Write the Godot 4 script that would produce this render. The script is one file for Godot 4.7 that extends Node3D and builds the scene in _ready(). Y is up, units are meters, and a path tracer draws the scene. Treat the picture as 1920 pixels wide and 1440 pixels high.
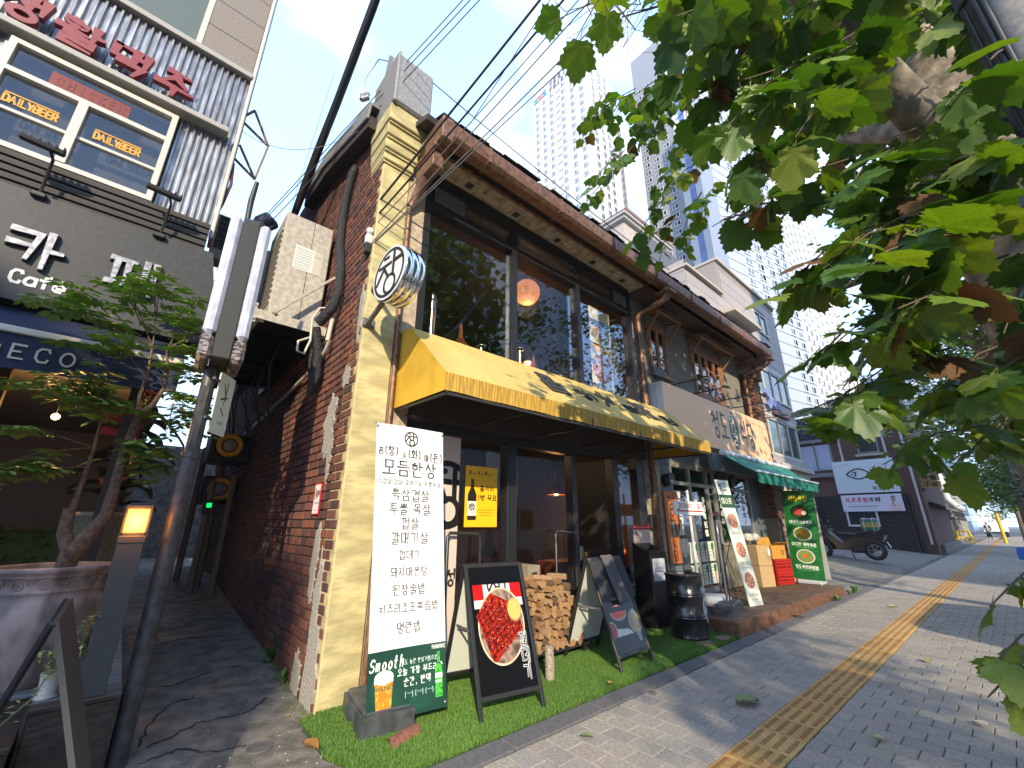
extends Node3D
# A corner of a city street: two-storey brick house with shops, alley and cafe at its left, plane tree in front, towers behind.

var rng := RandomNumberGenerator.new()
var mats := {}
var noises := {}
var counts := {}
var shapes := {}
const GLYPH := {
	"ㄱ": "008068", "ㄴ": "000888", "ㄷ": "0080 000888", "ㄹ": "008084040888", "ㅁ": "0008888000", "ㅂ": "0008 8088 0484 0888",
	"ㅅ": "4008 4388", "ㅇ": "O", "ㅈ": "0080 4208 4488", "ㅊ": "3050 0282 4308 4588", "ㅋ": "008068 0474", "ㅌ": "0080 0484 000888",
	"ㅍ": "0080 2128 6168 0888", "ㅎ": "3050 0282 Q",
	"ㅏ": "3038 3474", "ㅐ": "1018 1454 5058", "ㅑ": "3038 3373 3575", "ㅓ": "6068 0464", "ㅔ": "0434 4048 7078", "ㅕ": "6068 1363 1565", "ㅖ": "0333 0535 4048 7078", "ㅣ": "4048",
	"ㅗ": "0787 4147", "ㅛ": "0787 2127 6167", "ㅜ": "0282 4248", "ㅠ": "0282 2228 6268", "ㅡ": "0484",
	"昌": "2023 206063 2363 2161 1418 147478 1878 1676", "火": "404408 4488 1224 7264", "豚": "000508 003038 0232 0535 4080 605346 5248 445568 7354",
	"夕": "3013 21615518 3344", "炭": "4043 1013 1373 7073 1565 1508 4547 4728 4768 2636 6656",
	"A": "084088 2565", "B": "0008 0050725404 54765808", "C": "7260200206286876", "D": "0008 004072764808", "E": "70000878 0454", "F": "700008 0454", "G": "72602002062868777444",
	"H": "0008 7078 0474", "I": "4048", "J": "6066482806", "K": "0008 7004 2378", "L": "000878", "M": "0800448088", "N": "08007870", "O": "O", "P": "0008 0050725404", "R": "0008 0050725404 3478",
	"S": "71602002246486682807", "T": "0080 4048", "U": "000628687670", "V": "004880", "W": "0028436880", "X": "0088 8008", "Y": "0044 804448", "Z": "00800888",
	"a": "7453230507285876 7378", "e": "067674532305072868", "f": "60403138 0363", "é": "067674532305072868 4162", "m": "0308 0413233438 3443636478", "o": "Q", "t": "20273858 0353", "h": "0008 0433535458", "c": "74532305072868",
	"1": "224048", "/": "8008", "|": "4048", "(": "60323668", ")": "20525628", "+": "4246 2464", "-": "1474", ".": "4748", "!": "4045 4748", ",": "4749", ">": "2064 6428",
}
const INITIAL := "ㄱㄲㄴㄷㄸㄹㅁㅂㅃㅅㅆㅇㅈㅉㅊㅋㅌㅍㅎ"
const MEDIAL := "ㅏㅐㅑㅒㅓㅔㅕㅖㅗㅘㅙㅚㅛㅜㅝㅞㅟㅠㅡㅢㅣ"
const FINAL := " ㄱㄲㄳㄴㄵㄶㄷㄹㄺㄻㄼㄽㄾㄿㅀㅁㅂㅄㅅㅆㅇㅈㅊㅋㅌㅍㅎ"
const TWICE := {"ㄲ": "ㄱ", "ㄸ": "ㄷ", "ㅃ": "ㅂ", "ㅆ": "ㅅ", "ㅉ": "ㅈ"}
const JOINED := {"ㅘ": "ㅗㅏ", "ㅙ": "ㅗㅐ", "ㅚ": "ㅗㅣ", "ㅝ": "ㅜㅓ", "ㅞ": "ㅜㅔ", "ㅟ": "ㅜㅣ", "ㅢ": "ㅡㅣ", "ㄼ": "ㄹㅂ", "ㄺ": "ㄹㄱ", "ㄶ": "ㄴㅎ"}

# ---- lettering: every character as polylines in a unit square (y down) ----
func strokes_in(sign_char: String, r: Rect2) -> Array:
	var out := []
	if TWICE.has(sign_char):
		var half := v2(r.size.x * 0.46, r.size.y)
		return strokes_in(TWICE[sign_char], Rect2(r.position, half)) + strokes_in(TWICE[sign_char], Rect2(r.position + v2(r.size.x * 0.54, 0), half))
	if not GLYPH.has(sign_char):
		return out
	for s in GLYPH[sign_char].split(" ", false):
		var line := PackedVector2Array()
		if s == "O" or s == "Q":
			for k in 17:
				var a := TAU * k / 16.0
				line.append(r.position + r.size * (v2(0.5 + 0.5 * sin(a), 0.5 - 0.5 * cos(a)) if s == "O" else v2(0.5 + 0.4 * sin(a), 0.69 - 0.31 * cos(a))))
		else:
			for k in range(0, s.length() - 1, 2):
				line.append(r.position + r.size * v2(int(s[k]), int(s[k + 1])) / 8.0)
		out.append(line)
	return out

func letter(c: String) -> Array:
	var code := c.unicode_at(0)
	if code < 0xAC00 or code > 0xD7A3:
		return strokes_in(c, Rect2(0.14, 0.06, 0.72, 0.88))
	code -= 0xAC00
	var a := INITIAL[code / 588]
	var v := MEDIAL[(code % 588) / 28]
	var f := FINAL[code % 28]
	var low := f != " "
	var h := 0.56 if low else 1.0
	var out := []
	if v in "ㅗㅛㅜㅠㅡ":
		out = strokes_in(a, Rect2(0.22, 0.02, 0.56, 0.42 * h + (0.0 if low else 0.04))) + strokes_in(v, Rect2(0.02, 0.52 * h, 0.96, 0.44 * h))
	elif JOINED.has(v):
		out = strokes_in(a, Rect2(0.1, 0.04, 0.46, 0.42 * h)) + strokes_in(JOINED[v][0], Rect2(0.0, 0.5 * h, 0.62, 0.36 * h)) + strokes_in(JOINED[v][1], Rect2(0.62, 0.0, 0.38, (1.0 if not low else 0.6)))
	else:
		out = strokes_in(a, Rect2(0.06, 0.1 * h, 0.46, (0.72 if not low else 0.44))) + strokes_in(v, Rect2(0.5, 0.0, 0.5, 0.98 * h))
	if low:
		if JOINED.has(f):
			out += strokes_in(JOINED[f][0], Rect2(0.1, 0.64, 0.36, 0.34)) + strokes_in(JOINED[f][1], Rect2(0.54, 0.64, 0.36, 0.34))
		else:
			out += strokes_in(f, Rect2(0.26 if f == "ㅇ" else 0.2, 0.63, 0.48 if f == "ㅇ" else 0.6, 0.36))
	return out

# The round emblem: 창 drawn to fill a circle.
func emblem() -> Array:
	var out := []
	var ring := PackedVector2Array()
	for k in 33:
		ring.append(v2(0.5 + 0.5 * sin(TAU * k / 32.0), 0.5 - 0.5 * cos(TAU * k / 32.0)))
	out.append(ring)
	var o := PackedVector2Array()
	for k in 25:
		o.append(v2(0.56 + 0.19 * sin(TAU * k / 24.0), 0.77 - 0.2 * cos(TAU * k / 24.0)))
	out.append(o)
	for s in [[0.3, 0.13, 0.46, 0.13], [0.14, 0.3, 0.56, 0.3], [0.36, 0.3, 0.1, 0.66], [0.36, 0.4, 0.5, 0.6], [0.66, 0.03, 0.66, 0.58], [0.66, 0.3, 0.96, 0.3]]:
		out.append(pv([v2(s[0], s[1]), v2(s[2], s[3])]))
	return out

# ---- flat print: pictures computed for posters and signs ----
class Print:
	var im: Image
	var w: int
	var h: int
	var host
	func _init(p_host, p_w: int, p_h: int, ground: Color):
		host = p_host
		w = p_w
		h = p_h
		im = Image.create(w, h, false, Image.FORMAT_RGBA8)
		im.fill(ground)
	func dot(x: int, y: int, c: Color, a: float):
		if x < 0 or y < 0 or x >= w or y >= h or a <= 0.0:
			return
		im.set_pixel(x, y, im.get_pixel(x, y).lerp(c, minf(a, 1.0)) if a < 1.0 else c)
	func line(a: Vector2, b: Vector2, r0: float, r1: float, c: Color):
		var r := maxf(r0, r1) + 1.0
		var d := b - a
		var l2 := maxf(d.length_squared(), 1e-6)
		for y in range(maxi(0, int(minf(a.y, b.y) - r)), mini(h - 1, int(maxf(a.y, b.y) + r)) + 1):
			for x in range(maxi(0, int(minf(a.x, b.x) - r)), mini(w - 1, int(maxf(a.x, b.x) + r)) + 1):
				var p := Vector2(x + 0.5, y + 0.5)
				var t := clampf((p - a).dot(d) / l2, 0.0, 1.0)
				var far := p.distance_to(a + d * t)
				var edge := lerpf(r0, r1, t) + 0.5 - far
				if edge > 0.0:
					dot(x, y, c, edge)
	func curve(pts: PackedVector2Array, r: float, c: Color, brush := 0.0):
		for k in pts.size() - 1:
			line(pts[k], pts[k + 1], r * (1.0 + (brush if k == 0 else 0.0)), r * (1.0 - (brush if k == pts.size() - 2 and pts.size() < 10 else 0.0)), c)
	func put(strokes: Array, at: Rect2, r: float, c: Color, brush := 0.0, slant := 0.0):
		for s in strokes:
			var pts := PackedVector2Array()
			for q in s:
				pts.append(at.position + Vector2(q.x + (0.5 - q.y) * slant, q.y) * at.size)
			curve(pts, r, c, brush)
	func text(words: String, x: float, y: float, size: float, weight: float, c: Color, wide := 1.0, centre := false, brush := 0.25, slant := 0.0):
		var step := size * wide
		var total := 0.0
		for k in words.length():
			total += step * (0.45 if words[k] in " ()|.,'+-1I" else (0.82 if words[k].unicode_at(0) < 128 else 1.0))
		var at := x - (total * 0.5 if centre else 0.0)
		for k in words.length():
			var adv := step * (0.45 if words[k] in " ()|.,'+-1I" else (0.82 if words[k].unicode_at(0) < 128 else 1.0))
			if words[k] != " ":
				put(host.letter(words[k]), Rect2(at + adv * 0.05, y, adv * 0.88, size), size * weight, c, brush, slant)
			at += adv
	func rect(x: float, y: float, rw: float, rh: float, c: Color):
		im.fill_rect(Rect2i(int(x), int(y), int(rw), int(rh)).intersection(Rect2i(0, 0, w, h)), c)
	func blob(cx: float, cy: float, rx: float, ry: float, ramp: Array, seed_no := 1, freq := 0.06, turn := 0.0):
		var n := FastNoiseLite.new()
		n.seed = seed_no
		n.frequency = freq
		n.fractal_octaves = 3
		var m := maxf(rx, ry)
		for y in range(int(cy - m), int(cy + m) + 1):
			for x in range(int(cx - m), int(cx + m) + 1):
				var p := Vector2(x - cx, y - cy).rotated(-turn)
				var e := (p / Vector2(rx, ry)).length()
				if e < 1.0:
					fill_dot(x, y, ramp, n, minf(1.0, (1.0 - e) * m))
	func shape(poly: PackedVector2Array, ramp: Array, seed_no := 1, freq := 0.06):
		var n := FastNoiseLite.new()
		n.seed = seed_no
		n.frequency = freq
		n.fractal_octaves = 3
		var box := Rect2(poly[0], Vector2.ZERO)
		for q in poly:
			box = box.expand(q)
		for y in range(int(box.position.y), int(box.end.y) + 1):
			for x in range(int(box.position.x), int(box.end.x) + 1):
				if Geometry2D.is_point_in_polygon(Vector2(x + 0.5, y + 0.5), poly):
					fill_dot(x, y, ramp, n, 1.0)
	func fill_dot(x: int, y: int, ramp: Array, n: FastNoiseLite, a: float):
		var v := clampf(n.get_noise_2d(x, y) * 0.9 + 0.5, 0.0, 0.999) * (ramp.size() - 1)
		var k := int(v)
		dot(x, y, ramp[k] if ramp.size() == 1 else (ramp[k] as Color).lerp(ramp[k + 1], v - k), a)
	func scribble(x: float, y: float, sw: float, size: float, c: Color):
		var at := x
		while at < x + sw:
			var l: float = host.rng.randf_range(0.5, 0.9) * size
			line(Vector2(at, y + size * host.rng.randf_range(0.1, 0.9)), Vector2(at + l * 0.6, y + size * host.rng.randf_range(0.1, 0.9)), size * 0.09, size * 0.09, c)
			line(Vector2(at + l * 0.4, y), Vector2(at + l * 0.4, y + size), size * 0.08, size * 0.08, c)
			at += l
	func texture() -> ImageTexture:
		return ImageTexture.create_from_image(im)

# ---- geometry ----
class Shape:
	var st := SurfaceTool.new()
	var group := 0
	var any := false
	func _init():
		st.begin(Mesh.PRIMITIVE_TRIANGLES)
	func flat():
		st.set_smooth_group(0xFFFFFFFF)
	func smooth():
		group += 1
		st.set_smooth_group(group)
	func tint(c: Color):
		st.set_color(c)
	func tri(a: Vector3, b: Vector3, c: Vector3):
		any = true
		st.add_vertex(a)
		st.add_vertex(b)
		st.add_vertex(c)
	func face(p: Array, out: Vector3):
		var n: Vector3 = (p[0] - p[2]).cross(p[0] - p[1])
		if p.size() == 4 and n.length_squared() < 1e-16:
			n = (p[0] - p[3]).cross(p[0] - p[2])
		if n.dot(out) < 0.0:
			p.reverse()
		for k in range(1, p.size() - 1):
			tri(p[0], p[k], p[k + 1])
	func page(a: Vector3, b: Vector3, c: Vector3, d: Vector3, u := Rect2(0, 0, 1, 1)):
		any = true
		flat()
		for k in [0, 1, 2, 0, 2, 3]:
			st.set_uv(u.position + u.size * [Vector2(0, 0), Vector2(1, 0), Vector2(1, 1), Vector2(0, 1)][k])
			st.add_vertex([a, b, c, d][k])
	func box(c: Vector3, s: Vector3, bev := 0.0, turn := Basis.IDENTITY):
		flat()
		var h := s * 0.5
		bev = minf(bev, minf(h.x, minf(h.y, h.z)) * 0.9)
		for ax in 3:
			var u := (ax + 1) % 3
			var v := (ax + 2) % 3
			for sg in [-1.0, 1.0]:
				var pts := []
				for q in [[-1, -1], [1, -1], [1, 1], [-1, 1]]:
					var p := Vector3.ZERO
					p[ax] = sg * h[ax]
					p[u] = q[0] * (h[u] - bev)
					p[v] = q[1] * (h[v] - bev)
					pts.append(c + turn * p)
				var n := Vector3.ZERO
				n[ax] = sg
				face(pts, turn * n)
			if bev > 0.0:
				for sg in [-1.0, 1.0]:
					for sh in [-1.0, 1.0]:
						var pts := []
						for q in [[-1, 0], [1, 0], [1, 1], [-1, 1]]:
							var p := Vector3.ZERO
							p[ax] = q[0] * (h[ax] - bev)
							p[u] = sg * (h[u] - (bev if q[1] == 1 else 0.0))
							p[v] = sh * (h[v] - (0.0 if q[1] == 1 else bev))
							pts.append(c + turn * p)
						var n := Vector3.ZERO
						n[u] = sg
						n[v] = sh
						face(pts, turn * n)
		if bev > 0.0:
			for sx in [-1.0, 1.0]:
				for sy in [-1.0, 1.0]:
					for sz in [-1.0, 1.0]:
						var q := Vector3(sx, sy, sz)
						face([c + turn * (q * Vector3(h.x, h.y - bev, h.z - bev)), c + turn * (q * Vector3(h.x - bev, h.y, h.z - bev)), c + turn * (q * Vector3(h.x - bev, h.y - bev, h.z))], turn * q)
	func span(a: Vector3, b: Vector3, bev := 0.0):
		box((a + b) * 0.5, (b - a).abs(), bev)
	func bar(a: Vector3, b: Vector3, s: Vector2, bev := 0.0, up := Vector3.UP):
		var z := (b - a).normalized()
		if absf(z.dot(up)) > 0.99:
			up = Vector3.RIGHT
		var x := up.cross(z).normalized()
		box((a + b) * 0.5, Vector3(s.x, s.y, a.distance_to(b)), bev, Basis(x, z.cross(x), z))
	func tube(pts: Array, radii: Array, n := 8, caps := true):
		var rings := []
		var side := Vector3.ZERO
		for k in pts.size():
			var d: Vector3 = ((pts[mini(k + 1, pts.size() - 1)] - pts[maxi(k - 1, 0)]) as Vector3).normalized()
			if side == Vector3.ZERO:
				side = d.cross(Vector3.UP if absf(d.y) < 0.9 else Vector3.RIGHT).normalized()
			side = (side - d * side.dot(d)).normalized()
			var other := d.cross(side)
			var ring := []
			var r: float = radii[mini(k, radii.size() - 1)]
			for q in n:
				ring.append(pts[k] + (side * cos(TAU * q / n) + other * sin(TAU * q / n)) * r)
			rings.append(ring)
		smooth()
		for k in pts.size() - 1:
			for q in n:
				var q2 := (q + 1) % n
				face([rings[k][q], rings[k][q2], rings[k + 1][q2], rings[k + 1][q]], rings[k][q] + rings[k][q2] - pts[k] * 2.0 + rings[k + 1][q] + rings[k + 1][q2] - pts[k + 1] * 2.0)
		if caps:
			flat()
			face(rings[0].duplicate(), pts[0] - pts[1])
			face(rings[-1].duplicate(), pts[-1] - pts[-2])
	func lathe(c: Vector3, prof: Array, n := 16, turn := Basis.IDENTITY, soft := true):
		if soft:
			smooth()
		else:
			flat()
		for k in prof.size() - 1:
			for q in n:
				var a0 := TAU * q / n
				var a1 := TAU * (q + 1) / n
				var p := []
				for e in [[k, a0], [k, a1], [k + 1, a1], [k + 1, a0]]:
					p.append(c + turn * Vector3(prof[e[0]].x * cos(e[1]), prof[e[0]].y, prof[e[0]].x * sin(e[1])))
				var dir: Vector2 = prof[k + 1] - prof[k]
				var m := (a0 + a1) * 0.5
				face(p, turn * Vector3(dir.y * cos(m), -dir.x, dir.y * sin(m)))
	func prism(outline: PackedVector2Array, t: Transform3D, depth: float):
		flat()
		var order := Geometry2D.triangulate_polygon(outline)
		for k in range(0, order.size(), 3):
			var f := []
			var g := []
			for q in 3:
				var p := outline[order[k + q]]
				f.append(t * Vector3(p.x, p.y, 0))
				g.append(t * Vector3(p.x, p.y, -depth))
			face(f, t.basis.z)
			face(g, -t.basis.z)
		var area := 0.0
		for k in outline.size():
			area += outline[k].cross(outline[(k + 1) % outline.size()])
		for k in outline.size():
			var a := outline[k]
			var b := outline[(k + 1) % outline.size()]
			var n := Vector2((b - a).y, -(b - a).x) * signf(area)
			face([t * Vector3(a.x, a.y, 0), t * Vector3(b.x, b.y, 0), t * Vector3(b.x, b.y, -depth), t * Vector3(a.x, a.y, -depth)], t.basis * Vector3(n.x, n.y, 0))
	func ball(c: Vector3, s: Vector3, n := 12, m := 8):
		smooth()
		for i in m:
			for j in n:
				var p := []
				for e in [[i, j], [i, j + 1], [i + 1, j + 1], [i + 1, j]]:
					var la: float = PI * e[0] / m
					var lo: float = TAU * e[1] / n
					p.append(c + s * Vector3(sin(la) * cos(lo), cos(la), sin(la) * sin(lo)))
				if i == 0:
					p.remove_at(1)
				elif i == m - 1:
					p.remove_at(2)
				face(p, p[0] + p[1] + p[2] - c * 3.0)
	func sheet(at: Callable, nu: int, nv: int, out: Vector3):
		smooth()
		for i in nu:
			for j in nv:
				any = true
				var a: Vector3 = at.call(float(i) / nu, float(j) / nv)
				var b: Vector3 = at.call(float(i + 1) / nu, float(j) / nv)
				var c: Vector3 = at.call(float(i + 1) / nu, float(j + 1) / nv)
				var d: Vector3 = at.call(float(i) / nu, float(j + 1) / nv)
				var uv := [Vector2(float(i) / nu, float(j) / nv), Vector2(float(i + 1) / nu, float(j) / nv), Vector2(float(i + 1) / nu, float(j + 1) / nv), Vector2(float(i) / nu, float(j + 1) / nv)]
				var p := [a, b, c, d]
				if (a - c).cross(a - b).dot(out) < 0.0:
					p.reverse()
					uv.reverse()
				for k in [0, 1, 2, 0, 2, 3]:
					st.set_uv(uv[k])
					st.add_vertex(p[k])
	func ink(strokes: Array, at: Transform3D, w: float, h: float, r: float, thick: float, brush := 0.2):
		flat()
		var lift := 0.0
		for s in strokes:
			var left := PackedVector2Array()
			var right := PackedVector2Array()
			var n: int = s.size()
			for k in n:
				var p := Vector2(s[k].x * w, -s[k].y * h)
				var d0: Vector2 = (s[k] - s[maxi(k - 1, 0)]) * Vector2(w, -h)
				var d1: Vector2 = (s[mini(k + 1, n - 1)] - s[k]) * Vector2(w, -h)
				if n > 8 and (k == 0 or k == n - 1):
					d0 = (s[n - 1] - s[n - 2]) * Vector2(w, -h)
					d1 = (s[1] - s[0]) * Vector2(w, -h)
				var d := (d0.normalized() + d1.normalized()).normalized()
				var m := d.orthogonal()
				var ref := (d1 if d0 == Vector2.ZERO else d0).normalized()
				var grow := 1.0 / maxf(0.5, absf(ref.dot(d)))
				var rr := r * grow * (1.0 + brush if k == 0 and n < 8 else (1.0 - brush if k == n - 1 and n < 8 else 1.0))
				if n < 8 and k == 0:
					p -= d * r * 0.7
				elif n < 8 and k == n - 1:
					p += d * r * 0.7
				left.append(p + m * rr)
				right.append(p - m * rr)
			var z0 := -thick
			var z1 := lift
			for k in n - 1:
				var q := [left[k], left[k + 1], right[k + 1], right[k]]
				var f := []
				for e in q:
					f.append(at * Vector3(e.x, e.y, z1))
				face(f, at.basis.z)
				face([at * Vector3(q[0].x, q[0].y, z1), at * Vector3(q[1].x, q[1].y, z1), at * Vector3(q[1].x, q[1].y, z0), at * Vector3(q[0].x, q[0].y, z0)], at.basis * Vector3(q[0].x - q[3].x, q[0].y - q[3].y, 0))
				face([at * Vector3(q[3].x, q[3].y, z1), at * Vector3(q[2].x, q[2].y, z1), at * Vector3(q[2].x, q[2].y, z0), at * Vector3(q[3].x, q[3].y, z0)], at.basis * Vector3(q[3].x - q[0].x, q[3].y - q[0].y, 0))
				for e in [[0, 3, k == 0], [1, 2, k == n - 2]]:
					if e[2]:
						face([at * Vector3(q[e[0]].x, q[e[0]].y, z1), at * Vector3(q[e[1]].x, q[e[1]].y, z1), at * Vector3(q[e[1]].x, q[e[1]].y, z0), at * Vector3(q[e[0]].x, q[e[0]].y, z0)], at.basis * Vector3((q[0] - q[1]).x, (q[0] - q[1]).y, 0) * (1.0 if e[0] == 0 else -1.0))
			lift += 0.0012
	func mesh() -> ArrayMesh:
		st.generate_normals()
		st.index()
		return st.commit()

# ---- naming, tagging, placing ----
func numbered(called: String, parent: Node) -> String:
	var key := str(parent.get_instance_id()) + called
	counts[key] = counts.get(key, 0) + 1
	return called if counts[key] == 1 else "%s_%03d" % [called, counts[key] - 1]

func tag(o: Node, label := "", category := "", group := "", kind := "") -> Node:
	for e in [["label", label], ["category", category], ["group", group], ["kind", kind]]:
		if e[1] != "":
			o.set_meta(e[0], e[1])
	return o

func thing(called: String, label: String, category: String, at := Vector3.ZERO, group := "", turn := 0.0) -> Node3D:
	var o := Node3D.new()
	o.name = numbered(called, self)
	add_child(o, true)
	o.position = at
	o.rotation.y = turn
	tag(o, label, category, group)
	return o

func obj(called: String, s, m: Material, parent: Node = self, at := Vector3.ZERO) -> MeshInstance3D:
	var o := MeshInstance3D.new()
	o.mesh = s.mesh() if s is Shape else s
	o.material_override = m
	o.name = numbered(called, parent)
	o.position = at
	parent.add_child(o, true)
	return o

func structure(called: String, s, m: Material) -> MeshInstance3D:
	return tag(obj(called, s, m), "", "", "", "structure") as MeshInstance3D

func copies(called: String, m: Mesh, mat: Material, where: Array, tints: Array, parent: Node = self) -> MultiMeshInstance3D:
	var mm := MultiMesh.new()
	mm.transform_format = MultiMesh.TRANSFORM_3D
	mm.use_colors = not tints.is_empty()
	mm.mesh = m
	mm.instance_count = where.size()
	for k in where.size():
		mm.set_instance_transform(k, where[k])
		if not tints.is_empty():
			mm.set_instance_color(k, tints[k])
	var o := MultiMeshInstance3D.new()
	o.multimesh = mm
	o.material_override = mat
	o.name = numbered(called, parent)
	parent.add_child(o, true)
	tag(o, "", "", "", "stuff")
	return o

func dup(o: Node3D, at: Vector3, label := "", turn := 0.0) -> Node3D:
	var c: Node3D = o.duplicate()
	c.name = numbered(String(o.name), self)
	add_child(c, true)
	c.position = at
	c.rotation.y = turn
	if label != "":
		c.set_meta("label", label)
	return c

# ---- materials ----
func lin(r: float, g: float, b: float) -> Color:
	return Color(r, g, b).linear_to_srgb()

func grain(key: String, freq: float, octaves := 5, lo := 0.6, hi := 1.0, size := 512, kind := FastNoiseLite.TYPE_SIMPLEX_SMOOTH, a := 0.25, b := 0.75) -> NoiseTexture2D:
	if noises.has(key):
		return noises[key]
	var n := FastNoiseLite.new()
	n.noise_type = kind
	n.frequency = freq
	n.fractal_octaves = octaves
	n.seed = noises.size() + 3
	var t := NoiseTexture2D.new()
	t.width = size
	t.height = size
	t.seamless = true
	t.noise = n
	var g := Gradient.new()
	g.offsets = PackedFloat32Array([a, b])
	g.colors = PackedColorArray([Color(lo, lo, lo), Color(hi, hi, hi)])
	t.color_ramp = g
	noises[key] = t
	return t

# c: base colour (sRGB); how: tex, size (metres a texture spans), stretch, bump, depth (cm), metal, clear, rim, back
func mat(key: String, c: Color, rough := 0.8, how := {}) -> StandardMaterial3D:
	if mats.has(key):
		return mats[key]
	var m := StandardMaterial3D.new()
	m.resource_name = key
	m.albedo_color = c
	m.roughness = rough
	m.metallic = how.get("metal", 0.0)
	var stretch: Vector3 = how.get("stretch", Vector3.ONE)
	if how.has("tex") or how.has("bump"):
		m.uv1_triplanar = true
		m.uv1_world_triplanar = how.get("world", true)
		m.uv1_scale = stretch / float(how.get("size", 1.0))
		m.uv1_triplanar_sharpness = 4.0
	if how.has("tex"):
		m.albedo_texture = how.tex
	if how.has("print"):
		m.albedo_texture = how.print
	if how.has("bump"):
		m.heightmap_enabled = true
		m.heightmap_texture = how.bump
		m.heightmap_scale = how.get("depth", 0.3)
	if how.has("clear"):
		m.clearcoat_enabled = true
		m.clearcoat = how.clear
		m.clearcoat_roughness = 0.15
	if how.has("back"):
		m.backlight_enabled = true
		m.backlight = how.back
	if how.has("rim"):
		m.rim_enabled = true
		m.rim = how.rim
	if how.has("glow"):
		m.emission_enabled = true
		m.emission = how.glow
		m.emission_energy_multiplier = how.get("power", 1.0)
	if how.get("tinted", false):
		m.vertex_color_use_as_albedo = true
	if how.get("two", false):
		m.cull_mode = BaseMaterial3D.CULL_DISABLED
	mats[key] = m
	return m

func glass(key: String, c: Color, a: float) -> StandardMaterial3D:
	if not mats.has(key):
		var m := mat(key, Color(c, a), 0.02)
		m.transparency = BaseMaterial3D.TRANSPARENCY_ALPHA
		m.metallic_specular = 0.7
	return mats[key]

# coated pane: part mirror, part clear
func coated(key: String, share: float) -> StandardMaterial3D:
	if not mats.has(key):
		var im := Image.create(4, 4, false, Image.FORMAT_RGBA8)
		im.fill(Color.WHITE)
		var m := mat(key, Color(0.78, 0.84, 0.9, share), 0.015, {"metal": 1.0, "print": ImageTexture.create_from_image(im)})
		m.transparency = BaseMaterial3D.TRANSPARENCY_ALPHA
	return mats[key]

func sh() -> Shape:
	return Shape.new()

func v2(x: float, y: float) -> Vector2:
	return Vector2(x, y)

func pv(a: Array) -> PackedVector2Array:
	return PackedVector2Array(a)

func v3(x: float, y: float, z: float) -> Vector3:
	return Vector3(x, y, z)

func turned(x: float, y: float, z: float) -> Basis:
	return Basis.from_euler(Vector3(x, y, z))

func _ready():
	rng.seed = 11
	var cam := Camera3D.new()
	cam.name = "camera"
	cam.fov = 84.77
	cam.near = 0.05
	cam.far = 1200.0
	cam.transform = Transform3D(Basis(v3(0.75021, 0.00310, 0.66119), v3(-0.21045, 0.94910, 0.23433), v3(-0.62681, -0.31495, 0.71268)).orthonormalized(), v3(0, 1.5, 0))
	add_child(cam)
	var env := Environment.new()
	env.background_mode = Environment.BG_SKY
	env.tonemap_mode = Environment.TONE_MAPPER_LINEAR
	env.tonemap_exposure = 3.4
	env.sdfgi_enabled = true
	env.ssao_enabled = true
	env.ssil_enabled = true
	env.fog_enabled = true
	env.fog_density = 0.0006
	env.fog_light_color = Color(0.8, 0.88, 1.0)
	var sky := Sky.new()
	var pan := PanoramaSkyMaterial.new()
	pan.panorama = sky_picture()
	sky.sky_material = pan
	env.sky = sky
	var world := WorldEnvironment.new()
	world.name = "world"
	world.environment = env
	add_child(world)
	var sun := DirectionalLight3D.new()
	sun.name = "sun"
	sun.light_energy = 0.72
	sun.light_color = Color(1.0, 0.93, 0.8)
	sun.light_angular_distance = 0.6
	sun.shadow_enabled = true
	sun.look_at_from_position(Vector3.ZERO, v3(1, -0.86, -1.39))
	add_child(sun)
	ground()
	brick_house()
	cafe_building()
	stone_building()
	dormer_house()
	towers()
	fish_house()
	street_row()
	across_street()
	street_trees()
	plane_tree()
	shop_front()
	restaurant_front()
	front_objects()
	deck_objects()
	alley_objects()
	cafe_objects()
	far_objects()
	wires()
	print(get_child_count())

func sky_picture() -> ImageTexture:
	var n := FastNoiseLite.new()
	n.seed = 5
	n.frequency = 1.3
	n.fractal_octaves = 6
	var w := 768
	var h := 384
	var im := Image.create(w, h, false, Image.FORMAT_RGBAF)
	for y in h:
		var up := PI * (0.5 - (y + 0.5) / h)
		var rise := clampf(sin(up), 0.0, 1.0)
		var clear := Color(0.5, 0.66, 0.86).lerp(Color(0.2, 0.36, 0.72), pow(rise, 0.6))
		for x in w:
			var c := clear
			if up > 0.0:
				var a := TAU * (x + 0.5) / w
				var d := v3(cos(a) * cos(up), sin(up) * 2.2, sin(a) * cos(up))
				var f := n.get_noise_3d(d.x * 1.2, d.y, d.z * 1.2) + 0.35 * n.get_noise_3d(d.x * 3.0, d.y * 4.0, d.z * 3.0)
				c = clear.lerp(Color(0.78, 0.82, 0.88), smoothstep(-0.05, 0.5, f) * 0.8)
			im.set_pixel(x, y, c)
	return ImageTexture.create_from_image(im)

# ---- ground ----
func alley_height(z: float) -> float:
	return 0.0 if z > -4.3 else minf(0.55, (-4.3 - z) * 0.085)

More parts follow.
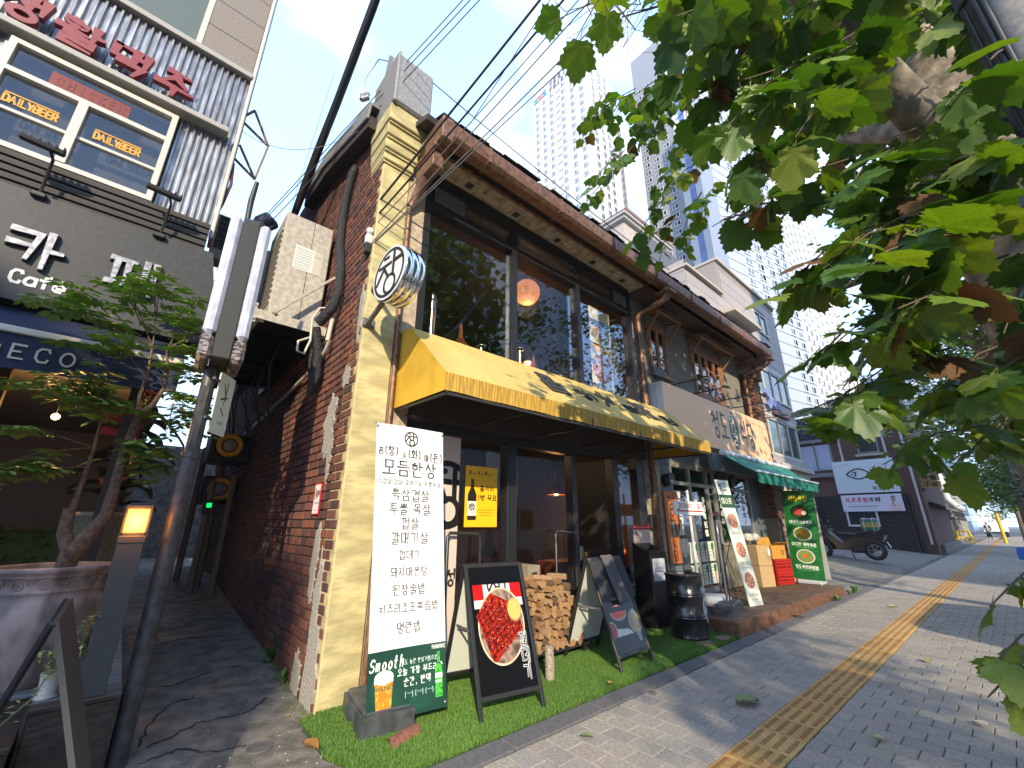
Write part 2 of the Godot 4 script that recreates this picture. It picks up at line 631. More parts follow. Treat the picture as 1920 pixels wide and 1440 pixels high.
func ground():
	var fine := grain("fine", 0.03, 6, 0.87, 1.0)
	var rough := grain("rough", 0.012, 6, 0.76, 1.0)
	var pits := grain("pits", 0.08, 4, 0.0, 1.0, 512, FastNoiseLite.TYPE_SIMPLEX, 0.2, 0.8)
	grain("streak", 0.02, 5, 0.72, 1.0)
	mat("warm_bulb", Color.WHITE, 0.5, {"glow": Color(1.0, 0.78, 0.5), "power": 6.0})
	var earth := mat("earth", lin(0.16, 0.15, 0.135), 0.95, {"tex": rough, "size": 3.0})
	var s := sh()
	s.span(v3(-400, -0.6, -700), v3(700, -0.115, 700))
	structure("ground", s, earth)
	s = sh()
	s.span(v3(-60, -0.1149, 1.62), v3(300, -0.09, 12.0))
	structure("road", s, mat("asphalt", lin(0.06, 0.06, 0.062), 0.92, {"tex": fine, "size": 1.5, "bump": pits, "depth": 0.1}))
	s = sh()
	for k in 60:
		s.span(v3(-12 + k * 1.0, -0.11, 1.42), v3(-12 + k * 1.0 + 0.99, 0.02, 1.61), 0.012)
	structure("kerb", s, mat("granite_kerb", lin(0.3, 0.3, 0.29), 0.85, {"tex": fine, "size": 0.6}))
	s = sh()
	s.span(v3(-60, -0.114, -60), v3(300, -0.014, 1.418))
	structure("pavement_bed", s, mat("joint_sand", lin(0.085, 0.08, 0.075), 1.0, {"tex": fine, "size": 0.5}))
	var lumps := FastNoiseLite.new()
	lumps.seed = 9
	lumps.frequency = 0.9
	lumps.fractal_octaves = 4
	s = sh()
	s.sheet(func(u, v):
		var x: float = lerpf(0.0 - 0.9 * smoothstep(0.0, 0.3, v) , 1.56, u)
		var z: float = lerpf(-2.9, -19.0, v)
		if v < 0.12:
			x = lerpf(-1.2, 1.56, u)
		return v3(x, alley_height(z) + 0.004 + 0.016 * lumps.get_noise_2d(x * 2.2, z * 2.2) * smoothstep(-2.9, -3.5, z), z), 24, 110, Vector3.UP)
	structure("alley_path", s, mat("old_concrete", lin(0.19, 0.17, 0.145), 0.95, {"tex": rough, "size": 1.6, "bump": grain("crust", 0.02, 6, 0.0, 1.0), "depth": 0.5}))
	var cr := mat("crack_dirt", lin(0.035, 0.03, 0.026), 1.0)
	s = sh()
	for c in [[v3(0.45, 0, -4.35), v3(0.75, 0, -4.55), v3(1.1, 0, -4.5), v3(1.32, 0, -4.75)], [v3(0.42, 0, -4.4), v3(0.5, 0, -4.8), v3(0.62, 0, -5.0), v3(0.8, 0, -5.02)], [v3(0.42, 0, -5.45), v3(0.7, 0, -5.4), v3(1.0, 0, -5.62), v3(1.25, 0, -5.55)], [v3(0.5, 0, -6.6), v3(0.8, 0, -6.75), v3(1.3, 0, -6.6)], [v3(0.4, 0, -4.15), v3(0.62, 0, -4.2), v3(0.82, 0, -4.0), v3(1.0, 0, -3.95)]]:
		var pts := []
		for k in c.size() - 1:
			for q in 7:
				var p: Vector3 = c[k].lerp(c[k + 1], q / 7.0)
				p += v3(rng.randf_range(-0.02, 0.02), 0, rng.randf_range(-0.02, 0.02))
				p.y = alley_height(p.z) + 0.002 + 0.016 * lumps.get_noise_2d(p.x * 2.2, p.z * 2.2)
				pts.append(p)
		s.tube(pts, [0.009], 5)
	obj("crack", s, cr, get_node("alley_path")).set_meta("kind", "stuff")
	var bit := sh()
	bit.face([v3(-1, 0, -0.4), v3(0.2, 0.3, -0.6), v3(1, 0, 0.2), v3(-0.3, 0.1, 0.6)], Vector3.UP)
	var w := []
	var cols := []
	for k in 900:
		var z := -3.0 - 5.5 * pow(rng.randf(), 1.3)
		var p := v3(rng.randf_range(0.3, 1.48), 0, z)
		p.y = alley_height(z) + 0.013 + 0.016 * lumps.get_noise_2d(p.x * 2.2, z * 2.2)
		w.append(Transform3D(turned(rng.randf_range(-0.3, 0.3), rng.randf() * TAU, rng.randf_range(-0.3, 0.3)).scaled(Vector3.ONE * rng.randf_range(0.003, 0.011)), p))
		cols.append([Color(0.5, 0.47, 0.42), Color(0.2, 0.14, 0.08), Color(0.14, 0.12, 0.11), Color(0.34, 0.27, 0.14)][rng.randi() % 4])
	copies("grit", bit.mesh(), mat("grit_tint", Color.WHITE, 0.9, {"tinted": true}), w, cols)
	moss(lumps)
	pavers(fine, pits)
	tactile()
	s = sh()
	var at := 0.4
	while at < 60.0:
		if at < 24.5 or at > 33.0:
			s.span(v3(at, -0.05, -2.86), v3(at + 0.99, 0.012, -2.668), 0.008)
		at += 1.0
	structure("kerb_strip", s, mat("edge_stone", lin(0.125, 0.12, 0.12), 0.9, {"tex": fine, "size": 0.7, "bump": pits, "depth": 0.08}))
	s = sh()
	s.sheet(func(u, v): return v3(lerpf(12.44, 33.0, u), 0.3 * smoothstep(0.0, 0.13, v) - 0.004, -2.86 - v * 26.0), 4, 40, Vector3.UP)
	s.span(v3(33.0, -0.05, -4.6), v3(120.0, 0.006, -2.86))
	structure("forecourt", s, mat("worn_concrete", lin(0.2, 0.185, 0.16), 0.95, {"tex": rough, "size": 2.2, "bump": pits, "depth": 0.15}))
	turf()

func moss(lumps: FastNoiseLite):
	var tuft := sh()
	for k in 5:
		var a := TAU * k / 5.0
		var o := v3(cos(a), 0, sin(a))
		tuft.flat()
		tuft.face([o * 0.1, o * 0.6 + v3(0.12, 0.5, 0), o * 1.0 + v3(0, 0.75, 0)], v3(0, 0, 1))
	var w := []
	var cols := []
	for k in 5200:
		var x := rng.randf_range(0.35, 1.55)
		var z := -2.95 - rng.randf() * 2.4
		var near := smoothstep(0.95, 0.1, v2(x - 1.05, (z + 3.45) * 0.75).length() ) * 0.85 + smoothstep(0.25, 0.0, absf(x - 1.49)) * 0.75 * float(z < -3.9)
		if lumps.get_noise_2d(x * 4.0, z * 4.0) * 0.9 + near < 0.42 + rng.randf() * 0.5:
			continue
		var big := 1.0 if x < 1.36 or z > -4.0 else rng.randf_range(1.2, 3.6)
		w.append(Transform3D(turned(0, rng.randf() * TAU, 0).scaled(v3(1, 1, 1) * rng.randf_range(0.006, 0.014) * big), v3(x, alley_height(z) + 0.006 + 0.016 * lumps.get_noise_2d(x * 2.2, z * 2.2), z)))
		cols.append(Color(0.17, 0.2, 0.06).lerp(Color(0.09, 0.14, 0.03), rng.randf()))
	copies("moss", tuft.mesh(), mat("moss_tint", Color.WHITE, 1.0, {"tinted": true, "two": true}), w, cols)

func pavers(fine: Texture2D, pits: Texture2D):
	var bed := get_node("pavement_bed")
	var one := sh()
	one.box(v3(0, 0, 0), v3(0.182, 0.06, 0.215), 0.005)
	var m := one.mesh()
	var tones := []
	for k in 6:
		var c: Color = [Color(0.33, 0.295, 0.25), Color(0.3, 0.27, 0.235), Color(0.34, 0.3, 0.245), Color(0.285, 0.26, 0.225), Color(0.32, 0.295, 0.255), Color(0.335, 0.285, 0.24)][k]
		tones.append(mat("paver_%d" % k, lin(c.r, c.g, c.b), 0.92, {"tex": fine, "size": 0.55, "bump": pits, "depth": 0.05}))
	var all := []
	for row in range(-20, 480):
		for band in [[-2.66, -1.7], [-1.362, 1.41]]:
			var z: float = band[0] - (0.11 if row % 2 else 0.0)
			while z < band[1]:
				var a := maxf(z, band[0])
				var b := minf(z + 0.221, band[1])
				if b - a > 0.03:
					all.append([v3(0.5 + row * 0.188, -0.03 + rng.randf_range(-0.002, 0.002), (a + b) * 0.5), (b - a) / 0.221])
				z += 0.221
	all.sort_custom(func(a, b): return a[0].distance_to(v3(3.4, 0, -1.7)) < b[0].distance_to(v3(3.4, 0, -1.7)))
	var w := []
	var cols := []
	for k in all.size():
		var t := turned(rng.randf_range(-0.006, 0.006), rng.randf_range(-0.008, 0.008), rng.randf_range(-0.006, 0.006))
		if k < 300:
			var o := obj("paver", m, tones[rng.randi() % 6], bed, all[k][0])
			o.basis = t.scaled_local(v3(1, 1, all[k][1]))
		else:
			w.append(Transform3D(t.scaled_local(v3(1, 1, all[k][1])), all[k][0]))
			var g := rng.randf_range(0.84, 1.06)
			cols.append(Color(0.32 * g, 0.285 * g, 0.24 * g))
	copies("paver_field", m, mat("paver_tint", Color.WHITE, 0.92, {"tex": fine, "size": 0.55, "bump": pits, "depth": 0.05, "tinted": true}), w, cols, bed)

func tactile():
	var s := sh()
	s.tint(Color.WHITE)
	s.box(v3(0, -0.022, 0), v3(0.305, 0.05, 0.328), 0.004)
	s.tint(Color(0.58, 0.5, 0.42))
	for k in 4:
		s.box(v3(0, 0.005, -0.12 + k * 0.08), v3(0.25, 0.01, 0.032), 0.0045)
	var m := s.mesh()
	var root := tag(obj("tactile_path", fill_strip(), mat("joint_dark", lin(0.06, 0.05, 0.04), 1.0)), "", "", "", "structure")
	var tones := []
	for k in 4:
		var c: Color = [Color(0.52, 0.31, 0.1), Color(0.47, 0.275, 0.085), Color(0.55, 0.34, 0.12), Color(0.5, 0.29, 0.09)][k]
		tones.append(mat("tactile_%d" % k, lin(c.r, c.g, c.b), 0.85, {"tex": noises["fine"], "size": 0.7, "tinted": true}))
	for k in 230:
		var o := obj("tactile_tile", m, tones[rng.randi() % 4], root, v3(0.8 + k * 0.31, rng.randf_range(-0.001, 0.002), -1.532))
		o.rotation.y = rng.randf_range(-0.006, 0.006)

func fill_strip() -> Shape:
	var s := sh()
	s.span(v3(-3, -0.03, -1.7), v3(80, -0.008, -1.364))
	return s

func turf():
	var s := sh()
	s.prism(pv([v2(1.5, 4.45), v2(6.95, 4.45), v2(6.95, 2.865), v2(1.52, 2.865), v2(1.34, 3.4), v2(1.36, 3.95), v2(1.5, 4.14)]), Transform3D(Basis(v3(1, 0, 0), v3(0, 0, -1), v3(0, 1, 0)), v3(0, 0.012, 0)), 0.05)
	structure("turf_base", s, mat("turf_back", lin(0.03, 0.07, 0.015), 1.0))
	var blade := sh()
	blade.flat()
	for k in 3:
		var a := TAU * k / 3.0 + 0.4
		var d := v3(cos(a), 0, sin(a))
		var e := v3(-sin(a), 0, cos(a)) * 0.0022
		blade.face([d * 0.002 - e, d * 0.002 + e, d * 0.007 + v3(0, 0.017, 0) + e * 0.8, d * 0.007 + v3(0, 0.017, 0) - e * 0.8], d)
		blade.face([d * 0.007 + v3(0, 0.017, 0) - e * 0.8, d * 0.007 + v3(0, 0.017, 0) + e * 0.8, d * 0.016 + v3(0, 0.028, 0)], d)
	var w := []
	var cols := []
	for k in 90000:
		var near := k < 60000
		var x := rng.randf_range(1.34, 4.6) if near else rng.randf_range(4.6, 6.94)
		var z := rng.randf_range(-4.4, -2.865)
		if x < 1.52 and z < -3.45 and (z < -4.1 or x < 1.38):
			continue
		if x < 1.5 and z > -3.4 and (x - 1.34) * 3.0 < z + 3.4:
			continue
		if x > 1.5 and z < -4.3:
			continue
		var t := turned(rng.randf_range(-0.25, 0.25), rng.randf() * TAU, rng.randf_range(-0.25, 0.25)).scaled(Vector3.ONE * rng.randf_range(0.8, 1.35))
		w.append(Transform3D(t, v3(x, 0.011, z)))
		cols.append(Color(0.075, 0.19, 0.022).lerp(Color(0.14, 0.25, 0.04), rng.randf()) * rng.randf_range(0.75, 1.15))
	copies("artificial_turf", blade.mesh(), mat("turf_tint", Color.WHITE, 0.75, {"tinted": true, "two": true, "back": Color(0.25, 0.3, 0.1)}), w, cols)

# ---- the brick corner house with two shops ----
func brick_house():
	var fine: Texture2D = noises["fine"]
	var rough: Texture2D = noises["rough"]
	var crust := grain("crust", 0.02, 6, 0.0, 1.0)
	var h := thing("brick_shop_house", "two-storey old brick house with a pale yellow corner pier and a wide upper window", "building", v3(1.51, 0, -4.14))
	var off := -h.position
	var mortar := mat("mortar", lin(0.2, 0.17, 0.14), 0.95, {"tex": rough, "size": 0.8})
	var s := sh()
	var gable := pv([v2(4.16, -0.2), v2(4.16, 6.4), v2(4.6, 6.85), v2(7.2, 7.8), v2(8.8, 7.95), v2(9.0, 7.3), v2(13.0, 6.9), v2(13.0, -0.2)])
	s.prism(gable, Transform3D(Basis(v3(0, 0, -1), v3(0, 1, 0), v3(1, 0, 0)), v3(1.75, 0, 0)), 0.232)
	obj("wall", s, mortar, h, off)
	side_bricks(h, off)
	var pl := mat("old_plaster", lin(0.42, 0.39, 0.34), 0.95, {"tex": fine, "size": 0.4, "bump": crust, "depth": 0.4})
	var nz := FastNoiseLite.new()
	nz.seed = 21
	nz.frequency = 3.0
	for e in [[0.15, -4.35, 0.2, 0.62], [0.75, -4.42, 0.1, 0.55], [1.15, -4.62, 0.1, 0.42], [2.55, -4.75, 0.2, 0.42], [3.0, -4.42, 0.13, 0.16], [2.2, -4.62, 0.07, 0.3], [3.75, -4.24, 0.06, 0.4], [0.1, -4.7, 0.16, 0.3]]:
		s = sh()
		var ring := PackedVector2Array()
		for k in 26:
			var a := TAU * k / 26.0
			var r := 0.62 + 0.75 * absf(nz.get_noise_2d(cos(a) * 1.3 + e[0] * 7.0, sin(a) * 1.3 + e[1]))+ rng.randf_range(-0.12, 0.12)
			ring.append(v2(-e[1] + cos(a) * e[2] * r, e[0] + sin(a) * e[3] * r))
		s.prism(ring, Transform3D(Basis(v3(0, 0, -1), v3(0, 1, 0), v3(1, 0, 0)), v3(1.513, 0, 0)), 0.0225 + 0.0007 * float(h.get_child_count() % 7))
		obj("plaster_patch", s, pl, h, off)
	var paint := mat("yellow_paint", lin(0.57, 0.49, 0.245), 0.85, {"tex": grain("paintgrain", 0.008, 6, 0.84, 1.0), "size": 1.7, "bump": crust, "depth": 0.35, "stretch": v3(0.7, 1.8, 0.7)})
	s = sh()
	s.span(v3(1.507, -0.1, -4.5), v3(1.87, 5.82, -4.14), 0.012)
	obj("pier", s, paint, h, off)
	for k in 4:
		s = sh()
		var y0: float = [5.8, 5.93, 6.09, 6.27][k]
		var y1: float = [5.931, 6.091, 6.271, 6.52][k]
		var p: float = 0.05 + 0.055 * k
		s.span(v3(1.5 - p * 0.33, y0, -4.5), v3(1.875 + p * 0.3, y1, -4.14 + p), 0.01)
		s.span(v3(1.503 - p * 0.25, y0 - 0.03, -4.5), v3(1.872 + p * 0.22, y0 + 0.01, -4.14 + p - 0.03))
		obj("corbel", s, paint, h, off)
	var lead := mat("lead_sheet", lin(0.33, 0.32, 0.31), 0.55, {"metal": 0.3, "tex": fine, "size": 0.9})
	s = sh()
	s.span(v3(1.44, 6.52, -4.6), v3(1.96, 7.36, -3.875), 0.03)
	s.span(v3(1.43, 6.515, -4.6), v3(1.47, 7.38, -3.865), 0.01)
	s.prism(pv([v2(0, 0), v2(0.06, 0.0), v2(0.14, -0.12), v2(0.0, -0.16)]), Transform3D(Basis.IDENTITY, v3(1.93, 6.62, -3.88)), 0.3)
	obj("pier_cap", s, lead, h, off)
	s = sh()
	s.bar(v3(1.3, 6.62, -4.3), v3(1.3, 7.3, -6.2), v2(0.03, 0.22), 0.005)
	s.bar(v3(1.42, 6.74, -4.3), v3(1.42, 7.42, -6.2), v2(0.27, 0.02))
	s.bar(v3(1.3, 7.3, -6.19), v3(1.3, 7.44, -7.5), v2(0.03, 0.22), 0.005)
	s.bar(v3(1.42, 7.42, -6.19), v3(1.42, 7.56, -7.5), v2(0.27, 0.02))
	obj("verge", s, lead, h, off)
	s = sh()
	s.prism(pv([v2(4.35, 6.4), v2(4.35, 6.6), v2(6.2, 7.26), v2(7.45, 7.4), v2(7.45, 7.16), v2(6.2, 7.0)]), Transform3D(Basis(v3(0, 0, -1), v3(0, 1, 0), v3(1, 0, 0)), v3(1.52, 0, 0)), 0.2)
	for k in 0:
		var z := -4.95 - k * 0.19
		var y := 7.2 + (minf(-z, 7.2) - 4.8) * 0.36
		s.span(v3(1.36, y, z - 0.06), v3(1.43, y + 0.16, z + 0.06))
	obj("verge_band", s, mat("sooty_brick", lin(0.05, 0.04, 0.035), 0.95, {"tex": rough, "size": 0.5}), h, off)
	s = sh()
	s.span(v3(1.36, 5.0, -8.5), v3(1.52, 7.2, -8.1))
	obj("back_pier", s, mat("brick_dark", lin(0.09, 0.05, 0.04), 0.95, {"tex": rough, "size": 0.6}), h, off)
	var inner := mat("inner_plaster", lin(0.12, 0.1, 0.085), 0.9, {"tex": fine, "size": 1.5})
	s = sh()
	s.span(v3(1.75, 0, -12.9), v3(13.1, 6.9, -12.6))
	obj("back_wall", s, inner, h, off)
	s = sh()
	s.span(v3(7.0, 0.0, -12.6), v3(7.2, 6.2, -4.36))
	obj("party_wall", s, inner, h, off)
	s = sh()
	s.span(v3(12.95, -0.2, -12.6), v3(13.12, 7.2, -4.3))
	obj("east_wall", s, mat("brick_side_plain", lin(0.13, 0.065, 0.05), 0.95, {"tex": rough, "size": 0.6}), h, off)
	s = sh()
	s.span(v3(1.75, 3.06, -12.6), v3(12.95, 3.26, -4.36))
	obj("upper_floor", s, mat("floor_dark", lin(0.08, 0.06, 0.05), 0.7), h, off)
	s = sh()
	s.span(v3(1.75, -0.1, -12.6), v3(12.95, 0.02, -4.2))
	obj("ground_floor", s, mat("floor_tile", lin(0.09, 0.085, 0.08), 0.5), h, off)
	s = sh()
	s.span(v3(1.75, 6.13, -12.6), v3(12.95, 6.2, -4.3))
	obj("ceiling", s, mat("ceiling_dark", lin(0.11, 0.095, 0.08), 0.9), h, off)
	s = sh()
	s.bar(v3(7.35, 6.28, -3.62), v3(7.35, 8.15, -8.0), v2(11.15, 0.07))
	s.bar(v3(7.35, 8.15, -7.98), v3(7.35, 6.5, -12.9), v2(11.15, 0.07))
	obj("roof", s, mat("roof_dark", lin(0.06, 0.058, 0.06), 0.8, {"tex": rough, "size": 0.7}), h, off)
	var tile := sh()
	tile.box(v3(0, 0, 0), v3(0.235, 0.022, 0.36), 0.006)
	var tm := tile.mesh()
	for k in 46:
		for r in 2:
			var o := obj("roof_tile", tm, mats["roof_dark"], h, off + v3(2.02 + k * 0.238 + r * 0.11, 6.345 + r * 0.085, -3.6 - r * 0.25) + v3(0, rng.randf_range(-0.012, 0.014), rng.randf_range(-0.03, 0.03)))
			o.rotation = v3(0.4 + rng.randf_range(-0.05, 0.03), rng.randf_range(-0.05, 0.05), rng.randf_range(-0.04, 0.04))
	eaves(h, off)
	upper_windows(h, off)
	east_upper(h, off)

func side_bricks(h: Node3D, off: Vector3):
	var pits: Texture2D = noises["pits"]
	var shapes3 := []
	for k in 3:
		var l: float = [0.205, 0.098, 0.15][k]
		var s := sh()
		s.box(Vector3.ZERO, v3(0.036, 0.077, l), 0.006)
		shapes3.append([s.mesh(), l])
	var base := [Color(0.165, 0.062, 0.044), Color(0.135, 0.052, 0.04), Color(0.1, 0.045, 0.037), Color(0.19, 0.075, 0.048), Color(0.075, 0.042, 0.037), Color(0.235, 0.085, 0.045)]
	var tones := []
	for k in 6:
		tones.append(mat("brick_%d" % k, lin(base[k].r, base[k].g, base[k].b), 0.9, {"tex": noises["fine"], "size": 0.35, "bump": pits, "depth": 0.1}))
	var all := []
	for row in 92:
		var y := row * 0.0905 + 0.04
		var z := -4.165 - (0.05 if row % 2 else 0.0) - rng.randf() * 0.04
		while z > -12.9:
			var k: int = [0, 1, 0, 0, 1, 2][rng.randi() % 6]
			var l: float = shapes3[k][1]
			var zc := z - l * 0.5
			var top := 6.35 + clampf((-zc - 4.16) / 0.44, 0, 1) * 0.45 if -zc < 4.6 else (6.8 + (minf(-zc, 7.2) - 4.6) * 0.365 if -zc < 8.8 else 7.3 - (-zc - 9.0) * 0.12)
			if y < top - 0.04 and y > alley_height(zc) - 0.05 and zc < -4.2:
				all.append([v3(1.5155 + rng.randf_range(-0.003, 0.003), y + rng.randf_range(-0.002, 0.002), zc), k])
			z -= l + 0.0125
	var eye := v3(0, 1.5, 0)
	all.sort_custom(func(a, b): return a[0].distance_squared_to(eye) < b[0].distance_squared_to(eye))
	var w := [[], [], []]
	var cols := [[], [], []]
	for n in all.size():
		var t := turned(rng.randf_range(-0.006, 0.006), rng.randf_range(-0.012, 0.012), 0)
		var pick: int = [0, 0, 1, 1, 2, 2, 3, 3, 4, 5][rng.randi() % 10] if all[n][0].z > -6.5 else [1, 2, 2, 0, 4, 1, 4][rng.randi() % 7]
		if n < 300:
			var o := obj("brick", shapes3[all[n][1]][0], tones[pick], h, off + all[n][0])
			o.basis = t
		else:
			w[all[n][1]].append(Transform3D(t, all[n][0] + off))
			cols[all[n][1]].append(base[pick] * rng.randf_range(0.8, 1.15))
	var tint := mat("brick_tint", Color.WHITE, 0.9, {"tex": noises["fine"], "size": 0.35, "bump": pits, "depth": 0.1, "tinted": true})
	for k in 3:
		copies("brick_field", shapes3[k][0], tint, w[k], cols[k], h)

func eaves(h: Node3D, off: Vector3):
	var copper := mat("copper", lin(0.27, 0.14, 0.085), 0.5, {"metal": 0.4, "tex": noises["rough"], "size": 0.7})
	var s := sh()
	var prof := [v2(-0.14, 0.2), v2(-0.14, 0.05), v2(-0.09, 0.0), v2(0.02, 0.0), v2(0.07, 0.04), v2(0.08, 0.13), v2(0.065, 0.14), v2(0.085, 0.2), v2(0.1, 0.205), v2(0.1, 0.19), v2(0.095, 0.13), v2(0.08, 0.03), v2(0.03, -0.012), v2(-0.095, -0.012), v2(-0.155, 0.045), v2(-0.155, 0.2)]
	var ring := PackedVector2Array()
	for p in prof:
		ring.append(p)
	s.prism(ring, Transform3D(Basis(v3(0, 0, 1), v3(0, 1, 0), v3(-1, 0, 0)), v3(1.93, 5.99, -3.52)), 10.95)
	obj("gutter", s, copper, h, off)
	for k in 8:
		s = sh()
		s.span(v3(2.6 + k * 1.38, 5.97, -3.66), v3(2.64 + k * 1.38, 6.205, -3.41))
		obj("gutter_clip", s, copper, h, off)
	s = sh()
	s.span(v3(1.9, 5.9, -3.85), v3(2.06, 6.24, -3.43), 0.01)
	s.span(v3(1.9, 5.62, -4.05), v3(2.05, 5.9, -3.62), 0.01)
	s.span(v3(1.88, 5.86, -4.05), v3(2.1, 5.91, -3.56), 0.008)
	s.tube([v3(1.97, 5.65, -3.9), v3(1.95, 5.5, -4.05), v3(1.9, 5.3, -4.12)], [0.09, 0.06, 0.045], 8)
	obj("rain_hopper", s, copper, h, off)
	s = sh()
	s.tube([v3(1.9, 5.32, -4.13), v3(1.9, 0.05, -4.13)], [0.028], 8)
	obj("corner_downpipe", s, copper, h, off)
	var black := mat("black_fascia", lin(0.016, 0.016, 0.018), 0.6)
	s = sh()
	s.span(v3(2.06, 6.2, -3.8), v3(12.85, 6.26, -3.5))
	s.span(v3(2.06, 6.14, -3.8), v3(7.04, 6.2, -3.74))
	obj("eaves_board", s, black, h, off)
	s = sh()
	s.span(v3(1.88, 6.1, -4.3), v3(6.98, 6.137, -3.86))
	obj("soffit", s, mat("soffit_paint", lin(0.5, 0.41, 0.29), 0.85, {"tex": noises["rough"], "size": 1.4}), h, off)
	s = sh()
	s.span(v3(1.88, 6.085, -3.86), v3(6.98, 6.14, -3.81))
	obj("soffit_trim", s, copper, h, off)
	s = sh()
	for e in [[2.98, -4.0, 0.02, 0.05], [3.1, -4.14, 0.14, 0.014], [4.68, -4.06, 0.07, 0.014], [5.3, -3.94, 0.018, 0.05], [6.08, -4.0, 0.05, 0.018], [6.72, -4.0, 0.02, 0.05]]:
		var r := PackedVector2Array()
		for k in 11:
			var a := TAU * k / 11.0
			var q := rng.randf_range(0.6, 1.25)
			r.append(v2(e[0] + cos(a) * e[2] * q, -e[1] + sin(a) * e[3] * q))
		s.prism(r, Transform3D(Basis(v3(1, 0, 0), v3(0, 0, -1), v3(0, -1, 0)), v3(0, 6.097, 0)), 0.004)
	obj("paint_flake", s, mat("bare_wood", lin(0.2, 0.11, 0.06), 0.9), h, off)
	var rim := mat("lamp_rim", lin(0.42, 0.36, 0.28), 0.6)
	for x in [2.72, 3.62, 4.56, 5.52, 6.45]:
		s = sh()
		for e in [[-0.1, 0.1, -0.1, -0.075], [-0.1, 0.1, 0.075, 0.1], [-0.1, -0.075, -0.075, 0.075], [0.075, 0.1, -0.075, 0.075]]:
			s.span(v3(x + e[0], 6.088, -4.03 + e[2]), v3(x + e[1], 6.1, -4.03 + e[3]))
		for e in [[-0.07, 0.07, -0.07, -0.058], [-0.07, 0.07, 0.058, 0.07], [-0.07, -0.058, -0.058, 0.058], [0.058, 0.07, -0.058, 0.058]]:
			s.span(v3(x + e[0], 6.084, -4.03 + e[2]), v3(x + e[1], 6.1, -4.03 + e[3]))
		var f := obj("eaves_lamp", s, rim, h, off)
		s = sh()
		s.span(v3(x - 0.057, 6.092, -4.087), v3(x + 0.057, 6.1, -3.973))
		obj("lens", s, mat("lamp_lens", lin(0.07, 0.065, 0.055), 0.15), f)
	var wood := mat("soffit_wood", lin(0.17, 0.105, 0.06), 0.8, {"tex": noises["streak"], "size": 0.6, "stretch": v3(0.2, 2, 2)})
	for k in 9:
		s = sh()
		s.span(v3(7.0, 6.07 - 0.001 * (k % 2), -4.34 + k * 0.06), v3(12.85, 6.1, -4.285 + k * 0.06), 0.004)
		obj("soffit_board", s, wood, h, off)
	for x in [7.1, 12.55]:
		s = sh()
		s.tube([v3(x + 0.1, 5.99, -3.54), v3(x + 0.1, 5.8, -3.54), v3(x + 0.06, 5.72, -3.62), v3(x, 5.62, -4.05), v3(x - 0.01, 5.55, -4.14), v3(x, 5.4, -4.16), v3(x, 4.55, -4.16)], [0.1, 0.085, 0.06, 0.055, 0.055, 0.055, 0.055], 10)
		s.tube([v3(x, 4.56, -4.16), v3(x, 0.1 if x < 9.0 else 3.0, -4.16)], [0.062], 10)
		s.span(v3(x - 0.03, 5.86, -3.7), v3(x + 0.24, 5.91, -3.38), 0.008)
		obj("downpipe", s, copper, h, off)

func window_box(s: Shape, x0: float, x1: float, y0: float, y1: float, z: float, wd: float, d: float):
	s.span(v3(x0, y0, z - d), v3(x0 + wd, y1, z))
	s.span(v3(x1 - wd, y0, z - d), v3(x1, y1, z))
	s.span(v3(x0 + wd, y0, z - d), v3(x1 - wd, y0 + wd, z))
	s.span(v3(x0 + wd, y1 - wd, z - d), v3(x1 - wd, y1, z))

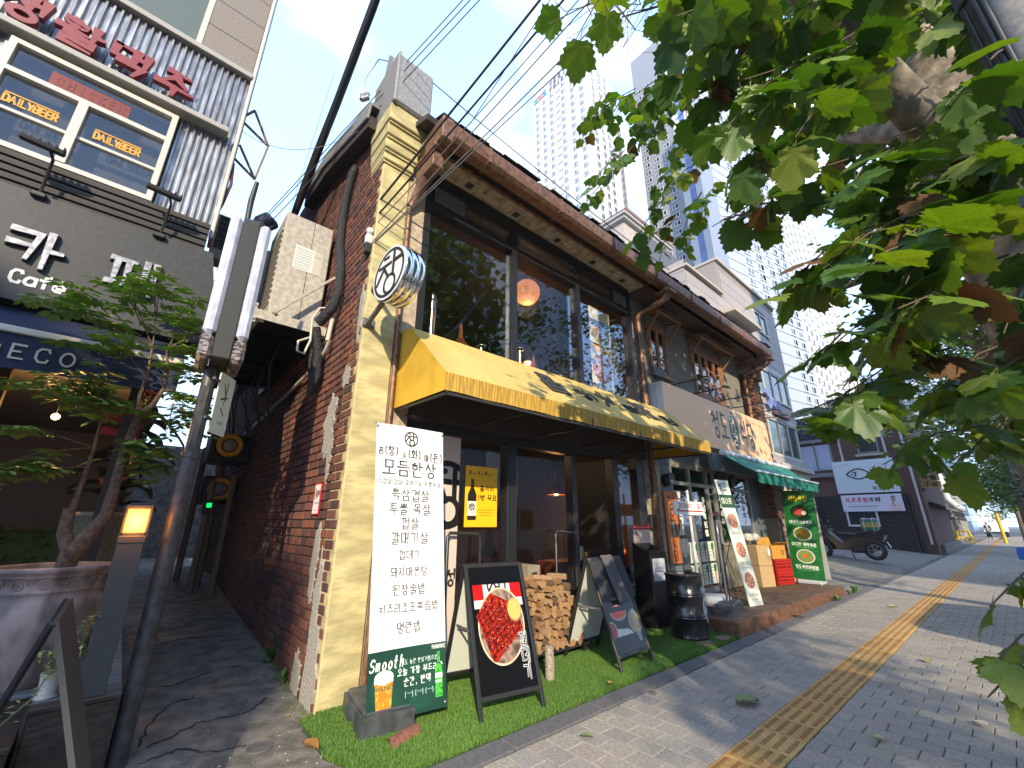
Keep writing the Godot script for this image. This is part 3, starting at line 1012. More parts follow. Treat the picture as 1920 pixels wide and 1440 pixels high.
func upper_windows(h: Node3D, off: Vector3):
	var steel := mat("black_steel", lin(0.02, 0.02, 0.022), 0.4, {"tex": noises["fine"], "size": 0.8})
	glass("window_glass", Color(0.05, 0.06, 0.065), 0.1)
	var pane := coated("coated_glass", 0.16)
	var jamb := mat("jamb_render", lin(0.5, 0.4, 0.28), 0.9, {"tex": grain("paintgrain", 0.008, 6, 0.84, 1.0), "size": 0.8, "bump": noises["crust"], "depth": 0.4})
	var s := sh()
	s.span(v3(1.872, -0.1, -4.4), v3(2.13, 6.1, -4.17), 0.005)
	obj("jamb", s, jamb, h, off)
	s = sh()
	window_box(s, 2.13, 6.86, 3.15, 6.1, -4.16, 0.09, 0.16)
	s.span(v3(2.22, 5.53, -4.32), v3(6.77, 5.62, -4.17))
	for x in [3.72, 5.22]:
		s.span(v3(x - 0.045, 3.24, -4.325), v3(x + 0.045, 6.01, -4.165))
	s.span(v3(2.22, 5.9, -4.3), v3(6.77, 6.01, -4.18))
	s.span(v3(2.22, 3.24, -4.3), v3(6.77, 3.5, -4.18))
	var f := obj("window", s, steel, h, off)
	for e in [[2.22, 3.675, 3.5, 5.53], [3.765, 5.175, 3.5, 5.53], [5.265, 6.77, 3.5, 5.53]]:
		s = sh()
		s.span(v3(e[0], e[2], -4.252), v3(e[1], e[3], -4.244))
		obj("pane", s, pane, f)
	for e in [[2.22, 3.675, 0.0], [3.765, 5.175, 0.3], [5.265, 6.77, 0.0]]:
		s = sh()
		var t := turned(-e[2], 0, 0)
		var top := v3((e[0] + e[1]) * 0.5, 5.9, -4.2)
		var wd: float = e[1] - e[0]
		for q in [[0, -0.02, wd, 0.04], [0, -0.26, wd, 0.04], [-wd * 0.5 + 0.02, -0.14, 0.04, 0.2], [wd * 0.5 - 0.02, -0.14, 0.04, 0.2]]:
			s.box(top + t * v3(q[0], q[1], 0.0), v3(q[2], q[3], 0.035), 0.003, t)
		var o := obj("transom", s, mat("steel_grey", lin(0.07, 0.068, 0.066), 0.4) if e[2] > 0.0 else steel, f)
		s = sh()
		s.box(top + t * v3(0, -0.14, 0), v3(wd - 0.08, 0.2, 0.006), 0.0, t)
		obj("pane", s, pane, o)
	for e in [[2.26, 2.75], [6.3, 6.74]]:
		for k in 5:
			s = sh()
			s.box(v3((e[0] + e[1]) * 0.5, 5.66 + k * 0.05, -4.17), v3(e[1] - e[0], 0.035, 0.03), 0.0, turned(0.5, 0, 0))
			obj("louvre", s, mats["steel_grey"], f)

func east_upper(h: Node3D, off: Vector3):
	var chip := mat("stone_chip_render", lin(0.33, 0.3, 0.25), 0.95, {"tex": grain("chips", 0.045, 3, 0.6, 1.0, 512, FastNoiseLite.TYPE_CELLULAR, 0.1, 0.8), "size": 1.0, "bump": grain("chipsbump", 0.05, 2, 0.0, 1.0, 512, FastNoiseLite.TYPE_CELLULAR), "depth": 0.5})
	var s := sh()
	for e in [[6.88, 7.64, 2.6, 6.1], [8.4, 9.6, 2.6, 6.1], [11.25, 12.5, 2.6, 6.1], [7.64, 8.4, 2.6, 4.5], [7.64, 8.4, 5.68, 6.1], [9.6, 11.25, 2.6, 4.42], [9.6, 11.25, 5.68, 6.1]]:
		s.span(v3(e[0], e[2], -4.42), v3(e[1], e[3], -4.3))
	obj("east_upper_wall", s, chip, h, off)
	var wood := mat("window_wood", lin(0.4, 0.185, 0.085), 0.6, {"tex": noises["streak"], "size": 0.5, "stretch": v3(2.2, 0.25, 2.2)})
	var pane := glass("window_glass", Color.BLACK, 0.1)
	for e in [[7.64, 8.4, 4.5, 5.68, 2], [9.6, 11.25, 4.42, 5.68, 4]]:
		s = sh()
		window_box(s, e[0], e[1], e[2], e[3], -4.25, 0.07, 0.16)
		s.span(v3(e[0] - 0.05, e[2] - 0.05, -4.4), v3(e[1] + 0.05, e[2] + 0.01, -4.2), 0.006)
		var f := obj("window", s, wood, h, off)
		var n: int = e[4]
		var lw: float = (e[1] - e[0] - 0.14) / n
		for k in n:
			s = sh()
			var x0: float = e[0] + 0.07 + k * lw
			window_box(s, x0 + 0.002, x0 + lw - 0.002, e[2] + 0.072, e[3] - 0.072, -4.27, 0.05, 0.05)
			for q in [1, 2]:
				var yy: float = lerpf(e[2] + 0.09, e[3] - 0.09, q / 3.0)
				s.span(v3(x0 + 0.052, yy - 0.012, -4.31), v3(x0 + lw - 0.052, yy + 0.012, -4.275))
			obj("sash", s, wood, f)
			s = sh()
			s.span(v3(x0 + 0.04, e[2] + 0.1, -4.296), v3(x0 + lw - 0.04, e[3] - 0.1, -4.29))
			obj("pane", s, pane, f)
		s = sh()
		for x in [e[0] - 0.05, e[1] + 0.05]:
			s.bar(v3(x, 5.42, -4.27), v3(x, 5.76, -3.95), v2(0.04, 0.04))
			s.bar(v3(x, 5.2, -4.28), v3(x, 5.86, -4.28), v2(0.05, 0.05))
			s.bar(v3(x, 5.86, -4.3), v3(x, 5.77, -3.92), v2(0.04, 0.045))
		s.bar(v3(e[0] - 0.12, 5.78, -3.94), v3(e[1] + 0.12, 5.78, -3.94), v2(0.035, 0.045))
		var c := obj("canopy_frame", s, wood, h, off)
		var boards := int((e[1] - e[0] + 0.3) / 0.16)
		for k in boards:
			s = sh()
			var lift := 0.012 if k % 2 else 0.0
			s.bar(v3(e[0] - 0.1 + k * 0.16, 5.905 + lift, -4.3), v3(e[0] - 0.1 + k * 0.16, 5.815 + lift, -3.86 + rng.randf_range(-0.01, 0.01)), v2(0.165, 0.016), 0.003)
			obj("board", s, mat("canopy_wood", lin(0.22, 0.115, 0.06), 0.75, {"tex": noises["streak"], "size": 0.5, "stretch": v3(2.0, 2.0, 0.25)}), c)
	var tm := [mat("pier_brick_a", lin(0.2, 0.085, 0.05), 0.9, {"tex": noises["fine"], "size": 0.35}), mat("pier_brick_b", lin(0.14, 0.066, 0.045), 0.9, {"tex": noises["fine"], "size": 0.35}), mat("pier_brick_c", lin(0.25, 0.11, 0.06), 0.9, {"tex": noises["fine"], "size": 0.35})]
	s = sh()
	s.span(v3(12.62, 0.0, -4.5), v3(13.2, 6.6, -4.02))
	obj("east_pier", s, mat("mortar_light", lin(0.26, 0.22, 0.17), 0.95), h, off)
	var one := sh()
	one.box(Vector3.ZERO, v3(0.195, 0.088, 0.1), 0.005)
	var om := one.mesh()
	for row in 62:
		var y := 0.3 + row * 0.1
		var grow := 0.0 if y < 5.5 else (0.1 if y < 5.75 else (0.18 if y < 6.0 else 0.26))
		for k in 3:
			if row < 14 and k != 1:
				continue
			var o := obj("brick", om, tm[rng.randi() % 3], h, off + v3(12.71 + k * 0.2 - (0.06 if row % 2 else 0.0) - grow * 0.15, y, -4.05 + grow))
		if row > 13:
			for q in 2:
				var o := obj("brick", om, tm[rng.randi() % 3], h, off + v3(12.665 - grow * 0.6, y, -4.18 - q * 0.21 + (0.1 if row % 2 else 0.0) + grow * 0.6))
				o.rotation.y = PI / 2
		if grow > 0.0 and row % 3 == 0:
			s = sh()
			s.span(v3(12.6 - grow * 0.5, y - 0.05, -4.5), v3(13.22, y + 0.24, -4.06 + grow))
			obj("corbel", s, mats["mortar_light"], h, off)

# ---- the first shop: awning, shopfront and what stands inside it ----
func shop_front():
	var steel: Material = mats["black_steel"]
	var pane: Material = coated("door_glass", 0.06)
	var f := thing("shop_front", "black steel shopfront with tall glass and an open doorway under the yellow awning", "shopfront", v3(1.9, 0, -4.3))
	var off := -f.position
	var s := sh()
	s.span(v3(2.13, 2.62, -4.36), v3(6.98, 3.14, -4.2), 0.004)
	obj("lintel", s, mat("lintel_brown", lin(0.045, 0.036, 0.03), 0.6), f, off)
	s = sh()
	for e in [[2.13, 2.28], [3.64, 3.8], [4.92, 5.02], [5.94, 6.1], [6.66, 6.9]]:
		s.span(v3(e[0], 0.0, -4.37), v3(e[1], 2.62, -4.22), 0.004)
	s.span(v3(2.28, 0.0, -4.36), v3(4.92, 0.1, -4.23))
	s.span(v3(2.28, 2.5, -4.36), v3(4.92, 2.62, -4.23))
	s.span(v3(6.1, 0.0, -4.36), v3(6.66, 0.5, -4.23))
	s.span(v3(5.02, 2.55, -4.36), v3(5.94, 2.62, -4.23))
	obj("door_frame", s, steel, f, off)
	for e in [[2.28, 3.64, 0.1, 2.5], [3.8, 4.92, 0.1, 2.5], [6.1, 6.66, 0.5, 2.62]]:
		s = sh()
		s.span(v3(e[0], e[2], -4.304), v3(e[1], e[3], -4.296))
		obj("pane", s, pane, f, off)
	s = sh()
	s.bar(v3(5.96, 1.3, -4.36), v3(5.9, 1.3, -5.2), v2(0.03, 2.45))
	obj("door_leaf", s, mat("door_dark", lin(0.03, 0.028, 0.026), 0.5), f, off)
	for x in [[2.75, 3.2], [4.5, 4.9]]:
		s = sh()
		s.tube([v3(x[0], 0.35, -4.2), v3(x[0], 1.36, -4.2), v3(x[0] + 0.03, 1.4, -4.2), v3(x[1] - 0.03, 1.38, -4.2), v3(x[1], 1.34, -4.2), v3(x[1], 0.4, -4.2)], [0.018], 8)
		obj("door_handle", s, mat("handle_black", lin(0.035, 0.035, 0.035), 0.35), f, off)
	s = sh()
	s.tube([v3(1.905, 0.0, -4.16), v3(1.905, 0.02, -4.16)], [0.03], 6)
	var p := Print.new(self, 160, 640, lin(0.62, 0.52, 0.45))
	p.put(emblem(), Rect2(28, 105, 175, 185), 8.5, Color(0.03, 0.03, 0.03))
	p.text("숙성을", 92, 408, 44, 0.06, Color(0.1, 0.08, 0.08), 0.8)
	s = sh()
	s.span(v3(2.3, 0.12, -4.292), v3(2.93, 2.58, -4.284))
	s = sh()
	s.page(v3(2.3, 2.58, -4.28), v3(2.93, 2.58, -4.28), v3(2.93, 0.12, -4.28), v3(2.3, 0.12, -4.28))
	s.box(v3(2.615, 1.35, -4.286), v3(0.628, 2.458, 0.008))
	obj("printed_panel", s, mat("panel_print", Color.WHITE, 0.6, {"print": p.texture()}), f, off)
	s = sh()
	s.span(v3(6.9, 0.0, -4.42), v3(7.5, 2.62, -4.26))
	obj("jamb", s, mat("jamb_worn", lin(0.42, 0.36, 0.26), 0.9, {"tex": noises["rough"], "size": 1.2}), f, off)
	var yellow := Color(0.98, 0.75, 0.06)
	var ink := Color(0.16, 0.1, 0.05)
	p = Print.new(self, 256, 480, yellow)
	p.text("昌", 18, 38, 34, 0.045, ink)
	p.text("(창)", 52, 58, 14, 0.07, ink)
	p.text("火", 84, 38, 34, 0.045, ink)
	p.text("(화)", 118, 58, 14, 0.07, ink)
	p.text("豚", 146, 38, 34, 0.045, ink)
	p.text("(돈)", 182, 58, 14, 0.07, ink)
	p.shape(pv([v2(42, 108), v2(66, 108), v2(66, 175), v2(88, 230), v2(88, 420), v2(82, 428), v2(26, 428), v2(20, 420), v2(20, 230), v2(42, 175)]), [Color(0.05, 0.03, 0.03), Color(0.2, 0.13, 0.1)], 3, 0.02)
	p.rect(42, 106, 24, 52, Color(0.5, 0.16, 0.1))
	p.rect(20, 282, 68, 112, Color(0.93, 0.9, 0.86))
	p.put(emblem(), Rect2(31, 302, 46, 50), 2.6, Color(0.05, 0.04, 0.04))
	p.scribble(32, 368, 44, 6, Color(0.4, 0.35, 0.3))
	p.text("콜키지", 112, 158, 44, 0.065, ink, 0.92)
	p.text("1병 무료", 98, 230, 44, 0.065, ink, 0.92)
	for k in 3:
		p.scribble(100 + k * 8, 345 + k * 20, 130 - k * 16, 8, ink)
	var ws := thing("wine_poster", "yellow poster with a wine bottle stuck on the shop glass", "poster", v3(3.27, 1.46, -4.29))
	s = sh()
	s.page(v3(-0.245, 0.72, 0.006), v3(0.25, 0.72, 0.006), v3(0.25, 0.0, 0.006), v3(-0.245, 0.0, 0.006))
	s.box(v3(0.0025, 0.36, 0.002), v3(0.493, 0.718, 0.006))
	obj("sheet", s, mat("wine_print", Color.WHITE, 0.5, {"print": p.texture()}), ws)
	awning()
	interior_ground()
	interior_upper()

func awning():
	var cloth := mat("yellow_cloth", lin(0.66, 0.4, 0.03), 0.8, {"tex": grain("cloth", 0.006, 6, 0.9, 1.0), "size": 2.2, "back": Color(0.3, 0.22, 0.05)})
	var faded := mat("yellow_cloth_top", lin(0.6, 0.43, 0.13), 0.85, {"tex": noises["cloth"], "size": 1.6, "back": Color(0.2, 0.16, 0.05)})
	var front := mat("yellow_cloth_valance", lin(0.64, 0.39, 0.06), 0.85, {"tex": noises["streak"], "size": 0.7, "stretch": v3(3.0, 0.16, 3.0), "back": Color(0.25, 0.2, 0.05)})
	var a := thing("yellow_awning", "yellow fabric awning with black lettering over the shopfront", "awning", v3(1.95, 2.65, -4.2))
	var off := -a.position
	var x0 := 1.95
	var x1 := 7.3
	var wt := v3(0, 3.58, -4.19)
	var rg := v3(0, 3.56, -3.91)
	var ft := v3(0, 2.83, -3.14)
	var fb := v3(0, 2.655, -3.145)
	var wb := v3(0, 2.68, -4.19)
	var s := sh()
	s.sheet(func(u, v):
		var p: Vector3 = rg.lerp(ft, v)
		p.x = lerpf(x0, x1, u)
		var bay: float = fmod(u * 5.0, 1.0)
		return p + v3(0, -0.7, -0.7) * 0.012 * sin(bay * PI) * sin(v * PI), 50, 8, v3(0, 1, 1))
	s.sheet(func(u, v): return wt.lerp(rg, v) + v3(lerpf(x0, x1, u), 0, 0), 20, 1, Vector3.UP)
	obj("slope", s, faded, a, off)
	s = sh()
	s.sheet(func(u, v):
		var p: Vector3 = ft.lerp(fb, v)
		return v3(lerpf(x0, x1, u), p.y + 0.003 * sin(u * 60.0) * v, p.z + 0.006 * sin(u * 41.0) * v), 80, 3, v3(0, 0, 1))
	obj("valance", s, front, a, off)
	for x in [x0 + 0.001, x1 - 0.001]:
		s = sh()
		s.flat()
		var q := []
		for p in [wt, rg, ft, fb, wb]:
			q.append(p + v3(x, 0, 0))
		s.face(q, v3(-1, 0, 0))
		obj("end_panel", s, cloth, a, off)
	s = sh()
	for k in 6:
		var x := lerpf(x0 + 0.03, x1 - 0.03, k / 5.0)
		for e in [[wt, rg], [rg, ft], [ft, fb], [fb, wb]]:
			s.bar(e[0] + v3(x, -0.02, -0.015), e[1] + v3(x, -0.02, -0.015), v2(0.025, 0.025))
	for p in [rg, ft, fb]:
		s.bar(p + v3(x0 + 0.03, -0.02, -0.02), p + v3(x1 - 0.03, -0.02, -0.02), v2(0.025, 0.025))
	obj("frame", s, mat("awning_steel", lin(0.03, 0.03, 0.03), 0.5), a, off)
	var n := (ft - rg).normalized()
	var t := Transform3D(Basis(v3(1, 0, 0), -n, v3(1, 0, 0).cross(-n)), Vector3.ZERO)
	s = sh()
	for e in [["昌", 3.55, 0.62, 0.2], ["(창)", 4.22, 0.3, 0.4], ["火", 4.75, 0.6, 0.2], ["(화)", 5.35, 0.3, 0.42], ["豚", 5.8, 0.6, 0.2], ["(돈)", 6.42, 0.3, 0.42]]:
		var at: float = e[1]
		for c in e[0]:
			t.origin = rg + n * e[3] + v3(at, 0, 0) + t.basis.z * (0.006)
			s.ink(letter(c), t, e[2] * (0.9 if c not in "()" else 0.5), e[2] * 0.85, 0.034 if e[2] > 0.5 else 0.011, 0.02)
			at += e[2] * (0.85 if c not in "()" else 0.35)
	obj("lettering", s, mat("awning_ink", lin(0.035, 0.035, 0.035), 0.8), a, off)
	var l := thing("awning_floodlight", "small black floodlight under the left end of the yellow awning", "lamp", v3(2.08, 2.62, -4.12))
	s = sh()
	s.box(v3(0.08, -0.04, 0.12), v3(0.13, 0.05, 0.09), 0.008, turned(0.4, 0.5, 0))
	s.tube([v3(0, 0, 0), v3(0.03, -0.01, 0.06), v3(0.08, -0.03, 0.1)], [0.01], 6)
	obj("head", s, blk(), l)

func blk() -> Material:
	return mat("plain_black", lin(0.02, 0.02, 0.02), 0.5)

func interior_ground():
	var s := sh()
	s.span(v3(1.76, 0.02, -8.1), v3(7.0, 3.06, -8.0))
	var wall := thing("shop_partition", "plain brownish inner wall seen through the open shop door", "wall", v3(1.76, 0.02, -8.0))
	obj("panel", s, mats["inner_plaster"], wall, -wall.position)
	var pos := [[6.25, 1.55, 0.85, 1.1, 1, "dark framed poster of a person above a dish on the inner wall"], [6.3, 0.72, 0.75, 0.75, 2, "mauve poster of a figure in dark clothes below the dish poster"]]
	for e in pos:
		var p := Print.new(self, 96, 120, Color(0.13, 0.1, 0.12) if e[4] == 1 else Color(0.42, 0.3, 0.33))
		if e[4] == 1:
			p.blob(48, 28, 13, 16, [Color(0.55, 0.38, 0.3), Color(0.4, 0.26, 0.2)], 4)
			p.blob(48, 78, 42, 34, [Color(0.5, 0.25, 0.2), Color(0.62, 0.42, 0.34), Color(0.3, 0.12, 0.1)], 6, 0.05)
			p.blob(48, 84, 28, 20, [Color(0.25, 0.1, 0.08), Color(0.5, 0.2, 0.14)], 8, 0.09)
		else:
			p.blob(52, 26, 12, 14, [Color(0.06, 0.05, 0.06)], 2)
			p.shape(pv([v2(40, 38), v2(66, 40), v2(84, 110), v2(30, 112), v2(16, 92), v2(36, 70)]), [Color(0.08, 0.07, 0.09), Color(0.16, 0.13, 0.16)], 5)
		var o := thing("wall_poster", e[5], "poster", v3(e[0], e[1], -7.98))
		s = sh()
		s.page(v3(-e[2] / 2, e[3], 0.012), v3(e[2] / 2, e[3], 0.012), v3(e[2] / 2, 0, 0.012), v3(-e[2] / 2, 0, 0.012))
		s.box(v3(0, e[3] / 2, 0), v3(e[2], e[3], 0.02))
		obj("sheet", s, mat("inner_poster_%d" % e[4], Color.WHITE, 0.6, {"print": p.texture()}), o)
	var counter := thing("counter", "dark red wooden counter just inside the open door", "counter", v3(5.6, 0.02, -4.95))
	s = sh()
	s.box(v3(0, 0.9, 0), v3(0.95, 0.05, 0.5), 0.006)
	obj("top", s, mat("counter_red", lin(0.09, 0.022, 0.016), 0.4), counter)
	for x in [-0.44, 0.44]:
		s = sh()
		s.box(v3(x, 0.44, 0), v3(0.06, 0.87, 0.46), 0.004)
		obj("leg", s, mats["counter_red"], counter)
	s = sh()
	s.box(v3(0, 0.45, -0.2), v3(0.82, 0.86, 0.02))
	obj("back", s, mat("counter_ply", lin(0.4, 0.28, 0.15), 0.7), counter)
	var b := thing("spray_bottle", "white spray bottle on the red counter", "bottle", v3(5.62, 0.945, -4.82))
	s = sh()
	s.lathe(Vector3.ZERO, [v2(0, 0), v2(0.04, 0), v2(0.042, 0.14), v2(0.015, 0.2), v2(0.015, 0.24), v2(0, 0.24)], 12)
	obj("body", s, mat("white_plastic", lin(0.75, 0.75, 0.72), 0.4), b)
	s = sh()
	s.box(v3(-0.02, 0.255, 0), v3(0.1, 0.03, 0.025), 0.006)
	s.bar(v3(-0.05, 0.25, 0), v3(-0.045, 0.19, 0), v2(0.012, 0.02))
	obj("trigger", s, mats["white_plastic"], b)
	for e in [[5.78, "white leaflet stand with grey print beside the spray bottle", "leaflet", 0.09, 0.2, Color(0.8, 0.8, 0.78)], [5.48, "pale cream cup left of the spray bottle", "cup", 0.07, 0.12, Color(0.6, 0.52, 0.4)], [5.88, "yellow card box right of the leaflet stand", "box", 0.08, 0.11, Color(0.7, 0.5, 0.08)]]:
		s = sh()
		if e[2] == "cup":
			s.lathe(v3(e[0], 0.946, -4.8), [v2(0, 0), v2(0.03, 0), v2(0.037, 0.11), v2(0.033, 0.11), v2(0.027, 0.008), v2(0, 0.008)], 14)
		else:
			s.box(v3(e[0], 0.946 + e[4] * 0.5, -4.82), v3(e[3], e[4], 0.03), 0.003, turned(0, 0.3, 0))
		tag(obj(e[2] + "_item", s, mat("item_" + e[2], e[5], 0.6)), e[1], e[2])
	for k in 2:
		var d := thing("detergent_bottle", ["wide orange bottle behind the narrow side pane", "slim orange bottle with a clear pump behind the side pane"][k], "bottle", v3(6.3 + k * 0.2, 0.86, -4.5))
		s = sh()
		s.lathe(Vector3.ZERO, [v2(0, 0), v2(0.085 - k * 0.02, 0), v2(0.09 - k * 0.02, 0.2), v2(0.04, 0.28), v2(0.03, 0.28), v2(0, 0.29)], 12)
		obj("body", s, mat("orange_plastic", lin(0.75, 0.1, 0.015), 0.35), d)
		s = sh()
		s.tube([v3(0, 0.28, 0), v3(0, 0.36, 0), v3(-0.05, 0.38, 0)], [0.012], 6)
		obj("pump", s, mats["white_plastic"], d)
	var sh := thing("side_shelf", "black shelf behind the narrow side pane carrying orange bottles", "shelf", v3(6.38, 0.82, -4.5))
	s = sh()
	s.box(v3(0, 0.02, 0), v3(0.5, 0.03, 0.25))
	s.box(v3(-0.22, -0.4, 0), v3(0.03, 0.8, 0.2))
	s.box(v3(0.22, -0.4, 0), v3(0.03, 0.8, 0.2))
	obj("frame", s, blk(), sh)
	var jar := thing("rice_dispenser", "white canister with a grey lid on the inner shelf", "canister", v3(6.45, 0.95, -4.75))
	s = sh()
	s.lathe(Vector3.ZERO, [v2(0, 0), v2(0.1, 0), v2(0.11, 0.42), v2(0, 0.42)], 16)
	obj("body", s, mats["white_plastic"], jar)
	s = sh()
	s.lathe(v3(0, 0.42, 0), [v2(0.115, 0), v2(0.115, 0.04), v2(0.03, 0.06), v2(0, 0.06)], 16)
	obj("lid", s, mat("grey_plastic", lin(0.2, 0.2, 0.2), 0.5), jar)
	var i := 0
	for e in [[4.0, 0.02, 0.5, 0.3], [4.0, 0.33, 0.48, 0.3], [4.02, 0.64, 0.45, 0.34], [4.42, 0.02, 0.3, 0.34], [4.43, 0.37, 0.3, 0.3], [4.42, 0.68, 0.28, 0.27]]:
		var o := thing("carton", ["brown carton at the bottom of the stack behind the glass", "brown carton in the middle of the stack behind the glass", "brown carton with a dark hand hole on top of the stack", "pale carton at the foot of the slim stack behind the glass", "pale carton in the middle of the slim stack", "pale carton on top of the slim stack behind the glass"][i], "box", v3(e[0], e[1], -4.72), "cartons stacked behind the shop glass")
		s = sh()
		s.box(v3(0, e[3] / 2, 0), v3(e[2] * 0.8, e[3], 0.36), 0.006)
		obj("body", s, mat("carton_%d" % (i / 3), lin(0.36, 0.25, 0.15) if i < 3 else lin(0.42, 0.38, 0.32), 0.85, {"tex": noises["fine"], "size": 0.8}), o)
		s = sh()
		s.box(v3(0, e[3] * 0.62, 0.181), v3(0.09, 0.03, 0.004))
		obj("hand_hole", s, blk(), o)
		i += 1
	pendant("copper_pendant", "copper bell pendant lamp glowing inside the open door", v3(6.05, 2.02, -5.6), 0.17, lin(0.3, 0.09, 0.04), 0.25, 3.06)
	var dl := thing("ceiling_spotlight", "small round white spotlight glowing on the shop ceiling", "lamp", v3(3.55, 2.88, -6.1))
	s = sh()
	s.lathe(Vector3.ZERO, [v2(0, 0.03), v2(0.035, 0.03), v2(0.035, 0.0), v2(0, 0)], 12)
	obj("bulb_glow", s, mat("warm_bulb", Color.WHITE, 0.5, {"glow": Color(1.0, 0.85, 0.6), "power": 6.0}), dl)
	s = sh()
	s.lathe(Vector3.ZERO, [v2(0.038, -0.005), v2(0.05, -0.005), v2(0.05, 0.17), v2(0.038, 0.17)], 12)
	obj("housing", s, blk(), dl)
	lamp(v3(3.55, 2.84, -6.1), Color(1.0, 0.82, 0.6), 0.2, 0.04)

func lamp(at: Vector3, c: Color, power: float, size: float):
	var l := OmniLight3D.new()
	l.name = numbered("lamp_light", self)
	l.light_color = c
	l.light_energy = power
	l.light_size = size
	l.omni_range = 30.0
	l.omni_attenuation = 2.0
	l.shadow_enabled = true
	l.position = at
	add_child(l, true)

func pendant(called: String, label: String, at: Vector3, r: float, c: Color, power: float, top: float):
	var o := thing(called, label, "lamp", at)
	var s := sh()
	s.lathe(Vector3.ZERO, [v2(r * 0.96, 0), v2(r, 0.0), v2(r * 0.95, r * 0.45), v2(r * 0.5, r * 1.0), v2(r * 0.2, r * 1.5), v2(r * 0.13, r * 2.6), v2(0.02, r * 2.7)], 20)
	obj("shade", s, mat("shade_" + called, c, 0.35, {"metal": 0.6}), o)
	s = sh()
	s.ball(v3(0, r * 0.25, 0), Vector3.ONE * r * 0.32, 10, 6)
	obj("bulb", s, mats.get("warm_bulb", mat("warm_bulb", Color.WHITE, 0.5, {"glow": Color(1.0, 0.78, 0.5), "power": 6.0})), o)
	s = sh()
	s.tube([v3(0, r * 2.6, 0), v3(0, top - at.y, 0)], [0.006], 5)
	obj("cord", s, blk(), o)
	lamp(at + v3(0, -0.02, 0), Color(1.0, 0.72, 0.42), power, r * 0.4)

func interior_upper():
	var l := thing("paper_lantern", "round ribbed paper lantern glowing behind the middle upper pane", "lamp", v3(4.95, 5.75, -5.2))
	var s := sh()
	for k in 17:
		var a0 := PI * (k + 0.2) / 17.4
		var a1 := PI * (k + 1.0) / 17.4
		s.lathe(Vector3.ZERO, [v2(0.25 * sin(a0), 0.25 * cos(a0)), v2(0.254 * sin((a0 + a1) * 0.5), 0.254 * cos((a0 + a1) * 0.5)), v2(0.25 * sin(a1), 0.25 * cos(a1))], 24)
	obj("shade", s, mat("lantern_paper", lin(0.7, 0.55, 0.38), 0.8, {"glow": Color(1.0, 0.62, 0.36), "power": 0.22}), l)
	s = sh()
	s.tube([v3(0, 0.25, 0), v3(0, 0.4, 0)], [0.005], 5)
	obj("cord", s, blk(), l)
	lamp(v3(4.95, 5.42, -5.2), Color(1.0, 0.7, 0.45), 0.12, 0.2)
	for e in [[6.1, 4.9, -6.4, "large copper shade hanging in the upper room, nearest the right pane"], [5.5, 4.2, -5.6, "small copper shade low behind the middle upper pane"], [3.6, 4.15, -5.4, "small copper shade low behind the left upper pane"]]:
		pendant("dining_pendant", e[3], v3(e[0], e[1], e[2]), 0.2, lin(0.32, 0.12, 0.06), 0.08, 6.1)
	var steel := mat("duct_steel", lin(0.55, 0.55, 0.55), 0.25, {"metal": 0.9})
	var i := 0
	for e in [[2.75, 3.95, -4.9, 0.75], [3.55, 3.3, -4.75, 0.75], [4.3, 3.3, -4.7, 0.9], [5.15, 3.3, -4.6, 0.6], [5.4, 3.3, -4.6, 0.55]]:
		var o := thing("table_duct", ["thick steel smoke pipe with a flange behind the left upper pane", "slim steel smoke pipe low behind the left upper pane", "slim steel smoke pipe low at the left of the middle pane", "short steel smoke pipe low at the right of the middle pane", "short steel smoke pipe low behind the right upper pane"][i], "pipe", v3(e[0], e[1], e[2]), "smoke pipes over the upstairs tables")
		s = sh()
		s.tube([Vector3.ZERO, v3(0, e[3], 0)], [0.055 if i == 0 else 0.035], 14)
		s.lathe(v3(0, e[3] if i else e[3] - 0.1, 0), [v2(0.03, 0), v2(0.075, 0), v2(0.075, 0.025), v2(0.03, 0.025)], 14)
		obj("tube", s, steel, o)
		i += 1
	for e in [[5.93, 4.62, 0.62, 0.72, 0], [5.93, 3.75, 0.62, 0.84, 1]]:
		var p := Print.new(self, 128, 160, Color(0.88, 0.86, 0.78))
		if e[4] == 0:
			p.rect(0, 0, 128, 70, Color(0.9, 0.86, 0.74))
			p.rect(0, 52, 128, 34, Color(0.52, 0.62, 0.76))
			p.text("DY", 10, 56, 26, 0.07, Color(0.25, 0.35, 0.62))
			p.blob(64, 120, 56, 34, [Color(0.8, 0.72, 0.58), Color(0.55, 0.35, 0.26), Color(0.85, 0.8, 0.6), Color(0.6, 0.62, 0.4)], 3, 0.06)
		else:
			p.rect(0, 0, 128, 26, Color(0.95, 0.72, 0.2))
			p.blob(64, 84, 60, 52, [Color(0.78, 0.5, 0.4), Color(0.9, 0.75, 0.66), Color(0.5, 0.22, 0.18), Color(0.85, 0.62, 0.5)], 9, 0.05)
			p.scribble(8, 142, 60, 7, Color(0.2, 0.2, 0.2))
		var o := thing("window_poster", ["pale menu poster with a blue band on the right upper pane", "menu poster with a yellow band and meat, below the blue-banded one"][e[4]], "poster", v3(e[0], e[1], -4.275))
		s = sh()
		s.page(v3(-e[2] / 2, e[3], 0.008), v3(e[2] / 2, e[3], 0.008), v3(e[2] / 2, 0, 0.008), v3(-e[2] / 2, 0, 0.008))
		s.box(v3(0, e[3] / 2, 0.003), v3(e[2] - 0.004, e[3] - 0.004, 0.008))
		obj("sheet", s, mat("window_poster_%d" % e[4], Color.WHITE, 0.6, {"print": p.texture()}), o)

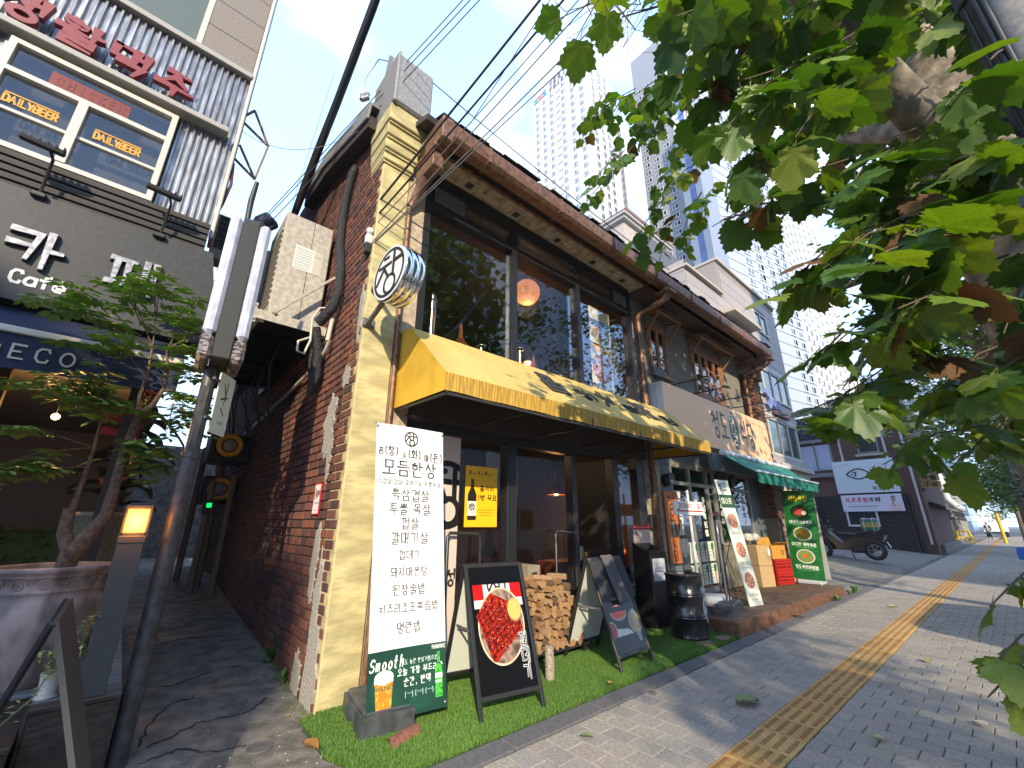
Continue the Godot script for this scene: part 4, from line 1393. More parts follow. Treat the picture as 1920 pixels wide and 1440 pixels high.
# ---- the second shop ----
func restaurant_front():
	var f := thing("restaurant_front", "grey framed shopfront with glass and a panelled sill above the timber deck", "shopfront", v3(7.5, 0.2, -4.3))
	var off := -f.position
	var blue := mat("blue_grey_metal", lin(0.13, 0.16, 0.17), 0.5, {"tex": noises["fine"], "size": 1.0})
	var alu := mat("aluminium", lin(0.32, 0.31, 0.29), 0.4, {"metal": 0.4})
	var s := sh()
	s.span(v3(7.5, 0.0, -4.45), v3(8.02, 3.0, -4.3), 0.004)
	s.span(v3(11.9, 0.0, -4.45), v3(12.6, 3.0, -4.3), 0.004)
	s.span(v3(8.02, 2.72, -4.42), v3(11.9, 3.0, -4.3), 0.004)
	obj("surround", s, blue, f, off)
	s = sh()
	for x in [8.02, 8.78, 9.58, 9.95, 10.7, 11.86]:
		s.span(v3(x - 0.035, 0.2, -4.38), v3(x + 0.035, 2.72, -4.31))
	s.span(v3(8.055, 2.26, -4.375), v3(11.825, 2.33, -4.315))
	s.span(v3(8.055, 0.2, -4.375), v3(9.55, 0.3, -4.315))
	s.span(v3(9.98, 1.06, -4.375), v3(11.825, 1.12, -4.28))
	obj("frame", s, alu, f, off)
	for e in [[8.055, 8.745, 0.3, 2.26], [8.815, 9.545, 0.3, 2.26], [9.985, 10.665, 1.12, 2.26], [10.735, 11.825, 1.12, 2.26], [8.055, 8.745, 2.33, 2.72], [8.815, 9.545, 2.33, 2.72], [9.985, 10.665, 2.33, 2.72], [10.735, 11.825, 2.33, 2.72], [9.615, 9.915, 0.3, 2.72]]:
		s = sh()
		s.span(v3(e[0], e[2], -4.349), v3(e[1], e[3], -4.341))
		obj("pane", s, mats["window_glass"], f, off)
	for k in 11:
		s = sh()
		s.span(v3(9.99 + k * 0.167, 0.2, -4.37), v3(10.15 + k * 0.167, 1.06, -4.31), 0.006)
		obj("sill_board", s, mat("sill_green_grey", lin(0.24, 0.22, 0.16), 0.7, {"tex": noises["streak"], "size": 0.7, "stretch": v3(2, 0.3, 2)}), f, off)
	for e in [[10.05, 10.35], [10.4, 10.65], [10.8, 11.05]]:
		s = sh()
		s.span(v3(e[0], 2.38, -4.3), v3(e[1], 2.66, -4.285))
		obj("fan_box", s, mats["steel_grey"], f, off)
	var white := mat("vinyl_white", lin(0.72, 0.7, 0.68), 0.7)
	s = sh()
	var lists := [["청도한재미나리", 8.28, 2.12], ["삼겹살", 8.6, 2.0], ["미나리전", 8.98, 2.0], ["육회비빔밥", 9.3, 2.05], ["사브사브", 10.18, 2.12], ["미나리삼겹살", 10.48, 2.15], ["육회비빔밥", 10.95, 2.1], ["된장찌개", 11.45, 2.1]]
	for e in lists:
		var y: float = e[2]
		for c in e[0]:
			s.ink(letter(c), Transform3D(Basis.IDENTITY, v3(e[1] - 0.06, y, -4.336)), 0.13, 0.12, 0.011, 0.003)
			y -= 0.165
	obj("lettering", s, white, f, off)
	for k in 8:
		var o := sh()
		var x := 8.2 + (k % 4) * 0.34
		var y := 0.36 + (k / 4) * 0.42
		o.page(v3(x, y + 0.38, -4.32), v3(x + 0.3, y + 0.38, -4.32), v3(x + 0.3, y, -4.32), v3(x, y, -4.32))
		o.box(v3(x + 0.15, y + 0.19, -4.326), v3(0.298, 0.378, 0.008))
		obj("menu_card", o, mat("menu_card_print", Color.WHITE, 0.6, {"print": menu_card()}), f, off)
	s = sh()
	s.span(v3(7.5, 0.1, -12.5), v3(12.9, 0.2, -4.4))
	s.span(v3(7.21, 0.2, -9.1), v3(12.94, 3.05, -9.0))
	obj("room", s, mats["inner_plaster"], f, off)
	var sign := thing("orange_signboard", "long peach signboard of the second shop with black lettering and a dark oval", "sign", v3(7.4, 3.09, -4.05))
	var p := Print.new(self, 1024, 204, Color(0.98, 0.76, 0.56))
	var ink := Color(0.1, 0.07, 0.05)
	p.text("청도", 378, 42, 112, 0.05, ink, 0.72, false, 0.45, -0.1)
	p.blob(600, 100, 48, 86, [Color(0.12, 0.16, 0.1), Color(0.16, 0.2, 0.13)], 2, 0.03, -0.12)
	p.text("미", 566, 24, 56, 0.055, Color(0.97, 0.93, 0.86), 1.1, false, 0.3)
	p.text("나", 574, 74, 52, 0.055, Color(0.97, 0.93, 0.86), 1.1, false, 0.3)
	p.text("리", 582, 122, 52, 0.055, Color(0.97, 0.93, 0.86), 1.1, false, 0.3)
	p.text("식당", 668, 42, 118, 0.05, ink, 0.72, false, 0.45, -0.1)
	for k in 9:
		p.scribble(898 + (k % 3) * 3, 28 + k * 12, 62, 6, Color(0.8, 0.58, 0.38))
	p.scribble(970, 186, 40, 7, ink)
	s = sh()
	s.page(v3(0.0, 1.09, 0.1), v3(5.5, 1.09, 0.1), v3(5.5, 0, 0.1), v3(0.0, 0, 0.1))
	obj("face", s, mat("sign_print", Color.WHITE, 0.35, {"print": p.texture()}), sign)
	s = sh()
	s.span(v3(-0.008, -0.008, -0.2), v3(5.508, 1.098, -0.06), 0.004)
	s.span(v3(-0.008, -0.008, -0.05), v3(5.508, 1.098, 0.096), 0.004)
	obj("case", s, mat("case_white", lin(0.6, 0.62, 0.66), 0.4), sign)
	var i := 0
	for x in [7.86, 8.76, 9.74, 10.61, 11.48, 12.3]:
		var l := thing("sign_lamp", "thin black arm lamp over the peach signboard, number %s from the left" % ["one", "two", "three", "four", "five", "six"][i], "lamp", v3(x, 4.2, -4.0), "arm lamps above the peach signboard")
		s = sh()
		s.tube([v3(0, -0.04, -0.15), v3(0, 0.0, 0.0), v3(-0.12, -0.05, 0.7)], [0.012], 6)
		obj("arm", s, blk(), l)
		s = sh()
		s.box(v3(-0.14, -0.06, 0.78), v3(0.16, 0.035, 0.13), 0.008, turned(0.35, 0.1, 0))
		var hd := obj("head", s, blk(), l)
		s = sh()
		s.box(v3(-0.14, -0.08, 0.79), v3(0.13, 0.008, 0.1), 0.0, turned(0.35, 0.1, 0))
		obj("lens", s, mat("lens_pale", lin(0.6, 0.56, 0.48), 0.3), hd)
		i += 1
	var fl := thing("black_floodlight", "square black floodlight on the sill of the small timber window", "lamp", v3(7.25, 4.2, -3.95))
	s = sh()
	s.box(v3(0, 0.12, 0.03), v3(0.42, 0.2, 0.05), 0.01)
	s.bar(v3(0, 0.0, -0.05), v3(0, 0.06, 0.02), v2(0.05, 0.03))
	obj("head", s, blk(), fl)
	var wb := thing("timber_name_board", "upright orange-brown timber board with black brush lettering and a dark oval", "sign", v3(7.76, 0.82, -4.27))
	p = Print.new(self, 128, 384, Color(0.72, 0.4, 0.16))
	var n := FastNoiseLite.new()
	n.frequency = 0.02
	for y in 384:
		for x in 128:
			var g := n.get_noise_2d(x * 6.0, y * 0.6) * 0.16 + 0.98
			p.im.set_pixel(x, y, Color(0.72 * g, 0.4 * g, 0.16 * g))
	p.text("청", 24, 22, 78, 0.045, ink, 1.0, false, 0.4)
	p.text("도", 30, 100, 66, 0.045, ink, 1.0, false, 0.4)
	p.blob(64, 208, 27, 44, [Color(0.1, 0.16, 0.08)], 2)
	p.text("미", 46, 172, 26, 0.06, Color(0.85, 0.8, 0.6))
	p.text("나", 50, 196, 26, 0.06, Color(0.85, 0.8, 0.6))
	p.text("리", 52, 220, 26, 0.06, Color(0.85, 0.8, 0.6))
	p.text("식", 30, 262, 52, 0.05, ink, 1.0, false, 0.4)
	p.text("당", 34, 318, 52, 0.05, ink, 1.0, false, 0.4)
	s = sh()
	s.page(v3(-0.25, 1.28, 0.046), v3(0.25, 1.28, 0.046), v3(0.25, 0, 0.046), v3(-0.25, 0, 0.046))
	obj("face", s, mat("board_print", Color.WHITE, 0.5, {"print": p.texture()}), wb)
	s = sh()
	s.span(v3(-0.25, 0.0, 0.0), v3(0.25, 1.28, 0.044), 0.003)
	obj("plank", s, mat("board_wood", lin(0.4, 0.17, 0.05), 0.6), wb)
	var wl := thing("round_wall_lamp", "round black bulkhead lamp above the timber name board", "lamp", v3(7.73, 2.31, -4.29))
	s = sh()
	s.lathe(Vector3.ZERO, [v2(0, 0.0), v2(0.12, 0.0), v2(0.12, 0.06), v2(0.08, 0.12), v2(0, 0.13)], 16, turned(PI / 2, 0, 0))
	s.prism(pv([v2(-0.13, 0), v2(0.13, 0), v2(0.1, 0.1), v2(0, 0.13), v2(-0.1, 0.1)]), Transform3D(Basis.IDENTITY, v3(0, 0.0, 0.15)), 0.04)
	obj("housing", s, blk(), wl)
	s = sh()
	s.ball(v3(0.02, -0.03, 0.1), v3(0.07, 0.05, 0.06), 12, 8)
	obj("lens", s, mats["lens_pale"], wl)
	var g := thing("green_awning", "narrow teal green roller awning above the timber deck", "awning", v3(9.5, 2.96, -3.85))
	var green := mat("teal_cloth", lin(0.012, 0.21, 0.15), 0.75, {"tex": noises["cloth"], "size": 1.0, "back": Color(0.05, 0.3, 0.22)})
	s = sh()
	s.sheet(func(u, v): return v3(u * 4.2, -0.44 * v - 0.03 * sin(v * PI), 0.62 * v + 0.02 * sin(u * 9.0) * v), 30, 6, v3(0, 1, 1))
	s.sheet(func(u, v): return v3(u * 4.2, -0.44 - 0.2 * v - 0.02 * absf(sin(u * 28.0)) * v, 0.62 + 0.012 * sin(u * 24.0) * v), 60, 3, v3(0, 0, 1))
	obj("cloth", s, green, g)
	s = sh()
	s.tube([v3(-0.03, 0.03, 0), v3(4.23, 0.03, 0)], [0.06], 10)
	s.tube([v3(-0.02, -0.42, 0.63), v3(4.22, -0.42, 0.63)], [0.022], 8)
	obj("roller", s, mats["case_white"], g)
	s = sh()
	for x in [0.3, 3.9]:
		s.bar(v3(x, -0.05, -0.1), v3(x, -0.44, 0.6), v2(0.03, 0.04))
	s.span(v3(-0.3, -0.35, -0.2), v3(3.6, 0.02, -0.1))
	obj("arm", s, mats["blue_grey_metal"], g)
	for k in 3:
		s = sh()
		s.tube([v3(13.3 + k * 0.13, 0.0, -4.1), v3(13.3 + k * 0.13, 3.2 - k * 0.15, -4.1), v3(13.3 + k * 0.13, 3.3 - k * 0.15, -4.2)], [0.045], 8)
		tag(obj("rusty_pipe", s, mat("rusty_pipe", lin(0.16, 0.06, 0.04), 0.8, {"tex": noises["rough"], "size": 0.5})), ["rust-red upright pipe nearest the brick pier", "rust-red upright pipe in the middle of the three by the brick pier", "rust-red upright pipe farthest from the brick pier"][k], "pipe", "rust-red pipes beside the brick pier")

func menu_card() -> Texture2D:
	if not noises.has("menu_card"):
		var p := Print.new(self, 96, 120, Color(0.82, 0.86, 0.8))
		p.blob(64, 30, 20, 26, [Color(0.1, 0.3, 0.1), Color(0.3, 0.5, 0.2), Color(0.12, 0.35, 0.15)], 3, 0.1)
		p.shape(pv([v2(56, 56), v2(76, 56), v2(72, 108), v2(60, 108)]), [Color(0.75, 0.45, 0.3), Color(0.5, 0.25, 0.15)], 2, 0.08)
		p.rect(56, 62, 20, 8, Color(0.8, 0.2, 0.15))
		for k in 4:
			p.scribble(8, 20 + k * 20, 36, 8, Color(0.35, 0.4, 0.35))
		noises["menu_card"] = p.texture()
	return noises["menu_card"]

# ---- things that stand on the turf ----
func front_objects():
	menu_banner()
	a_boards()
	firewood()
	kiosk_and_drum()
	var r := thing("round_sign", "round stainless projecting sign with a black emblem, on the yellow pier", "sign", v3(1.55, 3.82, -3.47), "", 0.1)
	var chrome := mat("mirror_steel", lin(0.72, 0.72, 0.72), 0.08, {"metal": 1.0})
	var side := turned(0, 0, PI / 2)
	var s := sh()
	s.lathe(Vector3.ZERO, [v2(0.288, -0.105), v2(0.295, -0.1), v2(0.295, -0.04), v2(0.29, -0.037), v2(0.295, -0.034), v2(0.295, 0.034), v2(0.29, 0.037), v2(0.295, 0.04), v2(0.295, 0.1), v2(0.288, 0.105)], 48, side)
	obj("drum", s, chrome, r)
	for d in [-1.0, 1.0]:
		s = sh()
		s.lathe(Vector3.ZERO, [v2(0.289, 0.1 * d), v2(0.287, 0.11 * d), v2(0.0, 0.11 * d)], 40, side, false)
		var face := obj("face", s, mat("sign_white", lin(0.72, 0.72, 0.7), 0.4), r)
		s = sh()
		var b := Basis(v3(0, 0, -d), v3(0, 1, 0), v3(d, 0, 0))
		s.ink(emblem(), Transform3D(b, v3(0.1135 * d, 0.25, 0.25 * d)), 0.5, 0.5, 0.0145, 0.003, 0.0)
		obj("emblem", s, blk(), face)
	s = sh()
	s.bar(v3(-0.02, 0.15, -0.2), v3(0.08, 0.15, -0.67), v2(0.04, 0.04))
	s.bar(v3(-0.02, -0.2, -0.2), v3(0.06, -0.28, -0.67), v2(0.04, 0.04))
	s.box(v3(0.07, -0.26, -0.65), v3(0.14, 0.1, 0.03), 0.01)
	obj("bracket", s, mat("bracket_grey", lin(0.12, 0.12, 0.12), 0.5), r)

func menu_banner():
	var b := thing("menu_banner", "tall white menu banner with black Korean lettering and a green beer advert", "banner", v3(1.93, 0.0, -3.5))
	var off := -b.position
	var p := Print.new(self, 400, 1440, Color(0.86, 0.86, 0.86))
	var ink := Color(0.07, 0.07, 0.08)
	p.put(emblem(), Rect2(162, 30, 76, 84), 3.4, ink)
	p.text("昌", 8, 140, 42, 0.045, ink)
	p.text("(창)", 46, 128, 54, 0.05, ink, 0.8)
	p.text("火", 140, 156, 42, 0.045, ink)
	p.text("(화)", 180, 136, 54, 0.05, ink, 0.8)
	p.text("豚", 276, 156, 42, 0.045, ink)
	p.text("(돈)", 314, 142, 54, 0.05, ink, 0.8)
	p.text("모듬한상", 200, 208, 84, 0.042, ink, 0.98, true)
	p.text("(삼겹살+껍살+갈매기살+투뿔목살)", 200, 314, 28, 0.036, ink, 0.92, true)
	var at := 366.0
	for e in [["특삼겹살", 62, 78], ["투뿔 목살", 60, 76], ["껍살", 60, 78], ["갈매기살", 60, 92], ["껍데기", 46, 86], ["돼지매운탕", 46, 84], ["된장술밥", 50, 88], ["치즈리조또볶음밥", 44, 90], ["명란밥", 48, 80]]:
		p.text(e[0], 206, at, e[1], 0.038, ink, 0.92, true)
		at += e[2]
	p.rect(0, 1150, 400, 290, Color(0.02, 0.23, 0.18))
	p.blob(200, 1320, 190, 110, [Color(0.02, 0.23, 0.18), Color(0.03, 0.29, 0.22)], 4, 0.01)
	p.text("Smooth", 8, 1178, 56, 0.06, Color(0.92, 0.94, 0.9), 0.66, false, 0.3, 0.35)
	p.shape(pv([v2(34, 1256), v2(128, 1256), v2(116, 1420), v2(48, 1420)]), [Color(0.93, 0.6, 0.15), Color(0.85, 0.45, 0.08), Color(0.97, 0.75, 0.3)], 6, 0.03)
	p.blob(81, 1262, 48, 30, [Color(0.97, 0.95, 0.9), Color(0.9, 0.86, 0.78)], 2)
	p.rect(34, 1264, 94, 20, Color(0.96, 0.93, 0.86))
	p.text("HANMAC", 36, 1296, 22, 0.06, Color(0.05, 0.35, 0.25), 0.84)
	p.text("밀도 높은 한상거품으로", 168, 1206, 20, 0.05, Color(0.9, 0.92, 0.9), 0.86)
	p.text("오늘 가장 부드러운", 148, 1240, 31, 0.055, Color(0.95, 0.95, 0.92), 0.86)
	p.text("순간, 한맥", 180, 1284, 34, 0.055, Color(0.95, 0.95, 0.92), 0.86)
	for k in 3:
		p.text("(", 186 + k * 52, 1340, 28, 0.05, Color(0.75, 0.85, 0.8), 0.5)
		p.scribble(196 + k * 52, 1346, 26, 6, Color(0.75, 0.85, 0.8))
		p.text(")", 222 + k * 52, 1340, 28, 0.05, Color(0.75, 0.85, 0.8), 0.5)
	p.text("HANMAC", 326, 1158, 20, 0.07, Color(0.92, 0.94, 0.9), 0.75)
	p.shape(pv([v2(354, 1192), v2(368, 1192), v2(368, 1236), v2(380, 1262), v2(380, 1392), v2(342, 1392), v2(342, 1262), v2(354, 1236)]), [Color(0.1, 0.55, 0.2), Color(0.35, 0.75, 0.25), Color(0.06, 0.4, 0.15)], 3, 0.03)
	p.rect(342, 1288, 38, 22, Color(0.85, 0.9, 0.85))
	p.text("HANMAC", 343, 1318, 12, 0.07, Color(0.9, 0.95, 0.9), 0.6)
	var tl := v3(1.55, 2.37, -3.62)
	var tr := v3(2.19, 2.345, -3.52)
	var bl := v3(1.63, 0.1, -3.44)
	var br := v3(2.25, 0.12, -3.34)
	var s := sh()
	var n := (tr - tl).cross(bl - tl).normalized() * -1.0
	for side in [1.0, -1.0]:
		s.sheet(func(u, v):
			var q: Vector3 = tl.lerp(tr, u).lerp(bl.lerp(br, u), v)
			return q + n * (0.012 * sin(u * 3.0 + v * 4.0) - 0.02 * sin(v * PI) * sin(u * PI) + 0.0015 * side), 6, 20, n * side)
	obj("sheet", s, mat("banner_print", Color.WHITE, 0.55, {"print": p.texture()}), b, off)
	s = sh()
	s.tube([v3(1.9, 0.2, -3.62), v3(1.9, 2.36, -3.64)], [0.012], 8)
	s.tube([tl + v3(0, 0, -0.02), v3(1.9, 2.36, -3.64), tr + v3(0, 0, -0.02)], [0.009], 6)
	s.tube([bl + v3(0, 0, -0.02), v3(1.9, 0.24, -3.56), br + v3(0, 0, -0.02)], [0.009], 6)
	obj("stand", s, mat("grey_tube", lin(0.3, 0.3, 0.31), 0.35, {"metal": 0.8}), b, off)
	for c in [tl, tr, bl, br]:
		s = sh()
		s.lathe(c.lerp((tl + br) * 0.5, 0.025) + n * 0.006, [v2(0, 0.004), v2(0.012, 0.004), v2(0.014, -0.004)], 10, Basis(v3(1, 0, 0), v3(0, 0, 1), v3(0, -1, 0)))
		obj("eyelet", s, mats["grey_tube"], b, off)
	var base := thing("banner_base", "dark grey plastic water tank holding the white menu banner", "banner base", v3(1.84, 0.012, -3.7), "", -0.16)
	s = sh()
	s.prism(pv([v2(-0.2, -0.3), v2(0.2, -0.3), v2(0.21, -0.1), v2(0.17, 0.02), v2(0.21, 0.14), v2(0.2, 0.3), v2(-0.2, 0.3), v2(-0.21, 0.14), v2(-0.17, 0.02), v2(-0.21, -0.1)]), Transform3D(Basis(v3(1, 0, 0), v3(0, 0, 1), v3(0, -1, 0)), v3(0, 0, 0)), 0.15)
	s.box(v3(0, 0.16, 0), v3(0.37, 0.05, 0.56), 0.02)
	s.box(v3(0, 0.19, -0.12), v3(0.1, 0.04, 0.1), 0.01)
	obj("tank", s, mat("dark_plastic", lin(0.075, 0.085, 0.09), 0.45, {"tex": noises["rough"], "size": 1.2}), base)
	var tile := thing("roof_tile_shard", "broken curved red roof tile lying at the foot of the banner", "roof tile", v3(1.86, 0.014, -3.3), "", 0.35)
	s = sh()
	for d in [1.0, -1.0]:
		s.sheet(func(u, v):
			var a: float = lerpf(-1.1, 1.1, v)
			return v3((u - 0.5) * 0.3 + 0.03 * sin(v * 5.0), 0.062 * cos(a) - 0.028 + 0.008 * d, 0.09 * sin(a)), 8, 8, v3(0, d, 0))
	obj("shard", s, mat("terracotta", lin(0.3, 0.11, 0.07), 0.9, {"tex": noises["rough"], "size": 0.3}), tile)

func sizzle_print() -> Texture2D:
	var p := Print.new(self, 360, 600, Color(0.025, 0.025, 0.028))
	p.rect(18, 92, 324, 120, Color(0.8, 0.78, 0.78))
	p.rect(18, 92, 66, 78, Color(0.78, 0.08, 0.08))
	p.rect(268, 92, 74, 78, Color(0.78, 0.08, 0.08))
	p.put(emblem(), Rect2(118, 40, 120, 122), 5.0, Color(0.08, 0.07, 0.08))
	p.rect(18, 24, 324, 68, Color(0.025, 0.025, 0.028))
	p.blob(180, 300, 152, 190, [Color(0.75, 0.66, 0.52), Color(0.85, 0.78, 0.65)], 2, 0.01, 0.18)
	p.blob(180, 300, 143, 180, [Color(0.36, 0.3, 0.27), Color(0.62, 0.52, 0.45), Color(0.3, 0.24, 0.2)], 7, 0.008, 0.18)
	var meat := pv([v2(128, 138), v2(300, 212), v2(316, 330), v2(118, 470), v2(98, 462), v2(24, 246)])
	p.shape(meat, [Color(0.18, 0.03, 0.03), Color(0.5, 0.08, 0.05), Color(0.72, 0.16, 0.06), Color(0.4, 0.06, 0.06), Color(0.86, 0.3, 0.1)], 12, 0.03)
	for k in 9:
		p.line(v2(40 + k * 28, 240 - k * 12 + 10), v2(110 + k * 24, 440 - k * 16), 2.0, 2.4, Color(0.16, 0.03, 0.03))
		p.line(v2(36 + k * 8, 250 + k * 24), v2(150 + k * 20, 160 + k * 20), 2.0, 2.2, Color(0.2, 0.04, 0.03))
	for k in 130:
		var q := v2(rng.randf_range(40, 300), rng.randf_range(160, 450))
		if Geometry2D.is_point_in_polygon(q, meat):
			p.line(q, q + v2(rng.randf_range(-7, 7), rng.randf_range(-5, 5)), rng.randf_range(0.8, 2.4), 0.6, [Color(0.95, 0.8, 0.7), Color(0.93, 0.5, 0.2), Color(0.15, 0.03, 0.04)][k % 3])
	p.blob(276, 232, 48, 60, [Color(0.6, 0.52, 0.4)], 3)
	p.blob(276, 230, 43, 54, [Color(0.72, 0.56, 0.26), Color(0.86, 0.72, 0.42), Color(0.8, 0.63, 0.32)], 5, 0.09)
	var y := 350.0
	for c in "껍데기":
		p.put(letter(c), Rect2(282, y, 50, 68), 5.4, Color(0.9, 0.9, 0.9), 0.2)
		p.put(letter(c), Rect2(282, y, 50, 68), 2.6, Color(0.05, 0.05, 0.05), 0.2)
		y += 74
	return p.texture()

func pot_print() -> Texture2D:
	var p := Print.new(self, 320, 560, Color(0.03, 0.03, 0.033))
	p.rect(12, 330, 296, 140, Color(0.06, 0.06, 0.065))
	p.shape(pv([v2(12, 420), v2(190, 440), v2(220, 470), v2(12, 470)]), [Color(0.7, 0.68, 0.64), Color(0.85, 0.83, 0.8)], 3, 0.02)
	p.blob(124, 338, 86, 46, [Color(0.6, 0.6, 0.6)], 3)
	p.blob(124, 334, 78, 40, [Color(0.75, 0.16, 0.06), Color(0.9, 0.4, 0.1), Color(0.55, 0.08, 0.04)], 4, 0.05)
	p.blob(20, 430, 46, 52, [Color(0.65, 0.62, 0.6)], 3)
	p.blob(18, 430, 38, 44, [Color(0.5, 0.08, 0.05), Color(0.75, 0.25, 0.1)], 6, 0.05)
	p.blob(266, 410, 62, 76, [Color(0.6, 0.58, 0.55)], 3)
	p.blob(268, 410, 54, 68, [Color(0.7, 0.55, 0.14), Color(0.45, 0.4, 0.12), Color(0.85, 0.7, 0.3), Color(0.35, 0.3, 0.1)], 8, 0.06)
	p.rect(12, 300, 296, 30, Color(0.03, 0.03, 0.033))
	p.rect(12, 470, 296, 80, Color(0.03, 0.03, 0.033))
	var y := 336.0
	for c in "파한상":
		p.put(letter(c), Rect2(252, y, 46, 58), 4.6, Color(0.9, 0.9, 0.9), 0.2)
		p.put(letter(c), Rect2(252, y, 46, 58), 2.0, Color(0.05, 0.05, 0.05), 0.2)
		y += 62
	return p.texture()

func a_board(called: String, label: String, front: Transform3D, w: float, h: float, spread: float, print_on: Texture2D) -> Node3D:
	var o := thing(called, label, "sandwich board", front.origin)
	o.basis = front.basis
	var lean := spread * 0.5
	var frame := mat("board_frame", lin(0.022, 0.022, 0.024), 0.45, {"tex": noises["fine"], "size": 0.5})
	for d in [0, 1]:
		var s := sh()
		var foot := v3(0, 0, -spread if d else 0.0)
		var top := v3(0, h, -lean - (0.012 if d else -0.012))
		var up := (top - foot).normalized()
		var out := v3(0, -up.z, up.y) * (-1.0 if d else 1.0)
		if out.dot(v3(0, 0, -1.0 if d else 1.0)) < 0.0:
			out = -out
		for sx in [-1.0, 1.0]:
			s.bar(foot + v3(sx * (w * 0.5 - 0.018), 0, 0), top + v3(sx * (w * 0.5 - 0.018), 0, 0), v2(0.036, 0.03), 0.005)
		for q in [0.13, 0.985]:
			var c := foot.lerp(top, q)
			s.bar(c + v3(-w * 0.5 + 0.036, 0, 0), c + v3(w * 0.5 - 0.036, 0, 0), v2(0.03, 0.036), 0.004, up)
		obj("frame", s, frame, o)
		s = sh()
		var a := foot.lerp(top, 0.145)
		var b := foot.lerp(top, 0.97)
		var x := v3(w * 0.5 - 0.034, 0, 0)
		s.box((a + b) * 0.5, v3(w - 0.072, a.distance_to(b), 0.008), 0.0, Basis(v3(1, 0, 0), up, v3(1, 0, 0).cross(up)))
		var pan := obj("panel", s, mat("board_back", lin(0.6, 0.62, 0.56), 0.6), o)
		if d == 0 and print_on:
			s = sh()
			var e := out * 0.0075
			s.page(b - x + e, b + x + e, a + x + e, a - x + e)
			obj("print", s, mat("print_" + called + str(get_child_count()), Color.WHITE, 0.3, {"print": print_on}), pan)
		elif d == 0:
			pass
	var s := sh()
	for sx in [-1.0, 1.0]:
		s.bar(v3(sx * (w * 0.5 - 0.05), h * 0.52, -spread * 0.26), v3(sx * (w * 0.5 - 0.05), h * 0.52, -spread * 0.74), v2(0.008, 0.02))
	s.bar(v3(-w * 0.5 + 0.05, h * 0.5, -spread * 0.72), v3(w * 0.5 - 0.05, h * 0.52, -spread * 0.3), v2(0.012, 0.012))
	obj("stay", s, mat("zinc", lin(0.35, 0.35, 0.34), 0.4, {"metal": 0.7}), o)
	return o

func a_boards():
	var b := Basis(v3(0.984, 0, 0.178), v3(0, 1, 0), v3(-0.178, 0, 0.984))
	a_board("sandwich_board", "black sandwich board with a big picture of glazed grilled meat on a plate", Transform3D(b, v3(2.715, 0.014, -3.045)), 0.63, 1.12, 0.82, sizzle_print())
	var o := a_board("sandwich_board", "black sandwich board with a dark cloth and a grey towel hung over its top", Transform3D(Basis(Vector3.UP, 0.03), v3(4.55, 0.014, -3.07)), 0.66, 1.1, 0.78, pot_print())
	var at := o.transform
	var c := thing("cover_cloth", "smooth charcoal cloth draped over the top of the towel-hung board", "cloth")
	c.transform = at
	var s := sh()
	for d in [1.0, -1.0]:
		s.sheet(func(u, v):
			var t: float = lerpf(-0.36, 0.5, v)
			var y: float = 1.118 - absf(t) * 0.93
			var z: float = -0.39 + t * 0.37 + (0.016 if t > 0 else -0.016)
			var round: float = exp(-t * t * 900.0) * 0.012
			return v3(lerpf(-0.33, 0.352, u) + 0.008 * sin(v * 8.0), y - round + 0.0, z + d * 0.0015 + 0.006 * sin(u * 9.0) * absf(t)), 16, 26, v3(0, d, d * 0.5))
	obj("drape", s, mat("charcoal_cloth", lin(0.035, 0.037, 0.04), 0.8, {"tex": noises["cloth"], "size": 0.7}), c)
	var t := thing("grey_towel", "flecked grey towel hanging over the dark cloth on the board", "towel")
	t.transform = at
	s = sh()
	for d in [1.0, -1.0]:
		s.sheet(func(u, v):
			var q: float = lerpf(-0.2, 0.56, v)
			var y: float = 1.137 - absf(q) * 0.93 - exp(-q * q * 700.0) * 0.012
			var z: float = -0.39 + q * 0.37 + (0.034 if q > 0 else -0.034) + d * 0.005
			return v3(lerpf(-0.12, 0.1, u) + maxf(q, 0.0) * 0.12 + 0.012 * sin(v * 7.0), y + 0.012 * sin(u * 8.0) * v, z + 0.012 * sin(u * 6.0 + v * 3.0)), 14, 30, v3(0, d, d * 0.5))
	obj("terry", s, mat("terry", lin(0.22, 0.2, 0.21), 1.0, {"tex": grain("flecks", 0.06, 3, 0.3, 1.0), "size": 0.4, "bump": noises["pits"], "depth": 0.6, "rim": 0.5}), t)

